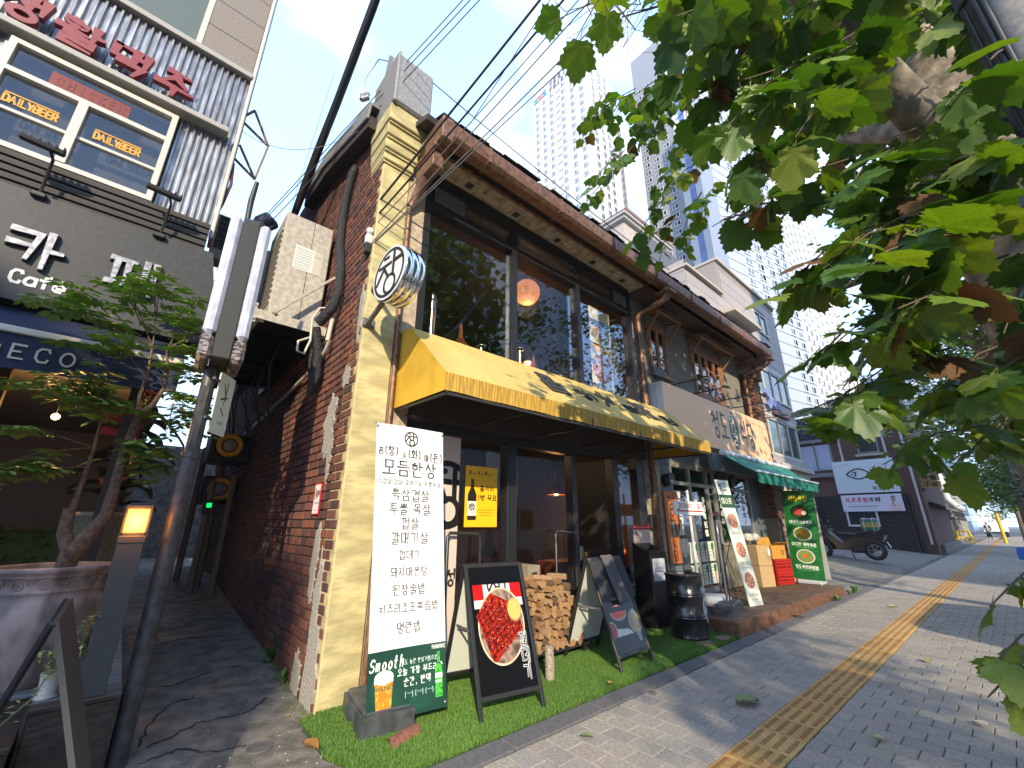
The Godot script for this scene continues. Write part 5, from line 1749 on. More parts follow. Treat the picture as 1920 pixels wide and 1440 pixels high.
func firewood():
	var rack := thing("firewood_rack", "low dark rack that carries the firewood between the two sandwich boards", "rack", v3(3.95, 0.012, -3.95))
	var s := sh()
	s.box(v3(0, 0.11, 0), v3(1.3, 0.03, 0.34), 0.004)
	for x in [-0.6, 0.0, 0.6]:
		s.box(v3(x, 0.05, 0), v3(0.04, 0.1, 0.3))
	s.bar(v3(0.66, 0.1, -0.13), v3(0.66, 0.75, -0.13), v2(0.03, 0.03))
	s.bar(v3(-0.66, 0.1, -0.13), v3(-0.66, 0.85, -0.13), v2(0.03, 0.03))
	obj("frame", s, blk(), rack)
	var tones := []
	for k in 4:
		var c: Color = [Color(0.42, 0.24, 0.11), Color(0.5, 0.3, 0.15), Color(0.35, 0.19, 0.09), Color(0.46, 0.29, 0.16)][k]
		tones.append(mat("split_wood_%d" % k, lin(c.r, c.g, c.b), 0.85, {"tex": noises["streak"], "size": 0.22, "stretch": v3(2.0, 2.0, 0.4), "world": false}))
	var bark := mat("bark_split", lin(0.16, 0.1, 0.06), 0.95, {"tex": noises["rough"], "size": 0.2, "world": false})
	var kinds := []
	for k in 7:
		var ring := PackedVector2Array()
		var n := 4 + k % 3
		for q in n:
			var a := TAU * (q + rng.randf_range(-0.25, 0.25)) / n
			ring.append(v2(cos(a), sin(a)) * rng.randf_range(0.032, 0.05))
		s = sh()
		s.prism(ring, Transform3D(Basis.IDENTITY, v3(0, 0, 0.15)), 0.3)
		kinds.append(s.mesh())
	var row := 0
	var y := 0.165
	while y < 0.85:
		var half_l := 0.62
		var right := 4.55 if y < 0.4 else 4.55 - pow((y - 0.4) / 0.45, 1.4) * 0.42
		var x := 3.36 + (0.035 if row % 2 else 0.0)
		while x < right:
			var o: MeshInstance3D = tag(obj("firewood_log", kinds[rng.randi() % 7], tones[rng.randi() % 4] if rng.randf() > 0.12 else bark), "split firewood log in the pile between the sandwich boards", "firewood", "split logs piled on the dark rack")
			o.position = v3(x + rng.randf_range(-0.01, 0.01), y + rng.randf_range(-0.01, 0.01), -3.95 + rng.randf_range(-0.03, 0.05))
			o.rotation = v3(rng.randf_range(-0.06, 0.06), rng.randf_range(-0.12, 0.12), rng.randf() * TAU)
			x += rng.randf_range(0.066, 0.085)
		y += 0.067
		row += 1
	for k in 4:
		var o: MeshInstance3D = tag(obj("firewood_log", kinds[k], tones[k]), "split firewood log laid crosswise along the top of the pile", "firewood", "split logs lying across the top of the pile")
		o.position = v3(3.72 + k * 0.14, 0.87 + 0.02 * (k % 2), -3.92 + 0.06 * (k % 2))
		o.rotation = v3(0.1, PI / 2 + rng.randf_range(-0.25, 0.25), rng.randf() * TAU)
	var st := thing("birch_stub", "pale birch log standing on the turf behind the first board", "log", v3(3.52, 0.012, -3.42), "", 0.0)
	s = sh()
	s.tube([v3(0, 0, 0), v3(0.005, 0.15, 0), v3(0.0, 0.31, 0.0)], [0.046, 0.048, 0.044], 14)
	obj("stub", s, mat("birch_bark", lin(0.5, 0.42, 0.34), 0.9, {"tex": grain("birch", 0.03, 4, 0.25, 1.0, 512, FastNoiseLite.TYPE_SIMPLEX, 0.3, 0.5), "size": 0.4, "stretch": v3(1, 3, 1)}), st)

func kiosk_and_drum():
	var k := thing("black_kiosk", "tall black box stand with a sloping top and a white notice on its front", "stand", v3(6.42, 0.012, -3.97), "", -0.12)
	var black := mat("satin_black", lin(0.014, 0.013, 0.013), 0.35)
	var s := sh()
	s.prism(pv([v2(-0.16, 0.0), v2(0.16, 0.0), v2(0.16, 1.2), v2(-0.16, 1.08)]), Transform3D(Basis(v3(0, 0, -1), v3(0, 1, 0), v3(1, 0, 0)), v3(0.2, 0, 0)), 0.4)
	obj("cabinet", s, black, k)
	s = sh()
	s.box(v3(0, 1.125, 0.03), v3(0.34, 0.012, 0.2), 0.004, turned(0.36, 0, 0))
	obj("lid", s, mat("gloss_black", lin(0.012, 0.012, 0.012), 0.12), k)
	var p := Print.new(self, 128, 160, Color(0.8, 0.81, 0.84))
	p.scribble(20, 66, 78, 8, Color(0.15, 0.15, 0.16))
	p.text("LECONTABLE", 10, 84, 16, 0.06, Color(0.12, 0.12, 0.14), 0.75)
	s = sh()
	s.page(v3(-0.15, 0.98, 0.165), v3(0.15, 0.98, 0.165), v3(0.15, 0.66, 0.165), v3(-0.15, 0.66, 0.165))
	obj("notice", s, mat("notice_print", Color.WHITE, 0.7, {"print": p.texture()}), k)
	p = Print.new(self, 160, 130, Color(0.86, 0.78, 0.76))
	p.rect(0, 0, 160, 34, Color(0.72, 0.08, 0.1))
	p.scribble(14, 10, 128, 12, Color(0.92, 0.8, 0.8))
	p.blob(26, 62, 11, 11, [Color(0.7, 0.1, 0.12)], 1)
	p.blob(46, 70, 7, 7, [Color(0.25, 0.25, 0.25)], 1)
	for q in 3:
		p.scribble(14, 92 + q * 12, 56, 6, Color(0.6, 0.3, 0.3))
		p.scribble(90, 62 + q * 18, 56, 7, Color(0.6, 0.35, 0.35))
	var r := thing("red_notice_card", "small red-topped notice card standing on the black kiosk", "notice", v3(6.46, 1.205, -4.1), "", -0.12)
	s = sh()
	s.page(v3(-0.21, 0.28, 0.004), v3(0.21, 0.28, 0.004), v3(0.21, 0, 0.004), v3(-0.21, 0, 0.004))
	s.box(v3(0, 0.14, 0), v3(0.418, 0.278, 0.005))
	obj("card", s, mat("notice_red_print", Color.WHITE, 0.6, {"print": p.texture()}), r)
	var box := thing("door_intercom", "small black intercom on the render beside the doorway", "intercom", v3(6.99, 1.42, -4.25))
	s = sh()
	s.box(v3(0, 0.12, 0.03), v3(0.09, 0.24, 0.05), 0.008)
	obj("body", s, blk(), box)
	s = sh()
	s.box(v3(0, 0.17, 0.058), v3(0.06, 0.1, 0.006), 0.002)
	obj("screen", s, mats["bracket_grey"] if mats.has("bracket_grey") else blk(), box)
	var d := thing("oil_drum", "glossy black oil drum painted with a white circle emblem", "drum", v3(6.2, 0.03, -3.32))
	var dm := mat("drum_black", lin(0.013, 0.013, 0.014), 0.22, {"clear": 0.5})
	s = sh()
	var prof := [v2(0.0, 0.02), v2(0.24, 0.02), v2(0.25, 0.0), v2(0.258, 0.01), v2(0.252, 0.03)]
	for q in [0.26, 0.29, 0.53, 0.56]:
		prof += [v2(0.25, q - 0.014), v2(0.259, q - 0.005), v2(0.259, q + 0.003), v2(0.25, q + 0.012)]
	prof += [v2(0.25, 0.77), v2(0.26, 0.785), v2(0.26, 0.8), v2(0.25, 0.803), v2(0.242, 0.79), v2(0.0, 0.788)]
	s.lathe(Vector3.ZERO, prof, 40)
	obj("barrel", s, dm, d)
	s = sh()
	for line in emblem():
		var pts := []
		for q in line.size():
			var m := 1 if line.size() > 4 else 5
			for e in m:
				var w: Vector2 = line[q].lerp(line[mini(q + 1, line.size() - 1)], float(e) / m)
				var a := 0.28 + (w.x - 0.5) * 1.75
				pts.append(v3(0.2535 * sin(a + 0.55), 0.39 + (0.5 - w.y) * 0.42, 0.2535 * cos(a + 0.55)))
				if q == line.size() - 1:
					break
		for q in pts.size() - 1:
			var n: Vector3 = v3(pts[q].x + pts[q + 1].x, 0, pts[q].z + pts[q + 1].z).normalized()
			s.bar(pts[q], pts[q + 1], v2(0.026, 0.005), 0.0, n)
	obj("emblem", s, mat("drum_white", lin(0.7, 0.7, 0.7), 0.5), d)
	s = sh()
	s.box(v3(6.2, 0.836, -3.36), v3(0.15, 0.004, 0.09), 0.0, turned(0, 0.5, 0.04))
	tag(obj("paper_slip", s, mats["white_plastic"] if mats.has("white_plastic") else blk()), "folded white paper slip lying on the drum lid", "paper")
	for e in [[6.02, -3.02, 0.16, 0.025, "flat reddish stone wedged under the oil drum", Color(0.26, 0.13, 0.1)], [6.45, -2.98, 0.14, 0.03, "flat pinkish stone in front of the deck corner", Color(0.3, 0.17, 0.13)], [6.66, -3.3, 0.13, 0.06, "round grey stone between the drum and the deck", Color(0.17, 0.16, 0.15)]]:
		var ring := PackedVector2Array()
		for q in 9:
			var a := TAU * q / 9.0
			ring.append(v2(cos(a), sin(a) * 0.7) * e[2] * rng.randf_range(0.8, 1.1))
		s = sh()
		s.prism(ring, Transform3D(Basis(v3(1, 0, 0), v3(0, 0, -1), v3(0, 1, 0)), v3(0, e[3], 0)), e[3])
		var o: MeshInstance3D = tag(obj("stone", s, mat("stone_" + str(e[3]), lin(e[5].r, e[5].g, e[5].b), 0.9, {"tex": noises["rough"], "size": 0.3, "bump": noises["crust"], "depth": 0.6})), e[4], "stone")
		o.position = v3(e[0], 0.013, e[1])

# ---- the timber deck and what stands on it ----
func deck_objects():
	var wood := mat("deck_wood", lin(0.13, 0.075, 0.042), 0.75, {"tex": noises["rough"], "size": 1.1, "stretch": v3(0.4, 2, 2)})
	var rust := mat("deck_fascia", lin(0.17, 0.078, 0.035), 0.7, {"tex": noises["rough"], "size": 0.8, "stretch": v3(0.5, 1, 1)})
	var d := thing("timber_deck", "low brown timber deck in front of the second shop", "deck", v3(6.72, 0, -2.87))
	var off := -d.position
	for k in 11:
		var s := sh()
		s.span(v3(6.75, 0.165, -4.285 + k * 0.127), v3(12.4, 0.2 + 0.001 * (k % 3), -4.162 + k * 0.127), 0.005)
		obj("plank", s, wood, d, off)
	var s := sh()
	s.span(v3(6.72, -0.02, -2.89), v3(12.42, 0.196, -2.862), 0.004)
	obj("fascia", s, rust, d, off)
	s = sh()
	s.span(v3(6.72, -0.02, -4.3), v3(6.748, 0.196, -2.892), 0.004)
	s.span(v3(12.402, -0.02, -4.3), v3(12.43, 0.196, -2.892), 0.004)
	obj("side_board", s, rust, d, off)
	var b := thing("parasol_base", "dark grey plastic foot with a white disc, holding two thin posts on the deck", "sign base", v3(7.42, 0.2, -3.28), "", 0.25)
	s = sh()
	s.prism(pv([v2(-0.4, -0.17), v2(-0.22, -0.2), v2(0, -0.15), v2(0.24, -0.2), v2(0.42, -0.16), v2(0.42, 0.15), v2(0.22, 0.19), v2(0, 0.14), v2(-0.24, 0.2), v2(-0.4, 0.16)]), Transform3D(Basis(v3(1, 0, 0), v3(0, 0, 1), v3(0, -1, 0)), Vector3.ZERO), 0.11)
	s.box(v3(0, 0.12, 0), v3(0.74, 0.06, 0.26), 0.02)
	obj("foot", s, mats["dark_plastic"], b)
	s = sh()
	s.lathe(v3(0.22, 0.15, -0.2), [v2(0, 0.05), v2(0.2, 0.05), v2(0.23, 0.02), v2(0.23, -0.1), v2(0, -0.1)], 24)
	obj("disc", s, mats["case_white"], b)
	s = sh()
	s.tube([v3(-0.02, 0.1, 0), v3(-0.02, 1.2, 0.0)], [0.02], 10)
	s.tube([v3(-0.02, 1.15, 0), v3(-0.02, 1.25, 0), v3(0.1, 1.36, 0)], [0.022], 8)
	obj("steel_post", s, mats["grey_tube"], b)
	s = sh()
	s.tube([v3(0.13, 0.1, 0.02), v3(0.13, 1.5, 0.0)], [0.011], 8)
	s.bar(v3(0.13, 0.95, 0.02), v3(0.3, 0.1, 0.1), v2(0.008, 0.008))
	s.bar(v3(0.13, 0.95, 0.02), v3(0.55, 0.05, 0.2), v2(0.006, 0.006))
	s.box(v3(0.13, 0.95, 0.02), v3(0.05, 0.09, 0.05), 0.008)
	obj("black_post", s, blk(), b)
	var e := thing("entrance_sign", "white board reading entrance in red with an arrow to the left", "sign", v3(7.22, 0.2, -3.62), "", -0.05)
	var p := Print.new(self, 320, 72, Color(0.93, 0.93, 0.92))
	var red := Color(0.72, 0.06, 0.12)
	p.text("ENTRANCE", 48, 12, 24, 0.075, red, 0.92)
	p.rect(228, 10, 2, 28, Color(0.4, 0.3, 0.3))
	p.text("입구", 244, 10, 26, 0.07, red)
	p.line(v2(28, 52), v2(300, 52), 3.4, 3.4, red)
	p.line(v2(28, 52), v2(56, 38), 3.4, 2.8, red)
	s = sh()
	s.page(v3(-0.48, 1.67, 0.012), v3(0.48, 1.67, 0.012), v3(0.48, 1.45, 0.012), v3(-0.48, 1.45, 0.012))
	s.box(v3(0, 1.56, 0), v3(0.958, 0.218, 0.02))
	obj("board", s, mat("entrance_print", Color.WHITE, 0.5, {"print": p.texture()}), e)
	s = sh()
	s.tube([v3(0.05, 0, -0.03), v3(0.05, 1.86, -0.03)], [0.024], 10)
	obj("post", s, mats["case_white"], e)
	s = sh()
	s.lathe(v3(0.05, 0, -0.03), [v2(0.0, 0.03), v2(0.17, 0.03), v2(0.19, 0.0)], 20)
	obj("foot", s, blk(), e)
	var fl := thing("furled_banner", "hanging beige pointed pennant with brown bands behind the oil drum", "banner", v3(6.88, 0.62, -3.62))
	s = sh()
	for k in [1.0, -1.0]:
		s.sheet(func(u, v):
			var wd: float = 0.34 * (minf(v / 0.35, 1.0) if v < 0.6 else 1.0 - 0.65 * (v - 0.6) / 0.4)
			return v3((u - 0.5) * wd + 0.03 * sin(v * 3.0), 0.95 - v * 0.95, 0.02 * sin(u * 5.0 + v * 2.0) + 0.002 * k), 6, 14, v3(0, 0, k))
	obj("cloth", s, mat("beige_cloth", lin(0.62, 0.54, 0.43), 0.85, {"tex": noises["cloth"], "size": 0.6}), fl)
	s = sh()
	for y in [0.14, 0.06, 0.66]:
		s.sheet(func(u, v):
			var vv: float = 1.0 - (y + 0.05 - v * 0.05) / 0.95
			var wd: float = 0.342 * (minf(vv / 0.35, 1.0) if vv < 0.6 else 1.0 - 0.65 * (vv - 0.6) / 0.4)
			return v3((u - 0.5) * wd + 0.03 * sin(vv * 3.0), 0.95 - vv * 0.95, 0.02 * sin(u * 5.0 + vv * 2.0) + 0.006), 6, 2, v3(0, 0, 1))
	s.ink(letter("b") if GLYPH.has("b") else letter("h"), Transform3D(Basis.IDENTITY, v3(-0.1, 0.46, 0.03)), 0.06, 0.2, 0.006, 0.004)
	s.ink(letter("a"), Transform3D(Basis.IDENTITY, v3(-0.03, 0.42, 0.03)), 0.06, 0.14, 0.006, 0.004)
	s.ink(letter("h"), Transform3D(Basis.IDENTITY, v3(0.05, 0.46, 0.03)), 0.06, 0.2, 0.006, 0.004)
	obj("bands", s, mat("brown_print", lin(0.12, 0.05, 0.03), 0.8), fl)
	s = sh()
	s.tube([v3(0.0, -0.6, -0.03), v3(0.0, 1.1, -0.03)], [0.01], 6)
	obj("pole", s, blk(), fl)
	var sp := thing("slim_menu_panel", "slim pale green menu panel leaning beside the parasol base", "banner", v3(8.32, 0.2, -3.2), "", -0.2)
	p = Print.new(self, 96, 480, Color(0.84, 0.86, 0.8))
	p.text("청도", 14, 14, 32, 0.06, Color(0.25, 0.28, 0.25))
	p.rect(0, 62, 96, 54, Color(0.16, 0.3, 0.2))
	p.text("미나리", 8, 76, 26, 0.07, Color(0.85, 0.88, 0.8))
	for k in 3:
		p.blob(48, 168 + k * 112, 34, 30, [Color(0.75, 0.3, 0.22), Color(0.85, 0.75, 0.66), Color(0.5, 0.16, 0.12), Color(0.5, 0.55, 0.3)], 3 + k, 0.08)
		p.scribble(18, 212 + k * 112, 60, 12, Color(0.3, 0.3, 0.3))
		p.scribble(26, 230 + k * 112, 44, 7, Color(0.45, 0.45, 0.45))
	var lean := turned(-0.15, 0, 0)
	s = sh()
	s.page(lean * v3(-0.19, 2.12, 0.006), lean * v3(0.19, 2.12, 0.006), lean * v3(0.19, 0, 0.006), lean * v3(-0.19, 0, 0.006))
	s.box(lean * v3(0, 1.06, 0), v3(0.378, 2.118, 0.01), 0.0, lean)
	obj("panel", s, mat("slim_print", Color.WHITE, 0.6, {"print": p.texture()}), sp)
	s = sh()
	s.bar(lean * v3(0, 1.3, -0.01), v3(0, 0, -0.7), v2(0.01, 0.01))
	s.bar(lean * v3(-0.1, 1.9, -0.01), v3(-0.5, 0.2, -0.3), v2(0.006, 0.006))
	obj("stay", s, blk(), sp)
	var card := mat("kraft", lin(0.5, 0.34, 0.17), 0.85, {"tex": noises["fine"], "size": 0.6})
	for k in 2:
		var c := thing("tall_carton", ["tall kraft carton standing on the deck, lower of two", "kraft carton with a white label stacked on the tall carton"][k], "box", v3(10.95, 0.202 + k * 0.43, -4.0), "", -0.35)
		s = sh()
		s.box(v3(0, 0.212, 0), v3(0.4, 0.424, 0.3), 0.006)
		s.box(v3(0, 0.212, 0), v3(0.404, 0.02, 0.304))
		s.box(v3(0.1, 0.212, 0), v3(0.012, 0.428, 0.303))
		obj("body", s, card, c)
		if k == 1:
			s = sh()
			s.box(v3(0.15, 0.28, 0.154), v3(0.07, 0.14, 0.004))
			obj("label", s, mats["case_white"], c)
	var redp := mat("crate_red", lin(0.42, 0.018, 0.014), 0.45)
	for k in 2:
		var c := thing("red_crate", ["red plastic crate on the deck, lower of two", "red plastic crate stacked on the other red crate"][k], "crate", v3(11.7, 0.202 + k * 0.27, -3.92), "", -0.3)
		s = sh()
		s.box(v3(0, 0.015, 0), v3(0.52, 0.03, 0.38), 0.005)
		for y in [0.06, 0.13, 0.2, 0.25]:
			for z in [-0.185, 0.185]:
				s.box(v3(0, y, z), v3(0.52, 0.028 if y < 0.24 else 0.036, 0.016), 0.003)
			for x in [-0.255, 0.255]:
				s.box(v3(x, y, 0), v3(0.016, 0.028 if y < 0.24 else 0.036, 0.36), 0.003)
		obj("basket", s, redp, c)
		s = sh()
		for q in 9:
			for z in [-0.19, 0.19]:
				s.box(v3(-0.25 + q * 0.0625, 0.135, z), v3(0.018, 0.26, 0.02), 0.003)
		for q in 6:
			for x in [-0.26, 0.26]:
				s.box(v3(x, 0.135, -0.16 + q * 0.064), v3(0.02, 0.26, 0.016), 0.003)
		obj("rib", s, redp, c)
	var oc := thing("open_carton", "orange-brown open carton on top of the red crates", "box", v3(11.66, 0.745, -3.95), "", -0.3)
	var orange := mat("carton_orange", lin(0.56, 0.28, 0.045), 0.8, {"tex": noises["fine"], "size": 0.6})
	s = sh()
	s.span(v3(-0.24, 0, -0.17), v3(0.24, 0.015, 0.17))
	s.span(v3(-0.24, 0.015, 0.162), v3(0.24, 0.3, 0.17))
	s.span(v3(-0.24, 0.015, -0.17), v3(0.24, 0.3, -0.162))
	s.span(v3(-0.24, 0.015, -0.16), v3(-0.232, 0.3, 0.16))
	s.span(v3(0.232, 0.015, -0.16), v3(0.24, 0.3, 0.16))
	obj("body", s, orange, oc)
	for q in [[v3(0, 0.3, -0.17), v3(0, 0.46, -0.2)], [v3(0, 0.3, 0.17), v3(0, 0.36, 0.29)]]:
		s = sh()
		s.bar(q[0], q[1], v2(0.47, 0.006))
		obj("flap", s, orange, oc)
	s = sh()
	s.lathe(v3(0.12, 0.14, 0.172), [v2(0.055, 0.0), v2(0.055, 0.004), v2(0.04, 0.004), v2(0.04, 0)], 16, turned(PI / 2, 0, 0))
	obj("mark", s, blk(), oc)
	for k in 2:
		s = sh()
		s.ball(Vector3.ZERO, v3(0.16, 0.1, 0.12), 10, 7)
		var o: MeshInstance3D = tag(obj("white_bag", s, mat("white_bag", lin(0.66, 0.65, 0.62), 0.7, {"bump": noises["crust"], "size": 0.5, "depth": 3.0})), ["crumpled white bag on the sill behind the kraft cartons", "crumpled white bag on the sill right of the other bag"][k], "bag")
		o.position = v3(11.05 + k * 0.36, 1.21, -4.2)
	green_banner()
	weeds()

func green_banner():
	var b := thing("green_menu_banner", "upright green banner with three bowls of food at the end of the deck", "banner", v3(12.1, 0.2, -3.35))
	var off := -b.position
	var p := Print.new(self, 256, 760, Color(0.1, 0.42, 0.19))
	p.blob(128, 380, 180, 380, [Color(0.09, 0.4, 0.17), Color(0.13, 0.47, 0.23)], 2, 0.01)
	p.text("점심특선", 128, 48, 44, 0.09, Color(0.88, 0.78, 0.2), 0.9, true)
	p.rect(20, 30, 216, 2, Color(0.5, 0.7, 0.3))
	p.rect(20, 106, 216, 2, Color(0.5, 0.7, 0.3))
	var words := ["미나리샤브샤브", "미나리 제육볶음", "청도육회비빔밥"]
	var looks := [[Color(0.2, 0.3, 0.1), Color(0.16, 0.24, 0.08), Color(0.4, 0.5, 0.2)], [Color(0.4, 0.5, 0.12), Color(0.6, 0.65, 0.2), Color(0.5, 0.3, 0.1)], [Color(0.3, 0.4, 0.15), Color(0.65, 0.7, 0.4), Color(0.35, 0.45, 0.2)]]
	for k in 3:
		var y := 190.0 + k * 190.0
		p.blob(128, y, 74, 60, [Color(0.08, 0.07, 0.06) if k == 0 else Color(0.88, 0.86, 0.8)], 1)
		p.blob(128, y, 64, 51, looks[k], 3 + k, 0.07)
		if k == 0:
			p.shape(pv([v2(96, y - 34), v2(150, y - 20), v2(140, y + 30), v2(88, y + 20)]), [Color(0.75, 0.14, 0.14), Color(0.88, 0.4, 0.36), Color(0.65, 0.1, 0.1)], 3, 0.08)
			p.blob(162, y + 8, 20, 20, [Color(0.9, 0.85, 0.7)], 2)
		else:
			p.blob(128, y - 4, 22, 16, [Color(0.95, 0.7, 0.12), Color(0.85, 0.2, 0.08)], 4, 0.06)
		p.text(words[k], 128, y + 76, 30, 0.08, Color(0.93, 0.95, 0.9), 0.88, true, 0.4)
		p.scribble(60, y + 112, 136, 6, Color(0.75, 0.88, 0.75))
	var tl := v3(12.15, 2.3, -3.66)
	var tr := v3(12.07, 2.26, -2.98)
	var bl := v3(12.1, 0.32, -3.74)
	var br := v3(12.02, 0.3, -3.08)
	var s := sh()
	for k in [1.0, -1.0]:
		s.sheet(func(u, v): return tl.lerp(tr, u).lerp(bl.lerp(br, u), v) + v3(-0.0015 * k - 0.012 * sin(v * PI) * sin(u * PI), 0, 0), 6, 16, v3(-k, 0, 0))
	obj("sheet", s, mat("green_print", Color.WHITE, 0.55, {"print": p.texture()}), b, off)
	s = sh()
	for e in [[tr + v3(0.02, 0, 0), br + v3(0.5, -0.02, -0.1)], [tl + v3(0.02, 0, 0), bl + v3(0.5, -0.02, 0)]]:
		s.bar(e[0], e[1], v2(0.012, 0.012))
	s.tube([v3(12.12, 0.25, -3.4), v3(12.14, 2.3, -3.34)], [0.012], 8)
	obj("stand", s, mats["zinc"] if mats.has("zinc") else blk(), b, off)
	s = sh()
	var bb := v3(12.36, 0.3, -3.02)
	s.sheet(func(u, v): return (tr + v3(0.03, 0.0, 0)).lerp(tl + v3(0.03, 0, 0), u).lerp((br + v3(0.46, 0, 0.0)).lerp(bl + v3(0.46, 0, 0), u), v), 2, 2, v3(1, 0, 0))
	obj("back_sheet", s, mat("banner_back", lin(0.55, 0.56, 0.52), 0.7), b, off)
	s = sh()
	s.box(v3(12.2, 0.25, -3.4), v3(0.4, 0.1, 0.5), 0.03)
	obj("foot", s, mat("pale_plastic", lin(0.42, 0.44, 0.45), 0.5), b, off)

func leaf_shape(points: int) -> Shape:
	var s := sh()
	s.flat()
	s.face([v3(-0.35, 0.1, 0.35), v3(0, 0, 0), v3(0, 0.12, 1)], Vector3.UP)
	s.face([v3(0.35, 0.1, 0.35), v3(0, 0, 0), v3(0, 0.12, 1)], Vector3.UP)
	return s

func weeds():
	var leaf := leaf_shape(3)
	var m := leaf.mesh()
	var wm := mat("weed_green", lin(0.07, 0.15, 0.03), 0.7, {"two": true, "back": Color(0.2, 0.3, 0.05)})
	var i := 0
	for e in [[11.35, -2.78, 0.13, "small weed growing in the joint in front of the deck"], [13.0, -2.8, 0.17, "low weed in the kerb joint past the end of the deck"], [12.6, -2.82, 0.1, "tiny weed at the end corner of the timber deck"], [1.47, -5.5, 0.16, "weed growing at the foot of the alley brick wall, farther one"], [1.46, -4.95, 0.12, "weed growing at the foot of the alley brick wall, nearer one"]]:
		var s := sh()
		for k in 26:
			var a := rng.randf() * TAU
			var t := Transform3D(turned(-rng.randf_range(0.2, 1.2), a, 0).scaled(Vector3.ONE * e[2] * rng.randf_range(0.4, 0.75)), v3(cos(a), 0, sin(a)) * 0.02 + v3(0, rng.randf_range(0, e[2] * 0.5), 0))
			s.st.set_smooth_group(0xFFFFFFFF)
			s.st.append_from(m, 0, t)
		var o: MeshInstance3D = tag(obj("weed", s.st.commit(), wm), e[3], "weed")
		o.position = v3(e[0], alley_height(e[1]) + 0.01, e[1])

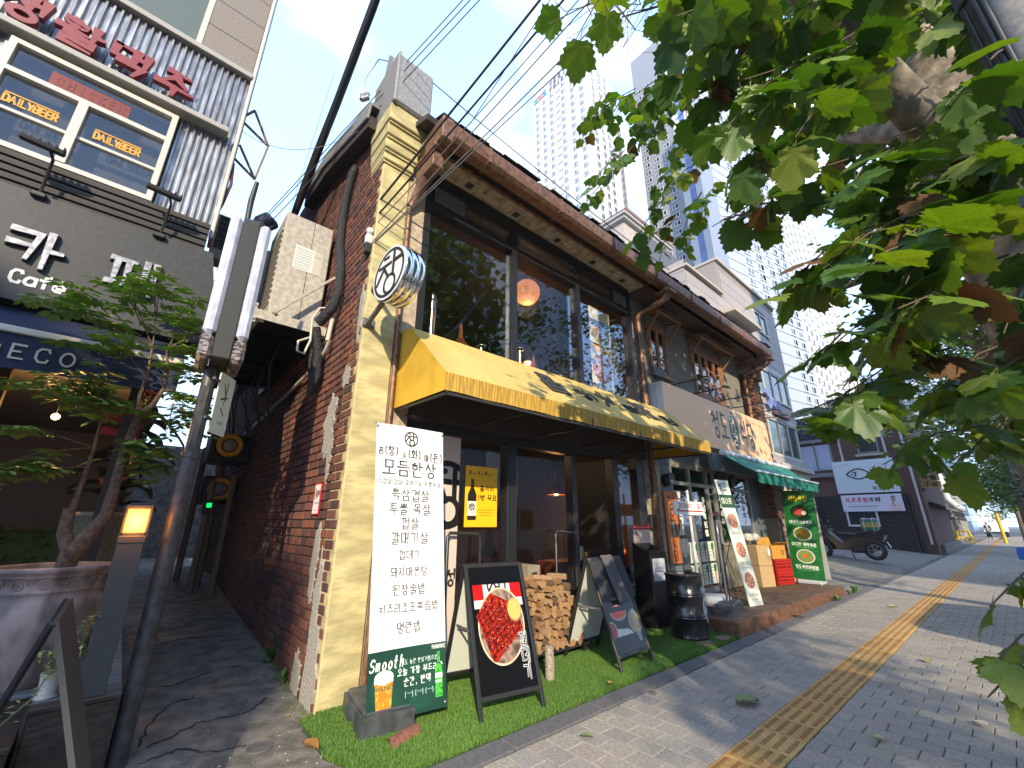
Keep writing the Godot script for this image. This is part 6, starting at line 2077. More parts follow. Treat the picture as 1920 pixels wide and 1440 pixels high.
# ---- the alley ----
func alley_objects():
	var pale := mat("pale_pipe", lin(0.5, 0.47, 0.38), 0.6)
	var p := thing("white_conduit", "cream cable pipe looping round the corner of the equipment shelf on the brick wall", "pipe", v3(1.42, 3.4, -5.5))
	var off := -p.position
	var s := sh()
	s.tube([v3(1.43, 3.95, -4.98), v3(1.41, 3.6, -5.0)], [0.026], 8)
	s.tube([v3(1.43, 3.6, -5.0), v3(1.43, 3.52, -5.06), v3(1.44, 3.4, -5.4), v3(1.45, 2.9, -13.0)], [0.024], 8)
	s.tube([v3(1.43, 3.95, -4.98), v3(1.38, 4.06, -5.05), v3(1.3, 4.05, -5.12), v3(1.24, 3.9, -5.15), v3(1.25, 3.6, -5.12), v3(1.2, 3.4, -5.1), v3(1.12, 3.42, -5.1), v3(1.12, 3.55, -5.12), v3(1.24, 3.64, -5.15), v3(1.38, 3.75, -5.3)], [0.014], 8)
	obj("tube", s, pale, p, off)
	var black := mat("lagging", lin(0.025, 0.025, 0.027), 0.6, {"bump": noises["crust"], "size": 0.3, "depth": 1.2})
	var l := thing("lagged_pipe", "fat black taped pipe snaking down the upper brick wall", "pipe", v3(1.43, 4.2, -5.1))
	off = -l.position
	s = sh()
	var pts := [v3(1.45, 6.35, -5.05), v3(1.42, 6.22, -5.1), v3(1.42, 5.9, -5.2), v3(1.42, 5.5, -5.22), v3(1.42, 5.1, -5.15), v3(1.42, 4.6, -4.95), v3(1.41, 4.2, -4.85), v3(1.38, 4.0, -4.9), v3(1.3, 3.85, -5.1)]
	s.tube(pts, [0.05, 0.052, 0.05, 0.054, 0.05, 0.053, 0.05, 0.06, 0.06], 12)
	s.tube([v3(1.3, 3.8, -5.15), v3(1.38, 3.5, -5.2), v3(1.4, 3.2, -5.2), v3(1.38, 2.95, -5.3)], [0.05, 0.055, 0.06, 0.03], 10)
	s.tube([v3(1.3, 3.8, -5.2), v3(1.36, 3.3, -5.35), v3(1.42, 3.05, -5.3)], [0.03], 8)
	obj("tube", s, black, l, off)
	var cream := mat("ac_cream", lin(0.47, 0.43, 0.37), 0.5, {"tex": noises["fine"], "size": 1.4})
	var pl := thing("equipment_shelf", "perforated steel shelf bracketed from the brick wall over the alley", "shelf", v3(1.5, 3.8, -5.6))
	off = -pl.position
	s = sh()
	for k in 6:
		s.span(v3(0.72, 3.86, -5.56 - k * 0.62), v3(1.5, 3.92, -5.5 - k * 0.62))
	s.span(v3(0.72, 3.8, -9.0), v3(0.78, 3.93, -5.45))
	s.span(v3(1.44, 3.8, -9.0), v3(1.5, 3.93, -5.45))
	s.span(v3(0.75, 3.93, -8.9), v3(1.48, 3.95, -5.46))
	obj("deck", s, blk(), pl, off)
	s = sh()
	s.span(v3(0.68, 3.84, -5.46), v3(1.5, 3.96, -5.44))
	s.bar(v3(0.86, 3.95, -5.43), v3(1.5, 4.72, -5.43), v2(0.045, 0.03))
	obj("brace", s, cream, pl, off)
	for k in 26:
		s = sh()
		s.span(v3(0.655, 3.8, -5.5 - k * 0.14), v3(0.685, 4.0, -5.44 - k * 0.14))
		obj("slot_rib", s, cream, pl, off)
	s = sh()
	s.span(v3(0.655, 3.78, -9.1), v3(0.69, 3.82, -5.44))
	s.span(v3(0.655, 3.99, -9.1), v3(0.69, 4.03, -5.44))
	obj("edge_rail", s, cream, pl, off)
	for k in 2:
		var a := thing("ac_cabinet", ["tall cream air-conditioner cabinet with a paper label, nearer of two on the shelf", "tall cream air-conditioner cabinet behind the labelled one on the shelf"][k], "air conditioner", v3(1.13, 3.955, -6.05 - k * 1.15))
		s = sh()
		s.box(v3(0, 0.82, 0), v3(0.62, 1.6, 0.9), 0.015)
		for x in [-0.22, 0.22]:
			s.box(v3(x, 0.02, 0), v3(0.08, 0.06, 0.86))
		obj("case", s, cream, a)
		s = sh()
		s.box(v3(0.05, 0.82, 0.4515), v3(0.006, 1.58, 0.004))
		obj("seam", s, blk(), a)
		for q in 14:
			s = sh()
			s.box(v3(-0.313, 0.25 + q * 0.085, 0), v3(0.02, 0.03, 0.8), 0.004)
			obj("fin", s, mat("ac_fin", lin(0.4, 0.38, 0.34), 0.5), a)
		if k == 0:
			var pr := Print.new(self, 96, 96, Color(0.82, 0.82, 0.8))
			pr.rect(66, 0, 30, 96, Color(0.72, 0.7, 0.66))
			for q in 8:
				pr.scribble(6, 8 + q * 11, 50, 6, Color(0.4, 0.4, 0.4))
			pr.scribble(70, 20, 22, 7, Color(0.5, 0.5, 0.5))
			s = sh()
			s.page(v3(-0.14, 1.16, 0.454), v3(0.22, 1.16, 0.454), v3(0.22, 0.8, 0.454), v3(-0.14, 0.8, 0.454))
			obj("label", s, mat("ac_print", Color.WHITE, 0.7, {"print": pr.texture()}), a)
	var tin := mat("spiral_tin", lin(0.42, 0.4, 0.37), 0.4, {"metal": 0.6, "tex": noises["rough"], "size": 0.7})
	var i := 0
	for e in [[0.72, -7.9, 4.3, 6.9, 0.13], [0.62, -7.4, 4.1, 6.2, 0.15], [0.86, -8.4, 4.4, 7.2, 0.12]]:
		var o := thing("spiral_duct", ["thin galvanised duct behind the air conditioners", "fat galvanised duct with a bent top behind the pole sign", "tallest galvanised duct behind the air conditioners"][i], "duct", v3(e[0], e[2], e[1]))
		s = sh()
		var h: float = e[3] - e[2]
		s.tube([Vector3.ZERO, v3(0, h * 0.85, 0), v3(0.05, h * 0.95, 0.0), v3(0.16, h, 0)], [e[4]], 16)
		obj("tube", s, tin, o)
		for q in int(h / 0.16):
			s = sh()
			s.lathe(v3(0, 0.08 + q * 0.16, 0), [v2(e[4], -0.01), v2(e[4] + 0.007, 0), v2(e[4], 0.01)], 16)
			if q * 0.16 < h * 0.8:
				obj("seam", s, tin, o)
		i += 1
	i = 0
	for e in [[1.12, 2.66, -8.6], [1.22, 1.98, -9.4]]:
		var o := thing("exhaust_fan", ["black exhaust duct with a yellow rim, upper one deep in the alley", "black exhaust duct with a yellow rim, lower one deep in the alley"][i], "fan", v3(e[0], e[1] + 0.1, e[2]))
		s = sh()
		s.tube([v3(0, 0, -1.2), v3(0, 0, 0)], [0.2], 18)
		s.box(v3(0.05, 0, -0.6), v3(0.6, 0.5, 0.7), 0.02)
		obj("duct", s, blk(), o)
		s = sh()
		s.lathe(v3(0, 0, 0.01), [v2(0.12, 0), v2(0.13, 0.03), v2(0.18, 0.03), v2(0.2, 0)], 20, turned(PI / 2, 0, 0))
		obj("rim", s, mat("fan_yellow", lin(0.5, 0.26, 0.02), 0.6), o)
		s = sh()
		s.lathe(v3(0, 0, 0.012), [v2(0, 0.03), v2(0.05, 0.025), v2(0.1, 0.0)], 16, turned(PI / 2, 0, 0))
		obj("hub", s, mats["grey_plastic"], o)
		i += 1
	var gm := thing("green_meter", "small black meter with a green lit display deep in the alley", "meter", v3(1.05, 1.75, -9.0))
	s = sh()
	s.box(v3(0, 0, 0), v3(0.16, 0.24, 0.1), 0.01)
	obj("case", s, blk(), gm)
	s = sh()
	s.box(v3(0, 0.03, 0.054), v3(0.07, 0.07, 0.008))
	obj("display", s, mat("green_display", Color(0.0, 0.3, 0.1), 0.4, {"glow": Color(0.05, 1.0, 0.4), "power": 0.5}), gm)
	i = 0
	for e in [[1.05, -9.05, 2.2], [1.2, -9.6, 2.6], [0.95, -10.2, 2.9], [1.33, -8.9, 2.3]]:
		s = sh()
		s.tube([v3(e[0], 0.2, e[1]), v3(e[0], e[2], e[1])], [0.05], 8)
		tag(obj("alley_pipe", s, mat("alley_pipe", lin(0.1, 0.09, 0.08), 0.8)), ["dark upright pipe below the green meter", "dark upright pipe behind the green meter", "dark upright pipe farthest back in the alley", "dark upright pipe against the brick wall deep in the alley"][i], "pipe")
		i += 1
	for k in 2:
		var o := thing("wall_vent", ["tall slotted vent in the alley brick wall, nearer one", "tall slotted vent in the alley brick wall, farther one"][k], "vent", v3(1.49, 1.7, -8.3 - k * 1.1))
		for q in 13:
			s = sh()
			s.box(v3(0, q * 0.1, 0), v3(0.03, 0.03, 0.34))
			obj("slat", s, blk(), o)
	var n := thing("red_edged_notice", "small white no-smoking notice with a red edge on the alley brick wall", "notice", v3(1.487, 1.58, -4.78))
	var pr := Print.new(self, 96, 128, Color(0.75, 0.1, 0.12))
	pr.rect(5, 5, 86, 118, Color(0.9, 0.9, 0.9))
	pr.put([emblem()[0]], Rect2(9, 24, 24, 40), 3.0, Color(0.78, 0.1, 0.12))
	pr.line(v2(12, 30), v2(30, 58), 2.0, 2.0, Color(0.78, 0.1, 0.12))
	pr.text("금연구역", 36, 32, 24, 0.08, Color(0.12, 0.12, 0.12), 0.55)
	pr.scribble(14, 78, 68, 6, Color(0.3, 0.3, 0.3))
	pr.scribble(34, 106, 26, 6, Color(0.3, 0.3, 0.3))
	s = sh()
	s.page(v3(-0.006, 0.32, -0.1), v3(-0.006, 0.32, 0.1), v3(-0.006, 0, 0.1), v3(-0.006, 0, -0.1))
	s.box(v3(0, 0.16, 0), v3(0.01, 0.318, 0.198))
	obj("plate", s, mat("smoke_print", Color.WHITE, 0.5, {"print": pr.texture()}), n)
	var cm := thing("white_camera", "small white camera on the corner of the brick wall under the cables", "camera", v3(1.47, 4.62, -4.22))
	s = sh()
	s.box(v3(0, 0.03, 0), v3(0.07, 0.12, 0.07), 0.01)
	s.ball(v3(0, 0.13, 0.02), v3(0.045, 0.045, 0.045), 10, 7)
	obj("body", s, mats["white_plastic"], cm)
	s = sh()
	s.box(v3(0.02, -0.1, 0), v3(0.1, 0.12, 0.08), 0.004)
	obj("bracket", s, blk(), cm)
	var dr := thing("ground_drain", "small round iron drain lid in the mossy mouth of the alley", "drain", v3(1.05, 0.008, -3.85))
	s = sh()
	s.lathe(Vector3.ZERO, [v2(0, 0.01), v2(0.05, 0.012), v2(0.07, 0.006), v2(0.075, 0.014), v2(0.085, 0.0)], 18)
	obj("lid", s, mat("cast_iron", lin(0.09, 0.088, 0.085), 0.6), dr)
	fallen_leaf(v3(1.32, 0.02, -3.62), 0.16, 0.4, lin(0.26, 0.12, 0.03), "curled orange-brown leaf by the turf corner at the alley mouth")

# ---- the cafe on the left ----
func cafe_building():
	var b := thing("cafe_building", "grey building with ribbed metal cladding, granite upper wall and a dark cafe front", "building", v3(0, 0, -5.2))
	var off := -b.position
	var granite := mat("granite_panel", lin(0.3, 0.26, 0.23), 0.75, {"tex": grain("speck", 0.09, 3, 0.7, 1.0), "size": 0.7})
	var s := sh()
	s.span(v3(-9.0, 2.9, -16.0), v3(0.02, 16.0, -5.36))
	s.span(v3(-9.0, 0.0, -16.0), v3(-8.8, 2.9, -5.3))
	s.span(v3(-9.0, 0.0, -16.0), v3(0.0, 2.9, -15.8))
	s.span(v3(-0.04, 0.3, -15.8), v3(0.02, 2.9, -9.0))
	obj("wall", s, mat("side_grey", lin(0.24, 0.22, 0.2), 0.85, {"tex": noises["rough"], "size": 2.0}), b, off)
	for row in 14:
		for col in 5:
			var x1 := 0.05 - (0.0 if col == 0 else 0.55 + (col - 1) * 1.6)
			var x0 := x1 - (0.545 if col == 0 else 1.59)
			if col == 1 and row < 5:
				continue
			s = sh()
			s.span(v3(x0, 6.98 + row * 0.462, -5.3), v3(x1, 6.98 + row * 0.462 + 0.457, -5.2), 0.004)
			obj("granite_slab", s, granite, b, off)
	s = sh()
	window_box(s, -2.08, -0.5, 6.98, 9.25, -5.2, 0.055, 0.09)
	s.span(v3(-1.3, 7.0, -5.28), v3(-1.23, 9.2, -5.205))
	var alu := mat("window_alu", lin(0.52, 0.5, 0.45), 0.45)
	var f := obj("window", s, alu, b, off)
	for e in [[-2.03, -1.3], [-1.23, -0.55]]:
		s = sh()
		s.span(v3(e[0], 7.03, -5.26), v3(e[1], 9.2, -5.25))
		obj("pane", s, mat("frosted", lin(0.1, 0.125, 0.11), 0.35), f)
	var tin := mat("ribbed_tin", lin(0.42, 0.42, 0.43), 0.38, {"metal": 0.75, "tex": grain("tinstreak", 0.01, 5, 0.75, 1.0), "size": 1.2, "stretch": v3(3, 0.5, 3)})
	var sheets := [[-2.6, -1.7, 4.6, 6.92], [-1.7, -0.86, 5.86, 6.92], [-0.86, 0.05, 5.86, 6.92], [-0.45, 0.05, 4.6, 5.86]]
	for e in sheets:
		s = sh()
		var n := int((e[1] - e[0]) / 0.0605)
		var wd: float = (e[1] - e[0]) / n
		for k in n:
			var x: float = e[0] + k * wd
			var z := -5.18
			for q in [[0.0, 0.0, 0.3, 0.0], [0.3, 0.0, 0.42, -0.028], [0.42, -0.028, 0.86, -0.028], [0.86, -0.028, 1.0, 0.0]]:
				s.flat()
				s.face([v3(x + q[0] * wd, e[2], z + q[1]), v3(x + q[2] * wd, e[2], z + q[3]), v3(x + q[2] * wd, e[3], z + q[3]), v3(x + q[0] * wd, e[3], z + q[1])], v3(0, 0, 1))
		obj("cladding_sheet", s, tin, b, off)
	s = sh()
	s.span(v3(-2.6, 5.86, -5.24), v3(-0.02, 5.93, -5.04), 0.006)
	s.span(v3(-2.6, 6.9, -5.22), v3(0.06, 6.975, -5.12), 0.005)
	obj("ledge", s, mat("ledge_grey", lin(0.33, 0.32, 0.3), 0.6), b, off)
	s = sh()
	s.tube([v3(0.075, 4.5, -5.16), v3(0.075, 16.0, -5.16)], [0.022], 8)
	obj("corner_pipe", s, mat("pipe_cream", lin(0.6, 0.57, 0.5), 0.5), b, off)
	s = sh()
	s.span(v3(0.02, 5.6, -6.2), v3(0.12, 16.0, -5.9))
	obj("side_pilaster", s, granite, b, off)
	s = sh()
	for e in [[v3(0.05, 6.55, -5.5), v3(0.42, 6.35, -5.5)], [v3(0.42, 6.35, -5.5), v3(0.36, 5.75, -5.5)], [v3(0.36, 5.75, -5.5), v3(0.05, 5.95, -5.5)], [v3(0.05, 6.55, -5.5), v3(0.18, 6.8, -5.5)], [v3(0.18, 6.8, -5.5), v3(0.42, 6.35, -5.5)], [v3(0.12, 6.15, -5.5), v3(0.36, 5.75, -5.5)]]:
		s.bar(e[0], e[1], v2(0.025, 0.025))
	obj("iron_bracket", s, mat("rust_iron", lin(0.2, 0.13, 0.09), 0.7), b, off)
	s = sh()
	s.tube([v3(0.1, 5.6, -5.2), v3(0.13, 5.3, -5.2), v3(0.1, 5.0, -5.2), v3(0.06, 4.8, -5.2), v3(0.08, 4.4, -5.2)], [0.018], 6)
	obj("hanging_cable", s, mat("red_cable", lin(0.14, 0.05, 0.05), 0.7), b, off)
	s = sh()
	window_box(s, -1.72, -0.47, 4.64, 5.8, -5.1, 0.05, 0.12)
	s.span(v3(-1.67, 5.42, -5.2), v3(-0.52, 5.47, -5.1))
	s.span(v3(-1.18, 4.69, -5.2), v3(-1.11, 5.42, -5.09))
	for e in [[-1.67, -1.18], [-1.11, -0.52]]:
		s.span(v3(e[0], 5.02, -5.17), v3(e[1], 5.05, -5.12))
	f = obj("window", s, alu, b, off)
	for e in [[-1.67, -1.18, 4.69, 5.42], [-1.11, -0.52, 4.69, 5.42], [-1.67, -0.52, 5.47, 5.75]]:
		s = sh()
		s.span(v3(e[0], e[2], -5.152), v3(e[1], e[3], -5.144))
		obj("pane", s, mats["window_glass"], f)
	s = sh()
	s.span(v3(-1.7, 4.66, -5.34), v3(-0.5, 5.78, -5.3))
	obj("blind", s, mat("mesh_blind", lin(0.06, 0.055, 0.055), 0.9, {"tex": noises["fine"], "size": 0.3}), f)
	for e in [-1.62, -1.02]:
		s = sh()
		var at := 0.0
		for c in "DAILYBEER":
			s.ink(letter(c), Transform3D(Basis.IDENTITY, v3(e + at, 5.2, -5.138)), 0.05, 0.09, 0.0085, 0.002, 0.0)
			at += 0.04 if c != "I" else 0.03
		s.span(v3(e, 5.213, -5.141), v3(e + at, 5.226, -5.139))
		obj("vinyl_word", s, mat("vinyl_orange", lin(0.6, 0.3, 0.03), 0.6), f)
	s = sh()
	var cx := -1.38
	for c in "CHICKEN":
		s.ink(letter(c), Transform3D(Basis.IDENTITY, v3(cx, 5.63, -5.139)), 0.06, 0.1, 0.008, 0.002, 0.0)
		cx += 0.075
	s.span(v3(-1.42, 5.5, -5.1425), v3(-0.84, 5.66, -5.1415))
	obj("vinyl_word", s, mat("vinyl_red", lin(0.16, 0.02, 0.02), 0.6), f)
	var rl := thing("red_channel_letters", "red brush-style three-dimensional letters mounted on the ribbed cladding", "sign", v3(-1.2, 5.95, -5.15))
	var red := mat("letter_red", lin(0.21, 0.025, 0.032), 0.5)
	var px := [-1.86, -1.49, -1.1, -0.73]
	for k in 4:
		s = sh()
		var at2 := Transform3D(turned(0, 0, -0.06), v3(px[k], 6.32, -5.05))
		s.ink(letter("생활맥주"[k]), at2, 0.33, 0.34, 0.027, 0.06, 0.5)
		obj("letter", s, red, rl, -rl.position)
	for k in 5:
		s = sh()
		s.box(v3(-1.2, 4.28 + k * 0.075, -5.1), v3(2.5, 0.05, 0.1), 0.004, turned(0.25, 0, 0))
		obj("louvre", s, mat("louvre_brown", lin(0.05, 0.046, 0.042), 0.6), b, off)
	s = sh()
	s.span(v3(-2.6, 4.2, -5.34), v3(0.04, 4.6, -5.2))
	obj("louvre_back", s, blk(), b, off)
	cafe_front()
	var ac := thing("wall_ac_unit", "small old air conditioner behind bars high on the alley side of the cafe building", "air conditioner", v3(0.3, 5.4, -7.4))
	s = sh()
	s.box(v3(0, 0.4, 0), v3(0.34, 0.8, 0.3), 0.01)
	obj("case", s, mat("ac_old", lin(0.35, 0.31, 0.24), 0.7), ac)
	s = sh()
	for q in 4:
		s.box(v3(-0.12 + q * 0.08, 0.48, 0.16), v3(0.012, 0.6, 0.012))
	for q in 6:
		s.box(v3(0, 0.2 + q * 0.11, 0.161), v3(0.28, 0.012, 0.012))
	obj("grille", s, mats["grey_plastic"] if mats.has("grey_plastic") else blk(), ac)
	s = sh()
	s.box(v3(0, 0.48, 0.152), v3(0.27, 0.58, 0.006))
	obj("grille_back", s, blk(), ac)

func cafe_front():
	var dark := mat("board_charcoal", lin(0.032, 0.033, 0.036), 0.55, {"tex": noises["fine"], "size": 1.0})
	var sb := thing("cafe_signboard", "charcoal cafe signboard with raised silver letters and white Latin letters", "sign", v3(-1.2, 3.26, -5.0))
	var off := -sb.position
	var s := sh()
	s.prism(pv([v2(-2.6, 3.26), v2(0.34, 3.2), v2(0.13, 4.24), v2(-2.6, 4.24)]), Transform3D(Basis.IDENTITY, v3(0, 0, -5.0)), 0.22)
	obj("board", s, dark, sb, off)
	var silver := mat("letter_silver", lin(0.5, 0.47, 0.46), 0.3, {"metal": 0.5, "tex": noises["rough"], "size": 0.4})
	var px := [-1.22, -0.6]
	for k in 2:
		s = sh()
		s.ink(letter("카페"[k]), Transform3D(Basis.IDENTITY, v3(px[k], 3.88, -4.955)), 0.36, 0.34, 0.02, 0.02, 0.3)
		var o := obj("letter", s, silver, sb, off)
		s = sh()
		s.ink(letter("카페"[k]), Transform3D(Basis.IDENTITY, v3(px[k], 3.88, -4.98)), 0.36, 0.34, 0.026, 0.02, 0.3)
		obj("edge", s, blk(), o)
	s = sh()
	var at := -1.13
	for c in "Café":
		s.ink(letter(c), Transform3D(Basis.IDENTITY, v3(at, 3.5, -4.994)), 0.095, 0.125, 0.011, 0.006, 0.0)
		at += 0.085
	obj("latin_word", s, mat("letter_white", lin(0.75, 0.72, 0.68), 0.5), sb, off)
	var i := 0
	for x in [-1.15, -0.32]:
		var l := thing("cafe_sign_lamp", ["black spotlight on a stem above the cafe board, left one", "black spotlight on a stem above the cafe board, right one"][i], "lamp", v3(x, 4.24, -5.0))
		s = sh()
		s.tube([v3(0, -0.05, 0), v3(0.02, 0.3, 0.12), v3(0.0, 0.34, 0.2)], [0.012], 6)
		obj("stem", s, blk(), l)
		s = sh()
		s.box(v3(-0.05, 0.36, 0.2), v3(0.28, 0.05, 0.08), 0.012, turned(0.3, 0.1, 0))
		for q in 6:
			s.box(v3(-0.17 + q * 0.05, 0.385, 0.2), v3(0.012, 0.03, 0.09), 0.0, turned(0.3, 0.1, 0))
		s.box(v3(0, -0.02, 0.02), v3(0.1, 0.05, 0.06), 0.01)
		obj("head", s, blk(), l)
		i += 1
	var aw := thing("navy_canopy", "navy fabric canopy with a cream stripe and serif lettering under the cafe board", "awning", v3(-1.2, 2.62, -5.0))
	off = -aw.position
	s = sh()
	s.sheet(func(u, v): return v3(lerpf(-2.6, 0.12, u), 3.2 - 0.28 * v, -5.1 + 0.28 * v), 10, 3, v3(0, 1, 1))
	s.sheet(func(u, v): return v3(lerpf(-2.6, 0.12, u), 2.92 - 0.3 * v, -4.82 + 0.004 * sin(u * 40.0)), 40, 2, v3(0, 0, 1))
	s.flat()
	s.face([v3(0.12, 3.2, -5.1), v3(0.12, 2.92, -4.82), v3(0.12, 2.62, -4.82), v3(0.12, 2.62, -5.1)], v3(1, 0, 0))
	obj("cloth", s, mat("navy_cloth", lin(0.012, 0.018, 0.05), 0.75, {"tex": noises["cloth"] if noises.has("cloth") else noises["fine"], "size": 1.0}), aw, off)
	s = sh()
	s.span(v3(-2.6, 2.9, -4.83), v3(0.125, 2.955, -4.795), 0.008)
	obj("piping", s, mat("cream_trim", lin(0.62, 0.56, 0.46), 0.7), aw, off)
	s = sh()
	at = -1.07
	for c in "DECO":
		s.ink(letter(c), Transform3D(Basis.IDENTITY, v3(at, 2.82, -4.808)), 0.11, 0.125, 0.0075, 0.006, 0.2)
		at += 0.135
	obj("lettering", s, mat("cream_letter", lin(0.55, 0.5, 0.4), 0.7), aw, off)
	var room := thing("cafe_interior", "dark cafe room with timber posts seen under the navy canopy", "room", v3(-2, 0.45, -9))
	off = -room.position
	s = sh()
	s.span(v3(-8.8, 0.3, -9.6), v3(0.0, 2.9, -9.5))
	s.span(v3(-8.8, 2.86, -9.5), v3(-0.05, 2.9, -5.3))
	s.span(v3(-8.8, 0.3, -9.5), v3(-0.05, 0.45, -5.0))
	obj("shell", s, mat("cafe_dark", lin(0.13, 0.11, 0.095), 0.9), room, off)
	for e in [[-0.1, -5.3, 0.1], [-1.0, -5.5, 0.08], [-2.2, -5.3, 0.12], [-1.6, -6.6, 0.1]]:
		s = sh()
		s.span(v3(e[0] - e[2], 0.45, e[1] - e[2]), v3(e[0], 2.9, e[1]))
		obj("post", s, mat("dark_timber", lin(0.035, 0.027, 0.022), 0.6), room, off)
	s = sh()
	s.span(v3(-1.9, 1.5, -6.4), v3(-0.9, 1.52, -6.38))
	s.span(v3(-0.92, 1.0, -6.4), v3(-0.9, 1.52, -6.38))
	obj("rail", s, mat("pale_rail", lin(0.4, 0.34, 0.25), 0.6), room, off)
	s = sh()
	s.span(v3(-0.34, 2.3, -5.6), v3(-0.05, 2.62, -5.58))
	tag(obj("red_poster", s, mat("poster_red", lin(0.35, 0.02, 0.02), 0.6)), "red and cream poster hanging inside the cafe under the canopy", "poster")
	var bulb := thing("cafe_bulb", "small glowing warm bulb inside the dark cafe", "lamp", v3(-0.66, 2.42, -5.6))
	s = sh()
	s.ball(Vector3.ZERO, Vector3.ONE * 0.03, 10, 6)
	obj("bulb_glow", s, mats["warm_bulb"], bulb)
	s = sh()
	s.tube([v3(0, 0.03, 0), v3(0, 0.44, 0)], [0.005], 5)
	obj("cord", s, blk(), bulb)
	lamp(v3(-0.66, 2.42, -5.6), Color(1.0, 0.75, 0.45), 0.25, 0.03)

# ---- cafe terrace and the pole in front of the alley ----
func cafe_objects():
	var brown := mat("terrace_brown", lin(0.065, 0.04, 0.026), 0.6, {"tex": noises["streak"], "size": 0.8, "stretch": v3(0.4, 2, 2)})
	var grey := mat("terrace_plank", lin(0.17, 0.165, 0.17), 0.6, {"tex": noises["streak"], "size": 0.5, "stretch": v3(0.3, 2, 2)})
	var t := thing("cafe_terrace", "low dark brown timber terrace with weathered planks in front of the cafe", "deck", v3(-1, 0, -4.07))
	var off := -t.position
	for k in 26:
		var s := sh()
		s.span(v3(-0.18 if k < 3 else -2.6, 0.425, -4.19 - k * 0.125), v3(0.235, 0.452 + 0.001 * (k % 3), -4.07 - k * 0.125), 0.004)
		obj("plank", s, grey if k > 0 else brown, t, off)
	var s := sh()
	s.span(v3(-0.17, -0.02, -4.12), v3(0.225, 0.424, -4.085), 0.004)
	s.span(v3(0.2, -0.02, -7.3), v3(0.225, 0.424, -4.121), 0.004)
	s.span(v3(-0.19, -0.02, -4.46), v3(-0.171, 0.42, -4.086), 0.004)
	obj("front_board", s, brown, t, off)
	s = sh()
	s.span(v3(-2.6, -0.02, -4.5), v3(-0.191, 0.42, -4.45))
	s.span(v3(-2.6, 0.3, -4.447), v3(-0.195, 0.335, -3.9), 0.006)
	s.span(v3(-2.6, 0.0, -3.95), v3(-0.2, 0.3, -3.91), 0.004)
	s.span(v3(-2.6, 0.13, -3.9), v3(-0.22, 0.165, -3.55), 0.006)
	obj("step", s, brown, t, off)
	var b := thing("bollard_lamp", "square dark grey bollard lamp with a glowing amber window on the terrace corner", "bollard lamp", v3(0.078, 0.452, -4.17))
	var grm := mat("bollard_grey", lin(0.055, 0.055, 0.053), 0.5)
	s = sh()
	s.box(v3(0, 0.46, 0), v3(0.145, 0.92, 0.145), 0.004)
	s.box(v3(0, 0.935, 0), v3(0.155, 0.05, 0.155), 0.005)
	obj("shaft", s, grm, b)
	s = sh()
	for x in [-0.066, 0.066]:
		for z in [-0.066, 0.066]:
			s.box(v3(x, 1.05, z), v3(0.014, 0.2, 0.014))
	s.box(v3(0, 1.155, 0), v3(0.15, 0.025, 0.15), 0.004)
	s.box(v3(0, 1.174, 0), v3(0.11, 0.014, 0.11), 0.005)
	s.box(v3(0, 0.968, 0), v3(0.146, 0.02, 0.146), 0.003)
	obj("head", s, grm, b)
	s = sh()
	s.box(v3(0, 1.06, 0), v3(0.122, 0.158, 0.122), 0.002)
	obj("lamp_window", s, mat("amber_glow", lin(0.8, 0.5, 0.2), 0.4, {"glow": Color(1.0, 0.6, 0.22), "power": 0.62}), b)
	lamp(v3(0.078, 1.51, -4.06), Color(1.0, 0.6, 0.25), 0.05, 0.06)
	var p := thing("sign_pole", "leaning-looking grey steel pole with clamps standing at the mouth of the alley", "pole", v3(0.3, 0, -4.2))
	var pm := mat("pole_steel", lin(0.085, 0.084, 0.082), 0.45, {"metal": 0.3, "tex": noises["rough"], "size": 0.7})
	s = sh()
	s.tube([Vector3.ZERO, v3(0, 2.0, 0)], [0.058], 18)
	s.tube([v3(0, 1.99, 0), v3(0, 2.03, 0)], [0.064], 18)
	obj("lower_tube", s, pm, p)
	s = sh()
	s.tube([v3(0, 2.02, 0), v3(0, 2.75, 0)], [0.05], 18)
	s.box(v3(-0.01, 2.3, 0.045), v3(0.05, 0.55, 0.02), 0.004)
	obj("upper_tube", s, pm, p)
	s = sh()
	s.tube([v3(0.0, 4.1, 0.0), v3(-0.01, 4.5, -0.02), v3(0.0, 4.72, 0.0)], [0.022, 0.026, 0.02], 8)
	s.tube([v3(0.0, 4.1, 0.02), v3(0.03, 4.16, 0.04), v3(-0.02, 4.2, 0.02)], [0.02], 6)
	obj("cable_stub", s, blk(), p)
	var lb := thing("pole_lightbox", "double-sided white plastic lightbox with a dark frame, seen edge-on on the pole", "sign", v3(0.33, 2.72, -4.14), "", -0.06)
	var face := mat("lightbox_acrylic", lin(0.6, 0.63, 0.76), 0.3, {"tex": noises["paintgrain"], "size": 1.0})
	s = sh()
	s.box(v3(0, 0.7, 0), v3(0.13, 1.34, 0.5), 0.01)
	obj("frame", s, mat("lightbox_frame", lin(0.035, 0.034, 0.032), 0.4), lb)
	for d in [-1.0, 1.0]:
		s = sh()
		s.box(v3(d * 0.112, 0.79, 0), v3(0.092, 1.14, 0.52), 0.03)
		obj("shell", s, face, lb)
		s = sh()
		s.box(v3(d * 0.112, 0.115, 0), v3(0.09, 0.21, 0.518), 0.028)
		obj("stained_shell", s, mat("stained_acrylic", lin(0.27, 0.23, 0.23), 0.5, {"tex": grain("stains", 0.014, 5, 0.35, 1.0, 512, FastNoiseLite.TYPE_SIMPLEX, 0.35, 0.6), "size": 0.5, "stretch": v3(1, 2, 1)}), lb)
	var pl := thing("pole_plate", "white plate with black brush strokes hung on the pole below the lightbox", "sign", v3(0.42, 2.18, -4.13), "", 1.0)
	var pr := Print.new(self, 96, 192, Color(0.8, 0.84, 0.78))
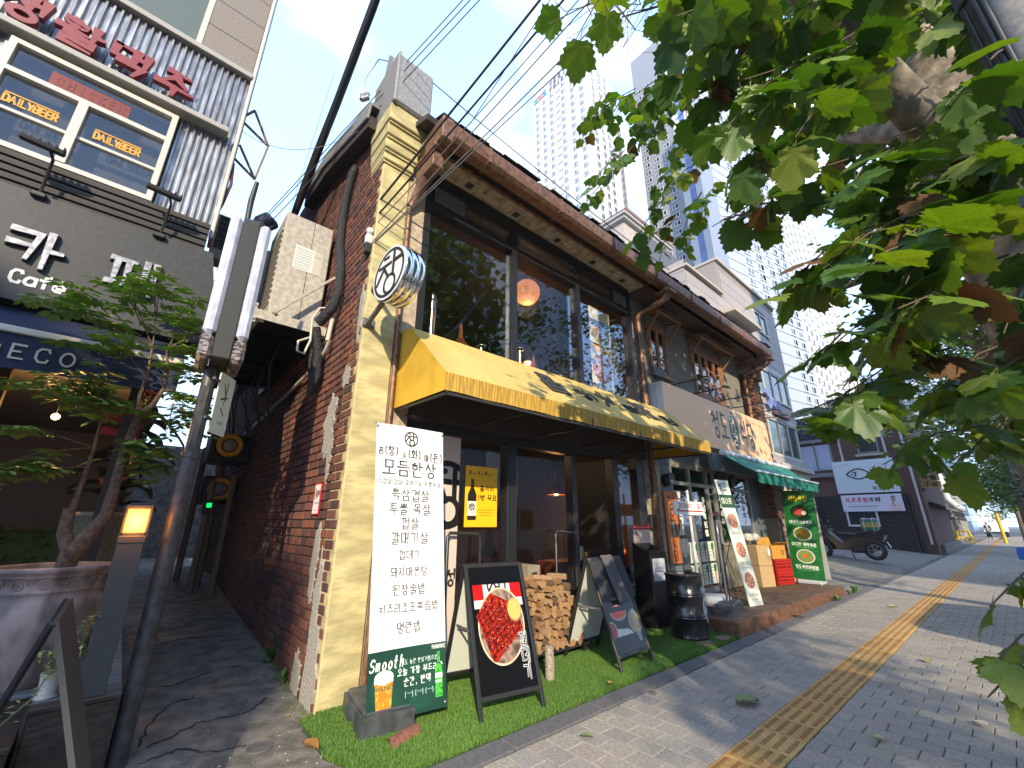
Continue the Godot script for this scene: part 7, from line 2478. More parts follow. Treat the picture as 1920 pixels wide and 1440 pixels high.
	pr.line(v2(34, 30), v2(58, 78), 3, 3, Color(0.1, 0.1, 0.1))
	pr.line(v2(56, 22), v2(50, 96), 3, 2, Color(0.1, 0.1, 0.1))
	pr.line(v2(30, 82), v2(66, 70), 3, 3, Color(0.1, 0.1, 0.1))
	pr.line(v2(40, 110), v2(60, 128), 3, 3, Color(0.1, 0.1, 0.1))
	pr.scribble(36, 150, 30, 10, Color(0.2, 0.2, 0.2))
	s = sh()
	s.page(v3(-0.12, 0.5, 0.008), v3(0.12, 0.5, 0.008), v3(0.12, 0, 0.008), v3(-0.12, 0, 0.008))
	s.box(v3(0, 0.25, 0), v3(0.238, 0.498, 0.012), 0.003)
	obj("plate", s, mat("plate_print", Color.WHITE, 0.4, {"print": pr.texture()}), pl)
	s = sh()
	s.bar(v3(-0.12, 0.42, 0), v3(-0.2, 0.42, 0.0), v2(0.02, 0.02))
	s.bar(v3(-0.12, 0.1, 0), v3(-0.2, 0.1, 0.0), v2(0.02, 0.02))
	obj("clip", s, pm, pl)
	var sb := thing("leaning_black_board", "thin black signboard with white script, seen nearly edge-on at the lower left", "sandwich board", v3(0.1, 0, -2.7))
	off = -sb.position
	var a := v3(-0.13, 1.1, -2.75)
	var a2 := v3(-0.12, 1.14, -3.15)
	var c := v3(0.255, 0.02, -2.41)
	var c2 := v3(0.26, 0.02, -2.82)
	var n := (a2 - a).cross(c - a).normalized()
	s = sh()
	s.flat()
	s.face([a, a2, c2, c], n)
	s.face([a - n * 0.02, a2 - n * 0.02, c2 - n * 0.02, c - n * 0.02], -n)
	for e in [[a, a2], [a2, c2], [c2, c], [c, a]]:
		s.face([e[0], e[1], e[1] - n * 0.02, e[0] - n * 0.02], ((e[0] + e[1]) * 0.5 - (a + c2) * 0.5))
	obj("panel", s, mat("chalk_black", lin(0.018, 0.02, 0.023), 0.55), sb, off)
	s = sh()
	var bx := (a2 - a).normalized()
	var by := (a - c).normalized()
	var facing := n if n.x > 0.0 else -n
	var frame := Basis(bx if bx.cross(by).dot(facing) > 0.0 else -bx, by, facing)
	var from := a.lerp(c, 0.26).lerp(a2.lerp(c2, 0.26), 0.2)
	for q in 7:
		var w: String = "SomeHeo"[q]
		s.ink(letter(w), Transform3D(frame, a.lerp(c, 0.2 + q * 0.1).lerp(a2.lerp(c2, 0.2 + q * 0.1), 0.25 if bx.dot(frame.x) > 0 else 0.75) + facing * (0.004 if facing.dot(n) > 0 else 0.004)), 0.2, 0.085, 0.012, 0.003)
	obj("script", s, mat("chalk_white", lin(0.6, 0.6, 0.58), 0.8), sb, off)
	s = sh()
	s.bar(a, v3(-0.42, 0.0, -3.3), v2(0.014, 0.03))
	s.bar(a2, v3(-0.42, 0.0, -3.7), v2(0.014, 0.03))
	obj("strut", s, blk(), sb, off)
	planter()

func planter():
	var pot := thing("large_planter", "large pinkish glazed clay pot with swirl medallions on the terrace", "planter", v3(-0.3, 0.45, -4.78))
	var clay := mat("glazed_clay", lin(0.4, 0.29, 0.25), 0.5, {"tex": grain("glaze", 0.007, 6, 0.68, 1.0, 512, FastNoiseLite.TYPE_SIMPLEX_SMOOTH, 0.3, 0.65), "size": 0.8, "stretch": v3(1, 0.45, 1)})
	var s := sh()
	s.lathe(Vector3.ZERO, [v2(0, 0.0), v2(0.23, 0.0), v2(0.24, 0.03), v2(0.285, 0.2), v2(0.32, 0.36), v2(0.325, 0.46), v2(0.31, 0.54), v2(0.296, 0.58), v2(0.305, 0.59), v2(0.296, 0.6), v2(0.3, 0.68), v2(0.312, 0.685), v2(0.305, 0.695), v2(0.32, 0.71), v2(0.335, 0.735), v2(0.32, 0.75), v2(0.285, 0.74), v2(0.28, 0.68), v2(0, 0.67)], 40)
	obj("body", s, clay, pot)
	var med := sh()
	for k in 26:
		var a := k * 0.5
		var r := 0.036 * (1.0 - k / 28.0)
		var a2 := (k + 1) * 0.5
		var r2 := 0.036 * (1.0 - (k + 1) / 28.0)
		med.bar(v3(cos(a) * r * 1.25, sin(a) * r, 0), v3(cos(a2) * r2 * 1.25, sin(a2) * r2, 0), v2(0.008, 0.01), 0.002, v3(0, 0, 1))
	var mm := med.mesh()
	for k in 14:
		var a := TAU * k / 14.0
		var o := obj("medallion", mm, clay, pot, v3(sin(a) * 0.3, 0.64, cos(a) * 0.3))
		o.rotation.y = a
	s = sh()
	s.lathe(v3(0, 0.672, 0), [v2(0.279, 0), v2(0.15, 0.012), v2(0, 0.02)], 20)
	obj("soil", s, mat("soil", lin(0.03, 0.022, 0.016), 1.0, {"tex": noises["rough"], "size": 0.3}), pot)
	var t := thing("potted_tree", "small forked tree with feathery green leaves growing in the large clay pot", "tree", v3(-0.24, 1.12, -4.65))
	var off := -t.position
	var bark := mat("young_bark", lin(0.2, 0.125, 0.08), 0.9, {"tex": noises["rough"], "size": 0.25, "stretch": v3(1, 0.6, 1), "bump": noises["crust"], "depth": 0.5})
	s = sh()
	s.tube([v3(-0.24, 1.05, -4.65), v3(-0.24, 1.2, -4.63), v3(-0.22, 1.32, -4.6)], [0.06, 0.058, 0.07], 12)
	s.tube([v3(-0.22, 1.3, -4.6), v3(-0.16, 1.42, -4.6), v3(-0.1, 1.56, -4.6), v3(-0.1, 1.8, -4.6), v3(-0.1, 2.07, -4.6), v3(-0.07, 2.39, -4.6)], [0.062, 0.05, 0.04, 0.034, 0.03, 0.03], 12)
	s.tube([v3(-0.24, 1.3, -4.6), v3(-0.3, 1.42, -4.62), v3(-0.31, 1.6, -4.62)], [0.05, 0.042, 0.034], 10)
	s.tube([v3(-0.3, 1.45, -4.6), v3(-0.29, 1.7, -4.6), v3(-0.28, 2.05, -4.58), v3(-0.29, 2.25, -4.58)], [0.022, 0.017, 0.012, 0.009], 8)
	s.tube([v3(-0.07, 2.36, -4.6), v3(-0.01, 2.45, -4.6), v3(0.03, 2.6, -4.6), v3(0.01, 2.8, -4.58), v3(-0.02, 2.95, -4.56)], [0.026, 0.022, 0.016, 0.013, 0.01], 10)
	s.tube([v3(-0.08, 2.36, -4.6), v3(-0.11, 2.5, -4.6), v3(-0.1, 2.7, -4.62), v3(-0.12, 2.95, -4.62)], [0.022, 0.014, 0.012, 0.009], 8)
	obj("trunk", s, bark, t, off)
	var twig := sh()
	var leaf := sh()
	leaf.flat()
	leaf.face([v3(0, 0, 0), v3(0.24, 0.04, 0.3), v3(0.2, 0.03, 0.66), v3(0, 0, 1)], Vector3.UP)
	leaf.face([v3(0, 0, 0), v3(-0.24, 0.04, 0.3), v3(-0.2, 0.03, 0.66), v3(0, 0, 1)], Vector3.UP)
	var w := []
	var cols := []
	var sprays := []
	for e in [[v3(-0.02, 2.95, -4.56), v3(0.3, 3.2, -4.5)], [v3(-0.02, 2.95, -4.56), v3(0.1, 3.45, -4.5)], [v3(-0.12, 2.95, -4.62), v3(-0.2, 3.55, -4.6)], [v3(-0.12, 2.95, -4.62), v3(-0.45, 3.45, -4.5)], [v3(-0.12, 2.95, -4.62), v3(-0.75, 3.3, -4.5)], [v3(-0.12, 2.95, -4.62), v3(-0.72, 3.05, -4.4)], [v3(-0.1, 2.7, -4.62), v3(-0.5, 2.9, -4.4)], [v3(-0.02, 2.8, -4.58), v3(0.25, 2.7, -4.5)], [v3(0.03, 2.6, -4.6), v3(0.33, 2.45, -4.5)], [v3(0.03, 2.6, -4.6), v3(0.28, 2.25, -4.5)], [v3(-0.29, 2.25, -4.58), v3(-0.75, 2.45, -4.4)], [v3(-0.29, 2.25, -4.58), v3(-0.6, 2.6, -4.5)], [v3(-0.29, 2.25, -4.58), v3(-0.3, 2.55, -4.45)], [v3(-0.28, 2.05, -4.58), v3(-0.85, 2.1, -4.4)], [v3(-0.28, 2.05, -4.58), v3(-0.8, 1.8, -4.4)], [v3(-0.29, 1.9, -4.6), v3(-0.65, 1.75, -4.45)], [v3(-0.1, 2.1, -4.6), v3(0.1, 2.0, -4.45)], [v3(-0.1, 2.0, -4.6), v3(0.2, 1.85, -4.5)], [v3(-0.1, 2.3, -4.6), v3(-0.35, 2.35, -4.4)], [v3(0.0, 2.9, -4.56), v3(0.28, 2.95, -4.4)]]:
		sprays.append(e)
		sprays.append([e[0].lerp(e[1], 0.5), e[1] + v3(rng.randf_range(-0.15, 0.15), rng.randf_range(-0.12, 0.12), rng.randf_range(-0.2, 0.2))])
		sprays.append([e[0].lerp(e[1], 0.35), e[0].lerp(e[1], 0.85) + v3(rng.randf_range(-0.2, 0.2), rng.randf_range(-0.18, 0.18), rng.randf_range(-0.25, 0.2))])
	for e in sprays:
		var bend := v3(0, 0.05, 0)
		var pts := [e[0], e[0].lerp(e[1], 0.5) + bend, e[1]]
		twig.tube(pts, [0.006, 0.004, 0.002], 5)
		for q in 6:
			var f := 0.35 + 0.13 * q
			var base: Vector3 = e[0].lerp(e[1], f) + bend * (1.0 - absf(f - 0.5) * 2.0)
			var yaw := rng.randf() * TAU
			var dir := v3(cos(yaw), rng.randf_range(-0.25, 0.2), sin(yaw)).normalized()
			for r in 5:
				for side in [-1.0, 1.0]:
					if r == 4 and side > 0.0:
						continue
					var ya: float = atan2(dir.x, dir.z) + (side * 1.0 if r < 4 else 0.0)
					var b := turned(rng.randf_range(0.05, 0.45), ya, rng.randf_range(-0.3, 0.3))
					w.append(Transform3D(b.scaled(Vector3.ONE * rng.randf_range(0.06, 0.1)), base + dir * (0.02 + r * 0.034)))
					cols.append(Color(0.13, 0.25, 0.04).lerp(Color(0.25, 0.34, 0.06), rng.randf()))
	obj("twig", twig, bark, t, off)
	for k in w.size():
		w[k].origin += off
	copies("foliage", leaf.mesh(), mat("young_leaf", Color.WHITE, 0.5, {"tinted": true, "two": true, "back": Color(0.35, 0.45, 0.12)}), w, cols, t)
	var tp := thing("tall_stone_pot", "tall speckled stone pot holding a broad-leaved dark plant behind the tree", "planter", v3(-0.1, 0.45, -5.75))
	s = sh()
	s.lathe(Vector3.ZERO, [v2(0, 0), v2(0.14, 0), v2(0.2, 0.5), v2(0.24, 1.08), v2(0.27, 1.1), v2(0.27, 1.14), v2(0.22, 1.14), v2(0.2, 1.05), v2(0, 1.04)], 28)
	obj("body", s, mat("speckled_stone", lin(0.34, 0.29, 0.19), 0.85, {"tex": noises["chips"], "size": 0.35}), tp)
	var rp := thing("rubber_plant", "rubber plant with broad dark leaves in the tall stone pot", "plant", v3(-0.1, 1.5, -5.75))
	var dark := mat("rubber_leaf", lin(0.03, 0.06, 0.03), 0.3, {"two": true})
	var red := mat("rubber_leaf_red", lin(0.07, 0.03, 0.025), 0.3, {"two": true})
	s = sh()
	s.tube([v3(0, -0.02, 0), v3(0.05, 0.5, 0), v3(0.0, 1.3, 0)], [0.02, 0.015, 0.01], 8)
	obj("stem", s, bark, rp)
	for k in 26:
		s = sh()
		var a := k * 2.4
		var dir := v3(cos(a), 0, sin(a))
		var up := rng.randf_range(-0.4, 0.7)
		var y := 0.15 + k * 0.046
		var l := rng.randf_range(0.26, 0.4)
		var sidev := v3(-sin(a), 0, cos(a))
		s.sheet(func(u, v):
			var wd: float = 0.11 * sin(PI * pow(v, 0.8))
			return v3(0, y, 0) + dir * (0.05 + v * l) + v3(0, (up * v - 0.55 * v * v) * l, 0) + sidev * (u - 0.5) * 2.0 * wd + v3(0, absf(u - 0.5) * 0.07, 0), 2, 6, Vector3.UP)
		obj("leaf", s, red if k % 6 == 0 else dark, rp)
	var sp := thing("small_white_pot", "small cream pot on a saucer with a trailing variegated vine", "plant pot", v3(-0.13, 0.452, -4.28))
	s = sh()
	s.lathe(Vector3.ZERO, [v2(0, 0.0), v2(0.055, 0.0), v2(0.058, 0.012), v2(0.04, 0.014), v2(0.05, 0.13), v2(0.054, 0.14), v2(0.045, 0.14), v2(0.042, 0.12), v2(0, 0.12)], 18)
	obj("body", s, mat("cream_pot", lin(0.55, 0.47, 0.4), 0.7), sp)
	var vine := thing("trailing_vine", "yellow-green trailing vine spilling from the small cream pot", "vine", v3(-0.13, 0.58, -4.28))
	off = -vine.position
	s = sh()
	var wl := []
	var cl := []
	for e in [[v3(-0.13, 0.58, -4.28), v3(-0.14, 0.62, -4.1), v3(-0.17, 0.54, -3.98), v3(-0.28, 0.42, -3.95), v3(-0.4, 0.3, -3.9)], [v3(-0.13, 0.58, -4.28), v3(-0.08, 0.75, -4.2), v3(-0.02, 0.9, -4.12), v3(0.02, 0.95, -4.05)], [v3(-0.13, 0.58, -4.28), v3(-0.1, 0.72, -4.3), v3(-0.03, 0.82, -4.25), v3(-0.02, 0.7, -4.05)], [v3(-0.13, 0.58, -4.28), v3(-0.16, 0.7, -4.25), v3(-0.2, 0.72, -4.15)]]:
		s.tube(e, [0.004], 5)
		for q in 46:
			var f: float = rng.randf() * (e.size() - 1.001)
			var at: Vector3 = e[int(f)].lerp(e[int(f) + 1], f - int(f)) + v3(rng.randf_range(-0.03, 0.03), rng.randf_range(-0.02, 0.03), rng.randf_range(-0.03, 0.03))
			wl.append(Transform3D(turned(rng.randf_range(-0.6, 0.9), rng.randf() * TAU, 0).scaled(Vector3.ONE * rng.randf_range(0.022, 0.038)), at + off))
			cl.append([Color(0.36, 0.38, 0.09), Color(0.14, 0.22, 0.05), Color(0.45, 0.45, 0.2)][rng.randi() % 3])
	obj("stem", s, mat("vine_stem", lin(0.15, 0.18, 0.05), 0.7), vine, off)
	copies("foliage", leaf.mesh(), mats["young_leaf"], wl, cl, vine)
	var hg := thing("rear_hedge", "clipped green hedge seen through the cafe and at the far end of the alley", "hedge", v3(-1.2, 0.5, -8.6))
	s = sh()
	s.box(v3(0, 0.45, 0), v3(2.0, 0.9, 0.4), 0.1)
	obj("core", s, mat("hedge_core", lin(0.05, 0.09, 0.035), 1.0), hg)
	wl = []
	cl = []
	for q in 1400:
		wl.append(Transform3D(turned(rng.randf_range(-1, 1), rng.randf() * TAU, 0).scaled(Vector3.ONE * rng.randf_range(0.05, 0.08)), v3(rng.randf_range(-1.05, 1.05), rng.randf_range(0.0, 0.98), rng.randf_range(0.12, 0.28))))
		cl.append(Color(0.03, 0.08, 0.02).lerp(Color(0.08, 0.14, 0.04), rng.randf()))
	copies("foliage", leaf.mesh(), mats["young_leaf"], wl, cl, hg)
	var ew := thing("far_wall", "pale low wall closing the far end of the alley", "wall", v3(0.4, 0.5, -16.4))
	s = sh()
	s.box(v3(0.0, 1.6, 0), v3(3.4, 3.2, 0.2))
	obj("panel", s, mat("far_wall", lin(0.3, 0.28, 0.25), 0.9, {"tex": noises["rough"], "size": 1.5}), ew)

func fallen_leaf(at: Vector3, size: float, turn: float, c: Color, label: String):
	var s := sh()
	for d in [1.0, -1.0]:
		s.sheet(func(u, v):
			var w: float = 0.34 * sin(PI * pow(v, 0.85)) * (1.0 + 0.12 * sin(v * 30.0))
			return v3((u - 0.5) * 2.0 * w, 0.1 * absf(u - 0.5) * 2.0 + 0.06 * sin(v * 4.0) + 0.003 * d, v - 0.5), 4, 12, v3(0, d, 0))
	var o: MeshInstance3D = tag(obj("fallen_leaf", s, mat("leaf_" + str(c.to_html()), c, 0.8)), label, "leaf")
	o.position = at
	o.rotation.y = turn
	o.scale = Vector3.ONE * size

# ---- buildings behind and beyond ----
func far_window() -> ArrayMesh:
	if not shapes.has("far_window"):
		var s := sh()
		s.tint(Color(0.62, 0.64, 0.66))
		s.box(v3(0, 0, 0), v3(1.0, 1.0, 0.16), 0.0)
		s.tint(Color(0.1, 0.13, 0.16))
		s.box(v3(-0.24, 0.02, 0.075), v3(0.4, 0.84, 0.02))
		s.tint(Color(0.14, 0.17, 0.2))
		s.box(v3(0.24, 0.02, 0.07), v3(0.4, 0.84, 0.02))
		s.tint(Color(0.4, 0.42, 0.45))
		s.box(v3(0, -0.55, 0.04), v3(1.06, 0.06, 0.2))
		shapes["far_window"] = s.mesh()
	return shapes["far_window"]

func wall_of_windows(parent: Node3D, origin: Vector3, across: Vector3, cols: Array, rows: int, pitch: float, y0: float, size: Vector2, called := "window"):
	var out := across.cross(Vector3.UP)
	var m := mat("tower_window", Color.WHITE, 0.2, {"tinted": true})
	for c in cols:
		for r in rows:
			var o := obj(called, far_window(), m, parent, origin + across * float(c) + v3(0, y0 + r * pitch, 0) - parent.position)
			o.basis = Basis(across, Vector3.UP, out).scaled_local(v3(size.x, size.y, 0.6))
			var wd: float = size.x
			if absf(float(c) - roundf(float(c))) > 0.3:
				wd *= 0.8

func towers():
	var white := mat("tower_white", lin(0.52, 0.53, 0.55), 0.8)
	var grey := mat("tower_grey", lin(0.22, 0.23, 0.25), 0.8)
	var blue_grey := mat("tower_bluegrey", lin(0.36, 0.4, 0.47), 0.8)
	var a := thing("white_tower", "tall white apartment tower with roof lettering, left of the other towers", "tower", v3(53, 0, -37))
	var off := -a.position
	var s := sh()
	s.span(v3(53, 0, -53), v3(60.5, 100.5, -37))
	obj("wall", s, white, a, off)
	s = sh()
	s.span(v3(60.5, 0, -53), v3(70, 92, -40.5))
	obj("grey_wing", s, grey, a, off)
	s = sh()
	s.span(v3(60.6, 0, -40.4), v3(64.0, 97, -38.0))
	obj("wall", s, white, a, off)
	wall_of_windows(a, v3(52.97, 0, -53), v3(0, 0, 1), [1.6, 3.8, 6.0, 9.4, 12.0, 14.4], 27, 2.05, 41.0, v2(1.05, 0.95))
	wall_of_windows(a, v3(53, 0, -36.97), v3(1, 0, 0), [1.8, 4.2, 6.2], 27, 2.05, 41.0, v2(1.0, 1.2))
	wall_of_windows(a, v3(60.5, 0, -40.47), v3(1, 0, 0), [4.6, 6.4, 8.4], 23, 2.05, 41.0, v2(0.95, 1.0))
	s = sh()
	for k in 28:
		s.span(v3(52.9, 40.2 + k * 2.05, -45.7), v3(53.05, 40.45 + k * 2.05, -44.4))
	obj("balcony_band", s, mat("balcony_beige", lin(0.4, 0.38, 0.34), 0.8), a, off)
	s = sh()
	var z := -47.4
	for c in "VERTIUM":
		s.ink(letter(c), Transform3D(Basis(v3(0, 0, 1), v3(0, 1, 0), v3(-1, 0, 0)), v3(52.9, 98.6, z)), 0.85, 1.6, 0.14, 0.1, 0.0)
		z += 1.3
	z = -47.4
	for c in "FRIENDS":
		s.ink(letter(c), Transform3D(Basis(v3(0, 0, 1), v3(0, 1, 0), v3(-1, 0, 0)), v3(52.9, 96.6, z)), 0.75, 1.2, 0.12, 0.1, 0.0)
		z += 1.15
	obj("lettering", s, mat("tower_letters", lin(0.12, 0.12, 0.14), 0.6), a, off)
	for k in 3:
		s = sh()
		s.ink([pv([v2(0, 0), v2(1, 0), v2(0.6, 0.5), v2(1, 1), v2(0, 1)])], Transform3D(Basis(v3(0, 0, 1), v3(0, 1, 0), v3(-1, 0, 0)), v3(52.9, 97.4, -52.3 + k * 1.35)), 0.8, 1.1, 0.24, 0.1, 0.0)
		obj("mark", s, mat("tower_mark_%d" % k, [lin(0.05, 0.32, 0.25), lin(0.6, 0.14, 0.06), lin(0.06, 0.22, 0.5)][k], 0.6), a, off)
	var b := thing("striped_tower", "grey and white apartment tower with two blue vertical stripes, in the middle", "tower", v3(72, 0, -21))
	off = -b.position
	s = sh()
	s.span(v3(72, 0, -37), v3(90, 112, -29.0))
	obj("wall", s, grey, b, off)
	s = sh()
	s.span(v3(72.02, 0, -28.99), v3(90, 118, -21))
	obj("wall", s, white, b, off)
	wall_of_windows(b, v3(71.97, 0, -37), v3(0, 0, 1), [1.2, 3.4, 6.0], 30, 2.05, 41.0, v2(1.3, 1.15))
	for zz in [-27.6, -24.9]:
		for k in 32:
			s = sh()
			s.span(v3(71.93, 40.2 + k * 2.05, zz), v3(72.05, 42.1 + k * 2.05, zz + 1.15))
			obj("blue_panel", s, mat("stripe_blue_%d" % (k % 3), [lin(0.1, 0.17, 0.42), lin(0.13, 0.2, 0.46), lin(0.09, 0.15, 0.36)][k % 3], 0.4), b, off)
	wall_of_windows(b, v3(72, 0, -20.97), v3(1, 0, 0), [2.0, 5.0], 30, 2.05, 41.0, v2(1.2, 1.1))
	var c := thing("bluish_tower", "pale blue-grey apartment tower right of the striped one", "tower", v3(85, 0, -17), "", 0.0)
	c.rotation.y = -0.18
	s = sh()
	s.span(v3(-20.5, 0, -2.2), v3(0, 84, 0))
	obj("wall", s, blue_grey, c)
	var save := c.position
	c.position = Vector3.ZERO
	wall_of_windows(c, v3(-20.5, 0, 0.03), v3(1, 0, 0), [6.2, 9.8, 13.4], 22, 2.05, 36.0, v2(2.0, 1.35))
	wall_of_windows(c, v3(-20.5, 0, 0.03), v3(1, 0, 0), [16.2, 18.8], 30, 2.05, 19.0, v2(1.5, 1.3))
	c.position = save
	s = sh()
	for k in 36:
		s.span(v3(-20.5, 14.0 + k * 2.05, -0.02), v3(0.02, 14.08 + k * 2.05, 0.05))
	obj("floor_band", s, grey, c)
	var d := thing("beige_tower", "beige apartment tower half hidden behind the blue-grey one", "tower", v3(86, 0, -17))
	off = -d.position
	s = sh()
	s.span(v3(86, 0, -40), v3(130, 78, -17.2))
	obj("wall", s, mat("tower_beige", lin(0.5, 0.47, 0.42), 0.8), d, off)
	wall_of_windows(d, v3(86, 0, -17.17), v3(1, 0, 0), [2.2, 5.2, 8.6, 12.6, 17.2, 22.4, 28.2, 34.6], 28, 2.05, 20.0, v2(1.5, 1.0))

func stone_building():
	var stone := mat("tile_mortar", lin(0.28, 0.25, 0.235), 0.9)
	var slab := [mat("stone_tile_a", lin(0.4, 0.36, 0.345), 0.7, {"tex": noises["fine"], "size": 1.2}), mat("stone_tile_b", lin(0.43, 0.385, 0.365), 0.7, {"tex": noises["fine"], "size": 1.2})]
	var b := thing("stone_clad_building", "pale stone-tiled office building rising behind the roof of the brick house", "building", v3(17.2, 0, -6))
	var off := -b.position
	var s := sh()
	s.span(v3(17.2, 0, -16), v3(24.08, 12.55, -6.05))
	s.span(v3(14.05, 0, -16), v3(17.2, 10.8, -6.05))
	obj("core", s, stone, b, off)
	var holes := [[20.9, 22.6, 10.4, 11.5], [19.4, 23.7, 6.95, 8.5], [18.8, 23.7, 4.3, 6.1]]
	for row in 18:
		for col in 12:
			var x0 := 14.05 + col * 0.84
			var y0 := 3.95 + row * 0.48
			var top := 12.55 if x0 > 17.1 else 10.8
			if y0 + 0.47 > top + 0.02 or x0 > 24.0:
				continue
			var x1 := minf(x0 + 0.825, 24.08)
			var skip := false
			for h in holes:
				if x0 + 0.4 > h[0] and x0 + 0.4 < h[1] and y0 + 0.24 > h[2] and y0 + 0.24 < h[3]:
					skip = true
			if skip:
				continue
			s = sh()
			s.span(v3(x0, y0, -6.05), v3(x1, y0 + 0.468, -6.0), 0.004)
			obj("stone_tile", s, slab[rng.randi() % 2], b, off)
	for row in 15:
		for col in 8:
			s = sh()
			s.span(v3(14.0, 3.95 + row * 0.48, -6.05 - col * 0.84 - 0.825), v3(14.05, 3.95 + row * 0.48 + 0.468, -6.05 - col * 0.84), 0.004)
			obj("stone_tile", s, slab[rng.randi() % 2], b, off)
	s = sh()
	s.span(v3(17.15, 12.55, -16), v3(24.14, 12.68, -5.94), 0.01)
	s.span(v3(13.95, 10.8, -16), v3(17.2, 10.92, -5.9), 0.01)
	s.span(v3(17.1, 9.9, -6.3), v3(20.0, 10.05, -5.55), 0.01)
	s.span(v3(17.6, 3.75, -6.1), v3(24.3, 3.95, -5.75), 0.02)
	obj("cornice", s, mat("cornice_stone", lin(0.42, 0.37, 0.31), 0.8), b, off)
	s = sh()
	s.span(v3(14.05, 0.0, -6.04), v3(24.1, 3.75, -5.95))
	obj("ground_wall", s, mat("cream_wall", lin(0.56, 0.47, 0.33), 0.85, {"tex": noises["fine"], "size": 2.0}), b, off)
	var alu := mat("window_alu", lin(0.52, 0.5, 0.45), 0.45)
	for h in holes:
		s = sh()
		window_box(s, h[0], h[1], h[2], h[3], -5.99, 0.07, 0.12)
		var n := 2 if h[1] - h[0] < 2.5 else 4
		for k in range(1, n):
			var x: float = lerpf(h[0], h[1], float(k) / n)
			s.span(v3(x - 0.035, h[2] + 0.07, -6.09), v3(x + 0.035, h[3] - 0.07, -6.0))
		var f := obj("window", s, alu, b, off)
		for k in n:
			s = sh()
			s.span(v3(lerpf(h[0], h[1], float(k) / n) + 0.036, h[2] + 0.07, -6.049), v3(lerpf(h[0], h[1], float(k + 1) / n) - 0.036, h[3] - 0.07, -6.044))
			obj("pane", s, mat("green_pane", lin(0.035, 0.075, 0.06), 0.08), f)
	s = sh()
	s.span(v3(15.4, 10.9, -10.5), v3(21.0, 14.3, -8.2))
	obj("roof_screen", s, mat("screen_grey", lin(0.1, 0.105, 0.11), 0.6), b, off)
	var sg := thing("blue_letter_sign", "blue and white raised lettering between the windows of the stone-tiled building", "sign", v3(19.95, 6.3, -5.95))
	s = sh()
	s.ink([pv([v2(0.1, 0), v2(0.7, 0.3), v2(0.8, 0.7), v2(0.4, 1.0), v2(0.1, 0.8)])], Transform3D(Basis.IDENTITY, v3(0, 0.75, 0.1)), 0.6, 0.7, 0.1, 0.1)
	s.ink(letter("이"), Transform3D(Basis.IDENTITY, v3(0.75, 0.6, 0.1)), 0.45, 0.45, 0.05, 0.1)
	s.ink(letter("비"), Transform3D(Basis.IDENTITY, v3(1.25, 0.55, 0.1)), 0.45, 0.45, 0.05, 0.1)
	obj("letters", s, mat("sign_blue", lin(0.16, 0.2, 0.42), 0.5), sg)
	s = sh()
	s.span(v3(0.7, -0.15, 0), v3(2.7, 0.05, 0.08))
	obj("bar", s, mat("sign_dark_red", lin(0.09, 0.03, 0.03), 0.6), sg)
	var os := thing("oval_black_sign", "black oval emblem with dark lettering on the cream ground-floor wall", "sign", v3(19.2, 2.7, -5.94))
	s = sh()
	s.lathe(v3(0.5, 0.5, 0.0), [v2(0, 0.06), v2(0.42, 0.06), v2(0.45, 0.0)], 24, turned(PI / 2, 0, 0))
	var lx := 1.2
	for c in "순남시래":
		s.ink(letter(c), Transform3D(Basis.IDENTITY, v3(lx, 0.75, 0.06)), 0.5, 0.5, 0.05, 0.06)
		lx += 0.6
	obj("letters", s, blk(), os)
	var tp := thing("roof_tarpaulin", "crumpled grey-green tarpaulin draped over the end of the brick house roof", "tarpaulin", v3(12.3, 6.3, -4.6))
	s = sh()
	var nz := FastNoiseLite.new()
	nz.frequency = 1.6
	for d in [1.0, -1.0]:
		s.sheet(func(u, v): return v3(-0.9 + u * 1.9, 0.55 - v * 0.55 + nz.get_noise_2d(u * 3.0, v * 1.2) * 0.12 * (0.3 + v), v * 0.75 - 0.1 + nz.get_noise_2d(u * 3.0 + 9.0, v) * 0.08 + d * 0.002), 26, 12, v3(0, d, d))
	obj("sheet", s, mat("tarp", lin(0.42, 0.46, 0.42), 0.6, {"tex": noises["cloth"] if noises.has("cloth") else noises["fine"], "size": 1.0}), tp)

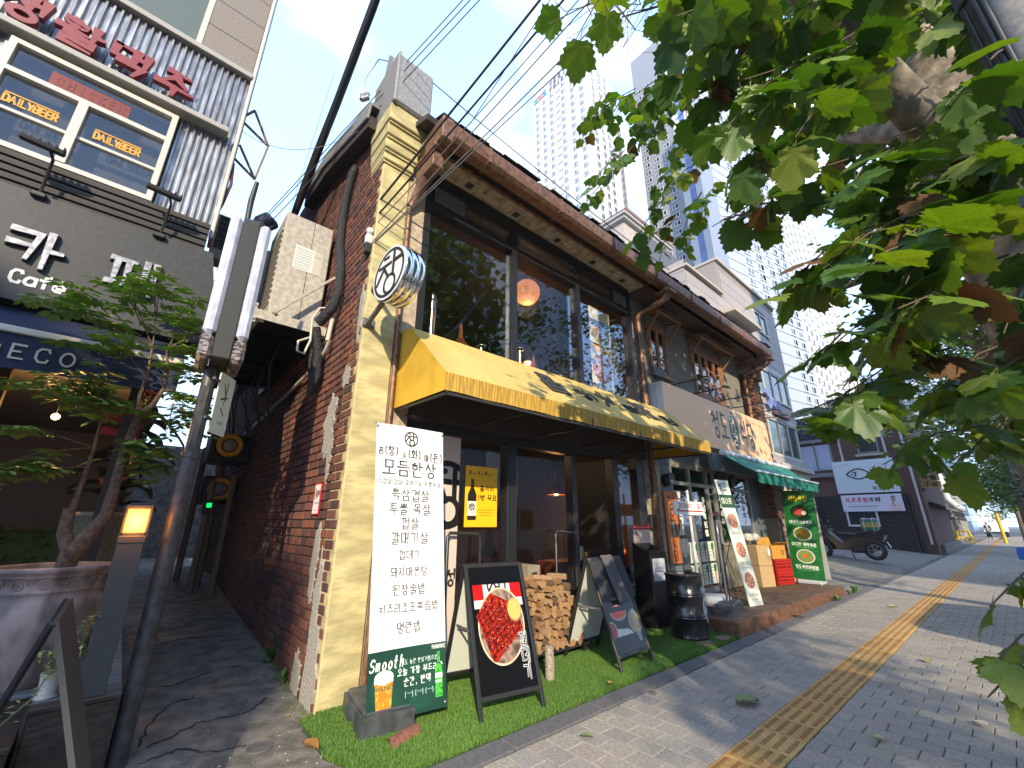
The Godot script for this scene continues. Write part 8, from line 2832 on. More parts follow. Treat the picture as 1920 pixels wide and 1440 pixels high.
func dormer_house():
	var b := thing("gabled_stone_house", "pale stone house with a cornice and a big angular window behind the brick roof", "building", v3(20, 0, -12))
	var off := -b.position
	var st := mat("dormer_stone", lin(0.5, 0.445, 0.4), 0.8, {"tex": noises["fine"], "size": 1.6})
	var s := sh()
	s.span(v3(20, 0, -24), v3(25.2, 19.9, -12.05))
	obj("wall", s, st, b, off)
	for e in [[20.0, 20.7, 14, 19.9], [20.72, 22.2, 19.3, 19.9], [22.22, 23.4, 19.3, 19.9], [23.42, 25.2, 19.2, 19.9], [24.1, 25.2, 14, 19.18], [20.72, 24.08, 14, 17.0]]:
		s = sh()
		s.span(v3(e[0], e[2], -12.05), v3(e[1], e[3], -12.0), 0.008)
		obj("slab", s, st, b, off)
	for k in 6:
		s = sh()
		s.span(v3(19.96, 14, -12.05 - k * 1.6 - 1.57), v3(20.0, 19.9, -12.05 - k * 1.6), 0.008)
		obj("slab", s, st, b, off)
	s = sh()
	s.span(v3(19.7, 19.9, -24.2), v3(25.4, 20.1, -11.75), 0.02)
	s.span(v3(19.55, 20.1, -24.3), v3(25.5, 20.3, -11.6), 0.03)
	obj("cornice", s, mat("dormer_cornice", lin(0.46, 0.43, 0.4), 0.7), b, off)
	s = sh()
	s.prism(pv([v2(19.5, 20.3), v2(25.5, 20.3), v2(25.0, 20.55), v2(20.0, 20.55)]), Transform3D(Basis.IDENTITY, v3(0, 0, -11.55)), 12.0)
	obj("roof", s, mat("dormer_roof", lin(0.22, 0.12, 0.09), 0.7), b, off)
	var alu := mat("window_alu", lin(0.52, 0.5, 0.45), 0.45)
	s = sh()
	window_box(s, 20.7, 24.1, 17.0, 19.2, -11.93, 0.1, 0.14)
	for x in [21.5, 22.5, 23.4]:
		s.span(v3(x - 0.05, 17.1, -12.04), v3(x + 0.05, 19.1, -11.94))
	s.span(v3(20.8, 18.4, -12.035), v3(24.0, 18.5, -11.95))
	s.bar(v3(22.6, 19.12, -11.92), v3(24.05, 18.3, -11.92), v2(0.1, 0.12), 0.0, v3(0, 0, 1))
	var f := obj("window", s, alu, b, off)
	for e in [[20.8, 21.45], [21.55, 22.45], [22.55, 23.35], [23.45, 24.0]]:
		s = sh()
		s.span(v3(e[0], 17.1, -12.02), v3(e[1], 19.1, -12.01))
		obj("pane", s, mat("teal_pane", lin(0.07, 0.14, 0.14), 0.08), f)

func fish_house():
	var b := thing("slate_roof_house", "brick house with a slate roof whose side wall carries the white fish sign", "building", v3(33, 0, -6))
	var off := -b.position
	var brick := mat("dull_brick", lin(0.17, 0.09, 0.07), 0.9, {"tex": noises["rough"], "size": 0.5})
	var s := sh()
	s.span(v3(33.05, 0, -6.2), v3(44, 9.2, -3.0))
	s.span(v3(33.05, 0, -16), v3(44, 6.7, -6.2))
	obj("wall", s, brick, b, off)
	s = sh()
	for k in 60:
		s.span(v3(33.03, 3.4 + k * 0.095, -6.2), v3(33.06, 3.4 + k * 0.095 + 0.08, -3.0))
	tag(obj("brick_course", s, brick, b, off), "", "", "", "stuff")
	s = sh()
	s.bar(v3(38.5, 6.6, -6.25), v3(38.5, 8.9, -12.0), v2(11.4, 0.12))
	obj("roof", s, mat("slate", lin(0.055, 0.06, 0.075), 0.7), b, off)
	for r in 12:
		for k in 14:
			s = sh()
			var x := 32.75
			s.box(v3(32.9 + 0.02 * (k % 2), 6.75 + r * 0.13, -7.0 - k * 0.33 - 0.16 * (r % 2)), v3(0.05, 0.2, 0.31), 0.006, turned(0, 0, 0.35))
			obj("slate_tile", s, mats["slate"], b, off)
	s = sh()
	s.span(v3(32.8, 6.55, -16), v3(33.06, 6.75, -6.2), 0.02)
	s.span(v3(32.85, 4.35, -10.5), v3(33.06, 4.6, -6.2), 0.02)
	s.span(v3(32.8, 8.6, -6.3), v3(33.0, 9.2, -3.0), 0.02)
	obj("cornice", s, mat("grey_cornice", lin(0.2, 0.19, 0.18), 0.8), b, off)
	for e in [[-8.45, -7.6], [-7.5, -6.75], [-9.5, -8.6]]:
		s = sh()
		s.span(v3(32.98, 4.8, e[0]), v3(33.04, 6.4, e[1]))
		obj("window", s, mat("pale_blind", lin(0.4, 0.42, 0.56), 0.4), b, off)
	s = sh()
	for zz in [-9.55, -8.52, -7.55, -6.7]:
		s.span(v3(32.93, 4.7, zz - 0.05), v3(33.05, 6.55, zz + 0.05))
	obj("mullion", s, mats["grey_cornice"], b, off)
	s = sh()
	window_box_x(s, -5.35, -4.3, 5.6, 7.3, 32.98)
	var f := obj("window", s, mats["grey_cornice"], b, off)
	s = sh()
	s.span(v3(33.0, 5.7, -5.25), v3(33.03, 7.2, -4.4))
	obj("pane", s, mat("night_pane", lin(0.03, 0.035, 0.035), 0.1), f)
	s = sh()
	s.span(v3(32.9, 5.45, -5.5), v3(33.04, 5.58, -4.15))
	obj("sill", s, mats["cornice_stone"], b, off)
	for zz in [-6.18, -4.05, -3.2]:
		s = sh()
		s.tube([v3(32.96, 0.5 if zz > -4 else 5.2, zz), v3(32.96, 7.8, zz)], [0.06], 8)
		obj("downpipe", s, mat("pale_downpipe", lin(0.5, 0.48, 0.46), 0.6), b, off)
	for k in 16:
		s = sh()
		s.box(v3(33.0, 0.1 + k * 0.2, -6.2), v3(0.05, 0.185, 5.2), 0.006, turned(0, 0, 0.12))
		obj("board", s, mat("dark_board", lin(0.055, 0.042, 0.036), 0.8, {"tex": noises["rough"], "size": 0.8}), b, off)
	s = sh()
	for zz in [-8.0, -3.75, -3.55]:
		s.bar(v3(32.92, 0, zz), v3(32.92, 3.2, zz), v2(0.1, 0.1))
	obj("post", s, mats["dark_board"], b, off)
	var w := thing("shopfront_window", "small white-framed dark window in the boarded wall under the banner", "window", v3(32.95, 1.4, -5.9))
	s = sh()
	window_box_x(s, -0.75, 0.75, 0, 1.1, 0)
	obj("frame", s, mats["case_white"] if mats.has("case_white") else mat("case_white", lin(0.6, 0.62, 0.66), 0.4), w)
	s = sh()
	s.span(v3(0.0, 0.1, -0.65), v3(0.03, 1.0, 0.65))
	obj("pane", s, mats["night_pane"], w)
	var fs := thing("fish_sign", "large white sign with a black line-drawn fish on the brick side wall", "sign", v3(32.8, 3.3, -5.3))
	var bx := Basis(v3(0, 0, 1), v3(0, 1, 0), v3(-1, 0, 0))
	s = sh()
	s.span(v3(0, 0, -1.48), v3(0.12, 1.92, 1.46), 0.01)
	obj("board", s, mat("sign_board_white", lin(0.62, 0.66, 0.68), 0.5), fs)
	s = sh()
	var top := PackedVector2Array()
	var low := PackedVector2Array()
	for k in 13:
		var t := k / 12.0
		top.append(v2(t * 0.78, 0.5 - 0.3 * sin(PI * minf(t * 1.08, 1.0)) + 0.42 * maxf(0.0, t - 0.8)))
		low.append(v2(t * 0.78, 0.5 + 0.3 * sin(PI * minf(t * 1.08, 1.0)) - 0.42 * maxf(0.0, t - 0.8)))
	top.append(v2(0.94, 0.84))
	low.append(v2(0.9, 0.1))
	s.ink([top, low, pv([v2(0.22, 0.38), v2(0.29, 0.42), v2(0.29, 0.55), v2(0.24, 0.62)]), pv([v2(0.155, 0.5), v2(0.175, 0.5)])], Transform3D(bx, v3(-0.012, 1.62, -0.85)), 1.6, 1.0, 0.035, 0.01, 0.0)
	var zz2 := 0.25
	for c in "이조참치":
		s.ink(letter(c), Transform3D(bx, v3(-0.012, 0.36, zz2)), 0.19, 0.2, 0.016, 0.01)
		zz2 += 0.25
	obj("drawing", s, blk(), fs)
	var bn := thing("pink_print_banner", "white banner with red lettering and a person in a white jacket, under the fish sign", "banner", v3(32.82, 2.25, -5.3))
	var p := Print.new(self, 384, 128, Color(0.86, 0.83, 0.87))
	var lx := 30.0
	for c in "사르르참라떼":
		p.put(letter(c), Rect2(lx, 24, 30, 34), 2.6, Color(0.72, 0.1, 0.25) if lx < 150 else Color(0.2, 0.16, 0.18), 0.3)
		lx += 38
	p.scribble(36, 84, 190, 12, Color(0.25, 0.22, 0.24))
	p.shape(pv([v2(290, 128), v2(296, 86), v2(318, 66), v2(344, 66), v2(366, 88), v2(372, 128)]), [Color(0.85, 0.7, 0.72), Color(0.9, 0.8, 0.82)], 4)
	p.blob(330, 40, 14, 20, [Color(0.7, 0.52, 0.44)], 3)
	p.blob(330, 22, 16, 10, [Color(0.5, 0.48, 0.5)], 3)
	p.line(v2(322, 62), v2(330, 90), 2.5, 2.0, Color(0.2, 0.15, 0.2))
	s = sh()
	s.page(v3(-0.012, 0.95, -1.4), v3(-0.012, 0.95, 1.42), v3(-0.012, 0, 1.42), v3(-0.012, 0, -1.4))
	obj("sheet", s, mat("pink_print", Color.WHITE, 0.6, {"print": p.texture()}), bn)
	s = sh()
	s.span(v3(-0.008, 0.003, -1.398), v3(0.03, 0.947, 1.418))
	obj("backing", s, mat("sign_board_white", lin(0.62, 0.66, 0.68), 0.5), bn)
	var os := thing("amber_vertical_sign", "stack of amber sign panels with dark characters on the corner of the slate-roofed house", "sign", v3(33.4, 3.4, -3.0))
	var y := 2.9
	for e in [["夕", 0.75], ["炭", 0.75], ["목탄", 0.5], ["직불", 0.36], ["구이", 0.36]]:
		var h: float = e[1]
		s = sh()
		s.span(v3(0, y - h + 0.02, 0), v3(0.16, y, 0.82), 0.01)
		var o := obj("panel", s, mat("sign_amber", lin(0.42, 0.22, 0.035), 0.5), os)
		s = sh()
		var n: int = e[0].length()
		for k in n:
			s.ink(letter(e[0][k]), Transform3D(bx, v3(-0.01, y - 0.05, 0.1 + k * 0.34 + (0.1 if n == 1 else 0.0))), 0.28 if n > 1 else 0.45, h - 0.12, 0.028, 0.01)
		obj("letters", s, blk(), o)
		y -= h + 0.03
	s = sh()
	s.span(v3(0.16, -0.1, 0.0), v3(0.22, 3.0, 0.08))
	obj("bracket", s, blk(), os)

func window_box_x(s: Shape, z0: float, z1: float, y0: float, y1: float, x: float):
	s.span(v3(x - 0.04, y0, z0), v3(x + 0.06, y1, z0 + 0.1))
	s.span(v3(x - 0.04, y0, z1 - 0.1), v3(x + 0.06, y1, z1))
	s.span(v3(x - 0.04, y0, z0 + 0.1), v3(x + 0.06, y0 + 0.1, z1 - 0.1))
	s.span(v3(x - 0.04, y1 - 0.1, z0 + 0.1), v3(x + 0.06, y1, z1 - 0.1))

# ---- the rest of the street ----
func street_row():
	var specs := [
		[34.0, 44.5, 3.6, "narrow shop with pale panelled front and stone plinth beyond the slate-roofed house", Color(0.26, 0.2, 0.15), 3.4],
		[44.8, 53.0, 5.6, "dark timber shop with a red door beyond the panelled shop", Color(0.1, 0.07, 0.055), 3.9],
		[53.3, 63.0, 6.4, "grey shop with a white duct and a dark canopy farther along the street", Color(0.17, 0.165, 0.16), 4.0],
		[63.4, 78.0, 7.0, "pale shop row with small lamps near the white truck", Color(0.36, 0.34, 0.31), 3.8],
	]
	var i := 0
	for e in specs:
		var x0: float = e[0]
		var x1: float = e[1]
		var h: float = e[2]
		var z: float = -e[5]
		var b := thing("street_shop", e[3], "building", v3(x0, 0, z))
		var off := -b.position
		var wall := mat("row_wall_%d" % i, lin(e[4].r, e[4].g, e[4].b), 0.85, {"tex": noises["rough"], "size": 2.0})
		var s := sh()
		s.span(v3(x0, 0, z - 9), v3(x1, h, z - 0.08))
		obj("wall", s, wall, b, off)
		s = sh()
		s.span(v3(x0 - 0.1, h, z - 9), v3(x1 + 0.1, h + 0.15, z + 0.35), 0.02)
		s.bar(v3((x0 + x1) * 0.5, h + 0.15, z + 0.3), v3((x0 + x1) * 0.5, h + 1.4, z - 4.0), v2(x1 - x0 + 0.2, 0.1))
		obj("roof", s, mats["slate"], b, off)
		var n := int((x1 - x0) / 1.4)
		for k in n:
			var a := x0 + 0.2 + k * (x1 - x0 - 0.4) / n
			var w := (x1 - x0 - 0.4) / n - 0.15
			s = sh()
			window_box(s, a, a + w, 0.75 if k % 3 else 0.1, 2.3, z, 0.08, 0.1)
			var f := obj("window" if k % 3 else "door", s, mat("row_frame_%d" % i, [lin(0.3, 0.24, 0.18), lin(0.16, 0.02, 0.02), lin(0.1, 0.1, 0.1), lin(0.4, 0.4, 0.38)][i], 0.6), b, off)
			s = sh()
			s.span(v3(a + 0.08, 0.83 if k % 3 else 0.18, z - 0.07), v3(a + w - 0.08, 2.22, z - 0.05))
			obj("pane", s, mat("night_pane", lin(0.03, 0.035, 0.035), 0.1), f)
			if h > 5.0:
				s = sh()
				window_box(s, a, a + w, 3.6, 4.9, z, 0.07, 0.1)
				f = obj("window", s, mats["row_frame_%d" % i], b, off)
				s = sh()
				s.span(v3(a + 0.07, 3.67, z - 0.07), v3(a + w - 0.07, 4.83, z - 0.05))
				obj("pane", s, mats["night_pane"], f)
		s = sh()
		s.bar(v3((x0 + x1) * 0.5, 2.95, z), v3((x0 + x1) * 0.5, 2.55, z + 0.9), v2(x1 - x0 - 0.3, 0.05))
		obj("canopy", s, mat("row_canopy_%d" % i, [lin(0.07, 0.05, 0.04), lin(0.05, 0.04, 0.04), lin(0.03, 0.03, 0.03), lin(0.3, 0.29, 0.28)][i], 0.7), b, off)
		s = sh()
		s.span(v3(x0 + 0.1, 0, z - 0.1), v3(x1 - 0.1, 0.5 if i == 0 else 0.2, z + 0.25 + (0.35 if i == 0 else 0.0)), 0.02)
		obj("plinth", s, mat("row_stone", lin(0.22, 0.19, 0.15), 0.9, {"tex": noises["rough"], "size": 1.0}), b, off)
		i += 1
	var d := thing("white_duct", "fat white ventilation duct bending out over the grey shop canopy", "duct", v3(56, 3.0, -3.3))
	var s2 := sh()
	s2.tube([v3(0, 3.0, -0.4), v3(0, 0.8, -0.3), v3(0.8, 0.2, 0.0), v3(5, 0, 0.2)], [0.3], 12)
	obj("tube", s2, mats["case_white"] if mats.has("case_white") else mat("case_white", lin(0.6, 0.62, 0.66), 0.4), d)
	for k in 2:
		var g := thing("glass_tower", ["pale blue glass office tower at the far end of the street", "bluish office block behind the glass tower at the far end of the street"][k], "tower", v3(170 + k * 40, 0, -14 - k * 3))
		s2 = sh()
		s2.box(v3(0, 22 - k * 4, 0), v3(24, 44 - k * 8, 14))
		obj("core", s2, mat("office_glass_%d" % k, lin(0.12, 0.2, 0.3), 0.2), g)
		for r in 11 - k * 2:
			s2 = sh()
			s2.box(v3(0, 3 + r * 4.0, 0), v3(24.3, 1.2, 14.3))
			obj("floor_band", s2, mat("office_band", lin(0.45, 0.48, 0.52), 0.6), g)

# what the shop glass mirrors: an office block, a tower, a van at the kerb; plus an added sun blocker
func across_street():
	var o := thing("office_block", "office block with ribbon windows across the street, seen mirrored in the upper panes", "building", v3(-2, 0, 26))
	var off := -o.position
	var s := sh()
	s.span(v3(-2, 0, 26.1), v3(27, 42, 32))
	obj("core", s, mat("office_grey", lin(0.42, 0.41, 0.43), 0.7, {"tex": noises["rough"], "size": 8.0}), o, off)
	for f in 12:
		s = sh()
		s.span(v3(-1.8, 3.8 + f * 3.2, 26.0), v3(26.8, 5.6 + f * 3.2, 26.08))
		var w := obj("ribbon_window", s, mat("office_teal", lin(0.07, 0.19, 0.2), 0.12), o, off)
		s = sh()
		for k in 24:
			s.span(v3(-1.8 + k * 1.21, 3.75 + f * 3.2, 25.9), v3(-1.72 + k * 1.21, 5.65 + f * 3.2, 25.998))
		s.span(v3(-1.9, 5.62 + f * 3.2, 25.88), v3(26.9, 5.72 + f * 3.2, 26.098))
		obj("mullion", s, mat("office_mullion", lin(0.5, 0.5, 0.5), 0.5), w)
	var t := thing("mirrored_tower", "grey apartment tower across the street, seen mirrored in the middle upper pane", "tower", v3(62, 0, 60))
	off = -t.position
	s = sh()
	s.span(v3(62, 0, 60), v3(77, 72, 74))
	s.span(v3(77, 0, 61), v3(82, 66, 74))
	obj("wall", s, mats["tower_grey"], t, off)
	var m := mat("tower_window", Color.WHITE, 0.2, {"tinted": true})
	for c in 6:
		for r in 22:
			var w := obj("window", far_window(), m, t, v3(2.0 + c * 2.2, 6 + r * 3.0, -0.03))
			w.basis = Basis(v3(-1, 0, 0), Vector3.UP, v3(0, 0, -1)).scaled_local(v3(1.1, 1.2, 0.6))
	for r in 20:
		s = sh()
		s.span(v3(77.3, 6 + r * 3.0, 60.9), v3(81.7, 8 + r * 3.0, 60.99))
		obj("balcony_glass", s, mats["office_teal"], t, off)
	var cb := thing("added_shade_block", "plain concrete block across the street that shades the alley", "building", v3(-19.2, 0, 20))  # unseen block, added and sized only to keep sun off the alley
	s = sh()
	s.span(v3(-30, 0, 0), v3(0, 19, 4))
	obj("wall", s, mats["office_grey"], cb)
	for f in 4:
		s = sh()
		s.span(v3(-29.5, 3.0 + f * 3.4, -0.05), v3(-0.5, 4.6 + f * 3.4, 0.02))
		obj("ribbon_window", s, mats["office_teal"], cb)
	var v := thing("parked_van", "white van parked at the kerb, mirrored in the shop door glass", "van", v3(7.0, -0.09, 3.0))
	s = sh()
	s.prism(pv([v2(0.0, 0.35), v2(5.0, 0.35), v2(5.1, 0.8), v2(4.9, 1.15), v2(4.1, 1.3), v2(3.4, 2.2), v2(3.1, 2.3), v2(0.15, 2.3), v2(0.0, 2.1)]), Transform3D(Basis.IDENTITY, v3(0, 0, 0.9)), 1.8)
	obj("body", s, mat("van_white", lin(0.7, 0.7, 0.7), 0.25, {"clear": 0.6}), v)
	for zz in [-0.905, 0.905]:
		for e in [[0.3, 1.5], [1.6, 2.7], [2.8, 3.35]]:
			s = sh()
			s.box(v3((e[0] + e[1]) * 0.5, 1.72, zz), v3(e[1] - e[0], 0.6, 0.02), 0.005)
			obj("window", s, mats["night_pane"], v)
		for x in [0.95, 4.1]:
			s = sh()
			s.lathe(v3(x, 0.36, zz * 0.93), [v2(0.0, -0.11), v2(0.34, -0.11), v2(0.36, -0.07), v2(0.36, 0.07), v2(0.34, 0.11), v2(0, 0.11)], 20, turned(PI / 2, 0, 0))
			var wl := obj("wheel", s, mat("tyre", lin(0.02, 0.02, 0.02), 0.8), v)
			s = sh()
			s.lathe(v3(x, 0.36, zz * 0.93), [v2(0, -0.118), v2(0.2, -0.118), v2(0.2, 0.118), v2(0, 0.118)], 16, turned(PI / 2, 0, 0))
			obj("rim", s, mats["duct_steel"] if mats.has("duct_steel") else mat("duct_steel", lin(0.55, 0.55, 0.55), 0.25, {"metal": 0.9}), wl)
	s = sh()
	s.bar(v3(4.12, 1.34, 0), v3(3.45, 2.17, 0), v2(1.6, 0.03))
	obj("windscreen", s, mats["night_pane"], v)

# ---- trees ----
func plane_leaf() -> ArrayMesh:
	if not shapes.has("plane_leaf"):
		var half := [v2(0.05, -0.05), v2(0.2, -0.1), v2(0.3, -0.02), v2(0.42, -0.03), v2(0.4, 0.1), v2(0.5, 0.16), v2(0.45, 0.27), v2(0.56, 0.33), v2(0.55, 0.46), v2(0.64, 0.56), v2(0.5, 0.58), v2(0.42, 0.68), v2(0.3, 0.66), v2(0.3, 0.8), v2(0.2, 0.86), v2(0.16, 0.98), v2(0.06, 0.98)]
		var ring := []
		for p in half:
			ring.append(p)
		ring.append(v2(0, 1.1))
		for k in half.size():
			var p: Vector2 = half[half.size() - 1 - k]
			ring.append(v2(-p.x, p.y))
		var s := sh()
		var rise := func(p: Vector2) -> float:
			var d := p - v2(0, 0.05)
			var a := absf(atan2(d.x, d.y))
			var near := 9.0
			for v in [0.0, 0.85, 1.75]:
				near = minf(near, absf(a - v))
			return 0.12 * minf(near, 0.45) * minf(d.length() * 2.2, 1.0) - 0.3 * d.length_squared() * (0.45 + 0.55 * absf(sin(a)))
		var mid := []
		s.smooth()
		var c := v3(0, 0, 0.05)
		for k in ring.size():
			var a: Vector2 = ring[k]
			var b: Vector2 = ring[(k + 1) % ring.size()]
			var ma := a * 0.55 + v2(0, 0.03)
			var mb := b * 0.55 + v2(0, 0.03)
			var pa := v3(a.x, rise.call(a), a.y)
			var pb := v3(b.x, rise.call(b), b.y)
			var qa := v3(ma.x, rise.call(ma), ma.y)
			var qb := v3(mb.x, rise.call(mb), mb.y)
			s.face([c, qa, qb], Vector3.UP)
			s.face([qa, pa, pb, qb], Vector3.UP)
		s.flat()
		s.bar(v3(0, 0.0, 0.06), v3(0, 0.1, -0.35), v2(0.018, 0.018))
		shapes["plane_leaf"] = s.mesh()
	return shapes["plane_leaf"]

func plane_tree():
	var t := thing("plane_tree", "big plane tree with flaking pale bark and large lobed leaves leaning in from the right", "tree", v3(3.95, 0, 0.48))
	var off := -t.position
	var bark := mat("plane_bark", lin(0.36, 0.3, 0.23), 0.85, {"tex": grain("flakes", 0.012, 4, 0.5, 1.0, 512, FastNoiseLite.TYPE_CELLULAR, 0.1, 0.75), "size": 1.1, "bump": noises["crust"], "depth": 0.4})
	var s := sh()
	s.tube([v3(4.0, -0.05, 0.5), v3(3.98, 0.3, 0.49), v3(3.97, 1.2, 0.47), v3(3.96, 2.4, 0.45), v3(3.95, 3.4, 0.44), v3(3.98, 4.2, 0.42), v3(4.1, 5.2, 0.4), v3(4.3, 6.6, 0.4), v3(4.6, 8.6, 0.5)], [0.36, 0.31, 0.29, 0.28, 0.28, 0.24, 0.19, 0.13, 0.06], 22)
	obj("trunk", s, bark, t, off)
	var limbs := [
		[v3(3.9, 3.55, 0.42), v3(3.5, 4.0, 0.25), v3(3.0, 4.5, 0.05), v3(2.66, 4.85, -0.1), v3(2.2, 5.5, -0.3)],
		[v3(4.0, 4.3, 0.42), v3(4.6, 5.2, -0.2), v3(5.3, 6.2, -0.5), v3(6.0, 7.4, -0.6)],
		[v3(4.1, 5.0, 0.4), v3(4.5, 5.9, 1.2), v3(5.2, 7.2, 1.8)],
		[v3(3.95, 3.2, 0.3), v3(3.9, 3.3, -0.3), v3(4.2, 3.4, -0.9), v3(4.8, 3.5, -1.2)],
	]
	for l in limbs:
		s = sh()
		s.tube(l, [0.15, 0.12, 0.1, 0.085, 0.03] if l.size() == 5 else [0.13, 0.09, 0.05, 0.015] if l[0].y > 3.4 else [0.05, 0.03, 0.018, 0.008], 14)
		obj("limb", s, bark, t, off)
	var twigs := crown_twigs()
	var leaves := []
	s = sh()
	for e in twigs:
		var a := v3(e[0], e[1], e[2])
		var b := v3(e[3], e[4], e[5])
		var mid := a.lerp(b, 0.5) + v3(0, 0.06, 0)
		s.tube([a, mid, b], [0.007, 0.005, 0.003], 5)
		var n: int = e[6]
		for k in n:
			var f := 0.12 + 0.88 * (k + rng.randf()) / n
			var at := (a.lerp(mid, f * 2.0) if f < 0.5 else mid.lerp(b, f * 2.0 - 1.0))
			var dir := v3(rng.randf_range(-1, 1), rng.randf_range(-0.75, 0.35), rng.randf_range(-1, 1)).normalized()
			var size: float = e[7] * rng.randf_range(0.65, 1.15)
			var yaw := atan2(dir.x, dir.z)
			var bs := turned(rng.randf_range(0.15, 1.15), yaw, rng.randf_range(-0.5, 0.5))
			leaves.append([Transform3D(bs.scaled(Vector3.ONE * size), at + bs * v3(0, 0, 0.36 * size)), size])
	for k in 2600:
		var d := v3(rng.randfn(), rng.randfn(), rng.randfn())
		var c: Vector3 = [v3(5.3, 8.2, 0.6), v3(4.3, 7.6, 1.6), v3(6.3, 7.4, 0.2), v3(5.0, 6.4, 0.8), v3(6.8, 6.2, 0.9), v3(4.6, 9.4, 0.8)][k % 6]
		var at := c + d * v3(0.75, 0.6, 0.65)
		if at.z < -1.3:
			continue
		var bs := turned(rng.randf_range(0.1, 1.0), rng.randf() * TAU, rng.randf_range(-0.4, 0.4))
		leaves.append([Transform3D(bs.scaled(Vector3.ONE * rng.randf_range(0.14, 0.24)), at), 0.2])
	for k in 26:
		var a := v3(1.55, 4.9, -1.2).lerp(v3(2.5, 5.2, -0.6), rng.randf())
		s.tube([a, a + v3(rng.randf_range(-0.3, 0.1), rng.randf_range(-0.4, 0.1), rng.randf_range(-0.3, 0.2)), a + v3(rng.randf_range(-0.5, 0.2), rng.randf_range(-0.8, -0.1), rng.randf_range(-0.4, 0.2))], [0.004, 0.003, 0.0015], 4)
	s.tube([v3(2.66, 4.85, -0.1), v3(2.3, 5.0, -0.5), v3(1.9, 4.9, -1.0)], [0.02, 0.012, 0.006], 6)
	obj("twig", s, mat("twig_bark", lin(0.11, 0.08, 0.055), 0.9), t, off)
	var eye := v3(0, 1.5, 0)
	leaves.sort_custom(func(a, b): return a[1] / a[0].origin.distance_to(eye) > b[1] / b[0].origin.distance_to(eye))
	var greens := [Color(0.12, 0.22, 0.035), Color(0.09, 0.18, 0.035), Color(0.18, 0.28, 0.04), Color(0.065, 0.14, 0.035), Color(0.24, 0.31, 0.05), Color(0.14, 0.075, 0.03)]
	var tones := []
	for k in 6:
		tones.append(mat("plane_leaf_%d" % k, lin(greens[k].r, greens[k].g, greens[k].b), 0.42 if k < 5 else 0.8, {"two": true, "back": lin(0.75, 0.85, 0.08) if k < 5 else lin(0.3, 0.18, 0.08), "tex": noises["fine"], "size": 0.25}))
	var w := []
	var cols := []
	var done := 0
	for l in leaves:
		var pick: int = [0, 0, 1, 1, 2, 2, 3, 3, 4, 5][rng.randi() % 10]
		if pick == 5 and rng.randf() < 0.5:
			pick = 1
		if done < 300 and l[0].origin.y < 5.6:
			var o := obj("leaf", plane_leaf(), tones[pick], t)
			o.transform = Transform3D(l[0].basis, l[0].origin + off)
			done += 1
		else:
			w.append(Transform3D(l[0].basis, l[0].origin + off))
			cols.append(greens[pick] * rng.randf_range(0.8, 1.15))
	copies("foliage", plane_leaf(), mat("plane_leaf_tint", Color.WHITE, 0.42, {"tinted": true, "two": true, "back": lin(0.75, 0.85, 0.08)}), w, cols, t)
	var p := thing("utility_pole", "round concrete utility pole with black cables strapped to it, at the upper right edge", "pole", v3(2.62, 0, 0.56))
	s = sh()
	s.tube([v3(0, -0.05, 0), v3(0, 9.5, 0)], [0.14, 0.1], 24)
	obj("shaft", s, mat("concrete_pole", lin(0.33, 0.31, 0.28), 0.85, {"tex": noises["fine"], "size": 0.8}), p)
	s = sh()
	for k in 5:
		var a := -2.5 + k * 0.16
		s.tube([v3(cos(a) * 0.152, 2.9, sin(a) * 0.152), v3(cos(a) * 0.15, 9.0, sin(a) * 0.15)], [0.014 + 0.006 * (k % 2)], 6)
	obj("cable", s, blk(), p)
	for y in [3.3, 3.9, 4.6]:
		s = sh()
		s.lathe(v3(0, y, 0), [v2(0.172, -0.015), v2(0.178, 0), v2(0.172, 0.015)], 24)
		obj("strap", s, mats["bracket_grey"] if mats.has("bracket_grey") else blk(), p)

